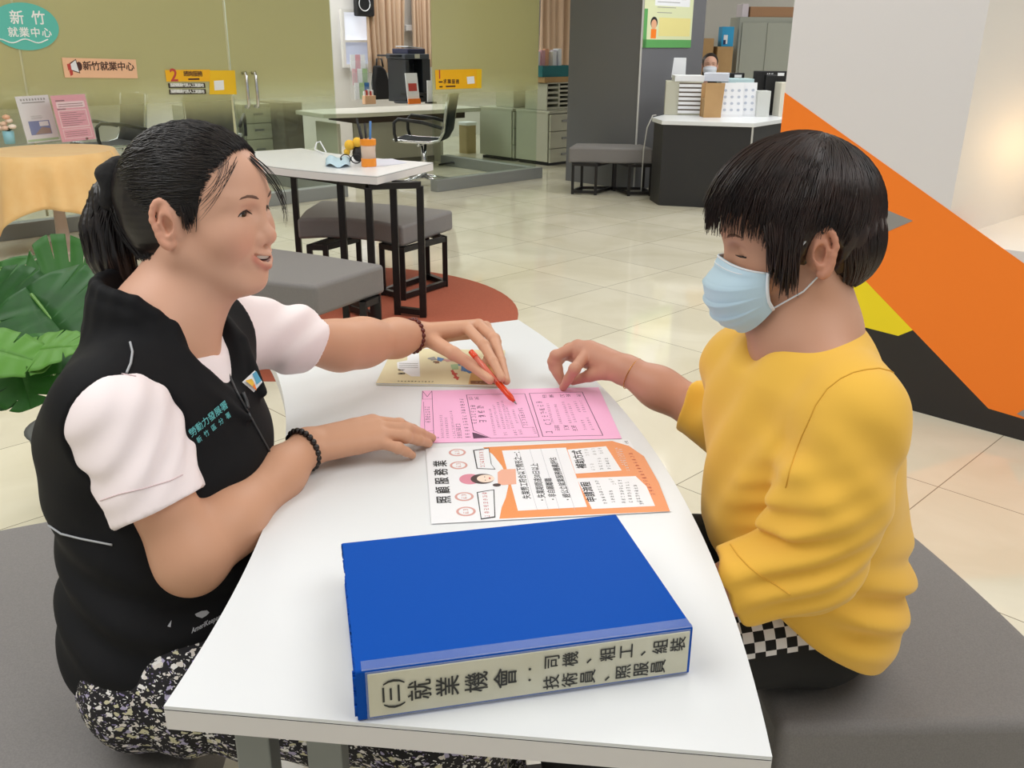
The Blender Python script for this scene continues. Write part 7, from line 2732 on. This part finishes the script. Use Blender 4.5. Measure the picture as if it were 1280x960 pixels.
def dispTop(P):
    x, y, z = P[..., 0], P[..., 1], P[..., 2]
    f = .003 * vnoise(P, 17, 2)
    # folds at the bent elbow, waist and chest
    d = np.linalg.norm(P - _A(E3 + Vector((-.03, -.02, .03))), axis=-1)
    ax = _A((E3 - S3).normalized())
    s1 = (P - _A(S3)) @ ax
    f = f + np.exp(-(d / .085) ** 2) * .0065 * np.sin(s1 * 170 + x * 120 + 2.2 * vnoise(P, 8, 5))
    w = np.exp(-((z - .60) / .07) ** 2) * np.clip((x - .40) / .08, 0, 1)
    f = f + w * .0085 * np.sin(z * 92 + x * 40 + 2.6 * vnoise(P, 6, 1))
    c = np.exp(-((z - .80) / .11) ** 2) * np.clip((.40 - x) / .06, 0, 1)
    f = f + c * .0042 * np.sin(y * 80 + z * 34 + 2.0 * vnoise(P, 6, 8))
    b = np.exp(-((z - .86) / .07) ** 2) * np.clip((1.16 - y) / .06, 0, 1)
    f = f + b * .003 * np.sin(x * 70 + z * 60 + 2 * vnoise(P, 7, 2))
    return f
topB = sdf_obj('mustard_top', top, .0036, m_must, personB, dispTop)
bvT = bvh_of(topB)
m_seam = mat('mustard_seam', (224, 170, 58), .8)
surf_tube(bvT, [(1012, 520), (1020, 500), (1034, 480), (1050, 467), (1066, 459), (1082, 455), (1098, 453), (1112, 456), (1124, 463), (1134, 476)], .0009, 'shoulder_seam', m_seam, topB, .0004)
surf_tube(bvT, [(1012, 520), (1003, 540), (996, 560), (989, 582), (984, 604)], .0009, 'armhole_seam', m_seam, topB, .0004)
surf_tube(bvT, [(916, 676), (926, 690), (940, 704), (956, 716), (974, 726), (992, 738)], .0009, 'cuff_seam', m_seam, topB, .0004)
# neckband
nb = MB(m_must)
ring = []
for k in range(29):
    w = 2 * math.pi * k / 28
    o = NBb + Vector((-.014, 0, .2))
    q = NBb + Vector((-.016 + .085 * math.cos(w), .078 * math.sin(w), .09))
    h = bvT.ray_cast(q, Vector((0, 0, -1)))
    if h[0] is not None:
        ring.append(h[0] + Vector((0, 0, .001)))
# trousers
m_trous = bpy.data.materials.new('black_trousers'); m_trous.use_nodes = True
def _tr(m):
    nt = m.node_tree; N, L = nt.nodes, nt.links
    b = N['Principled BSDF']; b.inputs['Roughness'].default_value = .85
    tc = N.new('ShaderNodeTexCoord')
    mp = N.new('ShaderNodeMapping'); mp.vector_type = 'POINT'
    mp.inputs['Location'].default_value = (-CK0.x, -CK0.y, -CK0.z)
    mp2 = N.new('ShaderNodeMapping'); mp2.vector_type = 'POINT'
    mp2.inputs['Rotation'].default_value = (0, 0, -math.atan2((KB1 - HB1).y, (KB1 - HB1).x))
    L.new(tc.outputs['Object'], mp.inputs['Vector']); L.new(mp.outputs['Vector'], mp2.inputs['Vector'])
    sp = N.new('ShaderNodeSeparateXYZ'); L.new(mp2.outputs['Vector'], sp.inputs[0])
    # along the leg = x', around = angle about the leg axis
    at = N.new('ShaderNodeMath'); at.operation = 'ARCTAN2'
    L.new(sp.outputs['Y'], at.inputs[0]); L.new(sp.outputs['Z'], at.inputs[1])
    ar = N.new('ShaderNodeMath'); ar.operation = 'MULTIPLY'; ar.inputs[1].default_value = .095 / .0165
    L.new(at.outputs[0], ar.inputs[0])
    al = N.new('ShaderNodeMath'); al.operation = 'MULTIPLY'; al.inputs[1].default_value = 1 / .0165
    L.new(sp.outputs['X'], al.inputs[0])
    cb = N.new('ShaderNodeCombineXYZ'); L.new(al.outputs[0], cb.inputs['X']); L.new(ar.outputs[0], cb.inputs['Y'])
    cb.inputs['Z'].default_value = .5
    ck = N.new('ShaderNodeTexChecker'); ck.inputs['Scale'].default_value = 1.0
    ck.inputs['Color1'].default_value = lin((232, 230, 232)); ck.inputs['Color2'].default_value = lin((16, 15, 17))
    L.new(cb.outputs[0], ck.inputs['Vector'])
    g1 = N.new('ShaderNodeMath'); g1.operation = 'COMPARE'; g1.inputs[1].default_value = CKA / .0165 * .095; g1.inputs[2].default_value = 2.9
    L.new(ar.outputs[0], g1.inputs[0])
    mx = N.new('ShaderNodeMix'); mx.data_type = 'RGBA'
    mx.inputs['A'].default_value = lin((16, 15, 17))
    L.new(g1.outputs[0], mx.inputs['Factor']); L.new(ck.outputs['Color'], mx.inputs['B'])
    L.new(mx.outputs['Result'], b.inputs['Base Color'])
CK0 = Vector(HB1)
CKA = math.radians(46)
_tr(m_trous)
trB = Shape()
trB.el((.470, 1.250, .515), (.108, .135, .095), k=.05)
trB.rc(HB1, KB1, .088, .074, k=.05); trB.rc(HB2, KB2, .094, .074, k=.05)
trB.rc(KB1, FB1 + Vector((0, 0, .03)), .074, .058, k=.04); trB.rc(KB2, FB2 + Vector((0, 0, .03)), .074, .058, k=.04)
trB.plane((0, 0, .10), (0, 0, -1), k=.003)
sdf_obj('trousers', trB, .005, m_trous, personB, lambda P: .003 * vnoise(P, 14, 4))
for F_ in (FB1, FB2):
    sh_ = Shape().rc(F_ + Vector((.02, 0, -.062)), F_ + Vector((-.14, 0, -.072)), .036, .027).plane((0, 0, .005), (0, 0, -1), k=.002).plane((0, 0, F_.z - .035), (0, 0, 1), k=.004)
    sdf_obj('shoe', sh_, .005, m_shoe, personB)
# thin gold bracelet
fx4 = (W4 - E4).normalized()
a_ = fx4.orthogonal().normalized(); b_ = fx4.cross(a_)
m_gold = mat('gold', (206, 150, 70), .25, metal=1)
mb = MB(m_gold)
cw = W4 - fx4 * .012
mb.tube([cw + (a_ * math.cos(k * math.pi / 16) + b_ * math.sin(k * math.pi / 16)) * .0300 for k in range(33)], .0007, 5)
br = mb.build('bracelet', personB, smooth=True)

# ================================================================== clerk behind the counter
C0 = UD(881, 77, 9.75)
C_M = head_M((C0.x, C0.y, C0.z - .01), math.radians(-97), 0, 0, 1.0)
sC = Shape()
add_head(sC, C_M, 1.0, 'masked')
nC = hp(C_M, (-.02, 0, -.05)); bC = Vector((C0.x + .0, C0.y + .03, C0.z - .20))
sC.rc(nC, bC, .050, .06, k=.03)
sC.rc(bC + Vector((-.15, 0, -.06)), bC + Vector((.15, 0, -.06)), .06, .06, k=.06)
sC.rc(bC + Vector((-.16, 0, -.08)), bC + Vector((-.20, -.06, -.34)), .05, .04, k=.03); sC.rc(bC + Vector((.16, 0, -.08)), bC + Vector((.20, -.06, -.34)), .05, .04, k=.03)
sC.rc(bC + Vector((-.20, -.06, -.34)), bC + Vector((-.06, -.24, -.40)), .038, .028, k=.03); sC.rc(bC + Vector((.20, -.06, -.34)), bC + Vector((.06, -.24, -.40)), .038, .028, k=.03)
sC.rc(bC + Vector((0, .03, -.08)), bC + Vector((0, .06, -.60)), .10, .15, k=.05)
personC = empty('person', (bC.x, bC.y + .06, .0), 'clerk in a white face mask sitting behind the reception counter', 'person')
bodyC = sdf_obj('body', sC, .006, m_skin, personC, None, skin_col(C_M, (228, 178, 154), (200, 120, 110), (226, 178, 152), mask=True))
eye_parts(C_M, personC, bvh_of(bodyC), (1, 0, 0))
hC = Shape(C_M)
hC.el((-.014, 0, .040), (.104, .084, .090))
hC.el((-.055, 0, -.06), (.055, .075, .09), k=.03)
hC.el((.104, 0, -.036), (.076, .062, .090), k=.006, mode='s')
sdf_obj('hair', hC, .006, mat('hair_dark_brown', (40, 26, 24), .45), personC)
B_M_keep, B_M = B_M, C_M
mb = MB(mat('mask_white', (226, 230, 238), .8))
mb.sheet([[tuple(maskp(-1 + 2 * i / 20, j / 24)) for j in range(25)] for i in range(21)])
mb.build('face_mask', personC, smooth=True, solid=.002)
B_M = B_M_keep
jk = Shape()
jk.rc(bC + Vector((-.15, 0, -.07)), bC + Vector((.15, 0, -.07)), .075, .075, k=.06)
jk.rc(bC + Vector((0, .03, -.10)), bC + Vector((0, .06, -.60)), .125, .17, k=.06)
jk.rc(bC + Vector((-.16, 0, -.08)), bC + Vector((-.20, -.06, -.34)), .065, .055, k=.03); jk.rc(bC + Vector((.16, 0, -.08)), bC + Vector((.20, -.06, -.34)), .065, .055, k=.03)
sdf_obj('blouse', jk, .008, mat('clerk_blouse', (70, 76, 96), .8), personC)
# ------------------------------------------------------------------ camera, light, world
cam = bpy.data.cameras.new('camera')
cam.sensor_fit = 'HORIZONTAL'
cam.sensor_width = 36
cam.lens = 36 * FPX / 1280
cam.clip_start = .05
co = bpy.data.objects.new('camera', cam)
COL.objects.link(co)
fw = Vector((0, math.cos(PITCH), -math.sin(PITCH)))
upv = Vector((0, math.sin(PITCH), math.cos(PITCH)))
rt_ = Vector((1, 0, 0))
cr_, sr_ = math.cos(ROLL), math.sin(ROLL)
# image x axis in world, matching ray()
ix = rt_ * cr_ - upv * -sr_ * -1
iy = upv * cr_ + rt_ * sr_
ix = iy.cross(-fw).normalized()
co.matrix_world = Matrix(((ix.x, iy.x, -fw.x, 0), (ix.y, iy.y, -fw.y, 0), (ix.z, iy.z, -fw.z, HC), (0, 0, 0, 1)))
SC.camera = co
w = bpy.data.worlds.new('world')
SC.world = w
w.use_nodes = True
w.node_tree.nodes['Background'].inputs['Color'].default_value = (.93, .965, 1, 1)
w.node_tree.nodes['Background'].inputs['Strength'].default_value = .7
def area(loc, sx, sy, e, col=(.955, .975, 1.0), rot=0.0, shape='RECTANGLE'):
    l = bpy.data.lights.new('ceiling_light', 'AREA')
    l.shape = shape
    l.size = sx
    if shape in ('RECTANGLE', 'ELLIPSE'):
        l.size_y = sy
    l.energy = e
    l.color = col
    o = bpy.data.objects.new('ceiling_light', l)
    COL.objects.link(o)
    o.location = loc
    o.rotation_euler = (0, 0, rot)
    return o
for x, y, e in ((-2.0, .6, 78), (1.6, .6, 60), (-2.6, 4.0, 60), (1.0, 4.2, 60), (-3.6, 7.0, 40), (2.4, 7.0, 66)):
    area((x, y, 2.88), 2.6, 1.8, e, rot=math.radians(45))
for x, y, e in ((-4.6, 9.2, 50), (-2.4, 11.2, 60), (-.9, 13.0, 50), (3.5, 8.9, 50)):
    area((x, y, 2.88), 1.8, 1.2, e, rot=math.radians(45))
area((1.48, 8.5, 2.88), .16, .16, 12, shape='DISK')
SC.view_settings.view_transform = 'Standard'
SC.view_settings.look = 'None'
SC.view_settings.exposure = -0.5
SC.view_settings.gamma = 1.0
SC.view_settings.use_curve_mapping = False
SC.cycles.use_denoising = True
SC.cycles.max_bounces = 8
SC.cycles.diffuse_bounces = 4
SC.cycles.glossy_bounces = 4
SC.cycles.transparent_max_bounces = 16
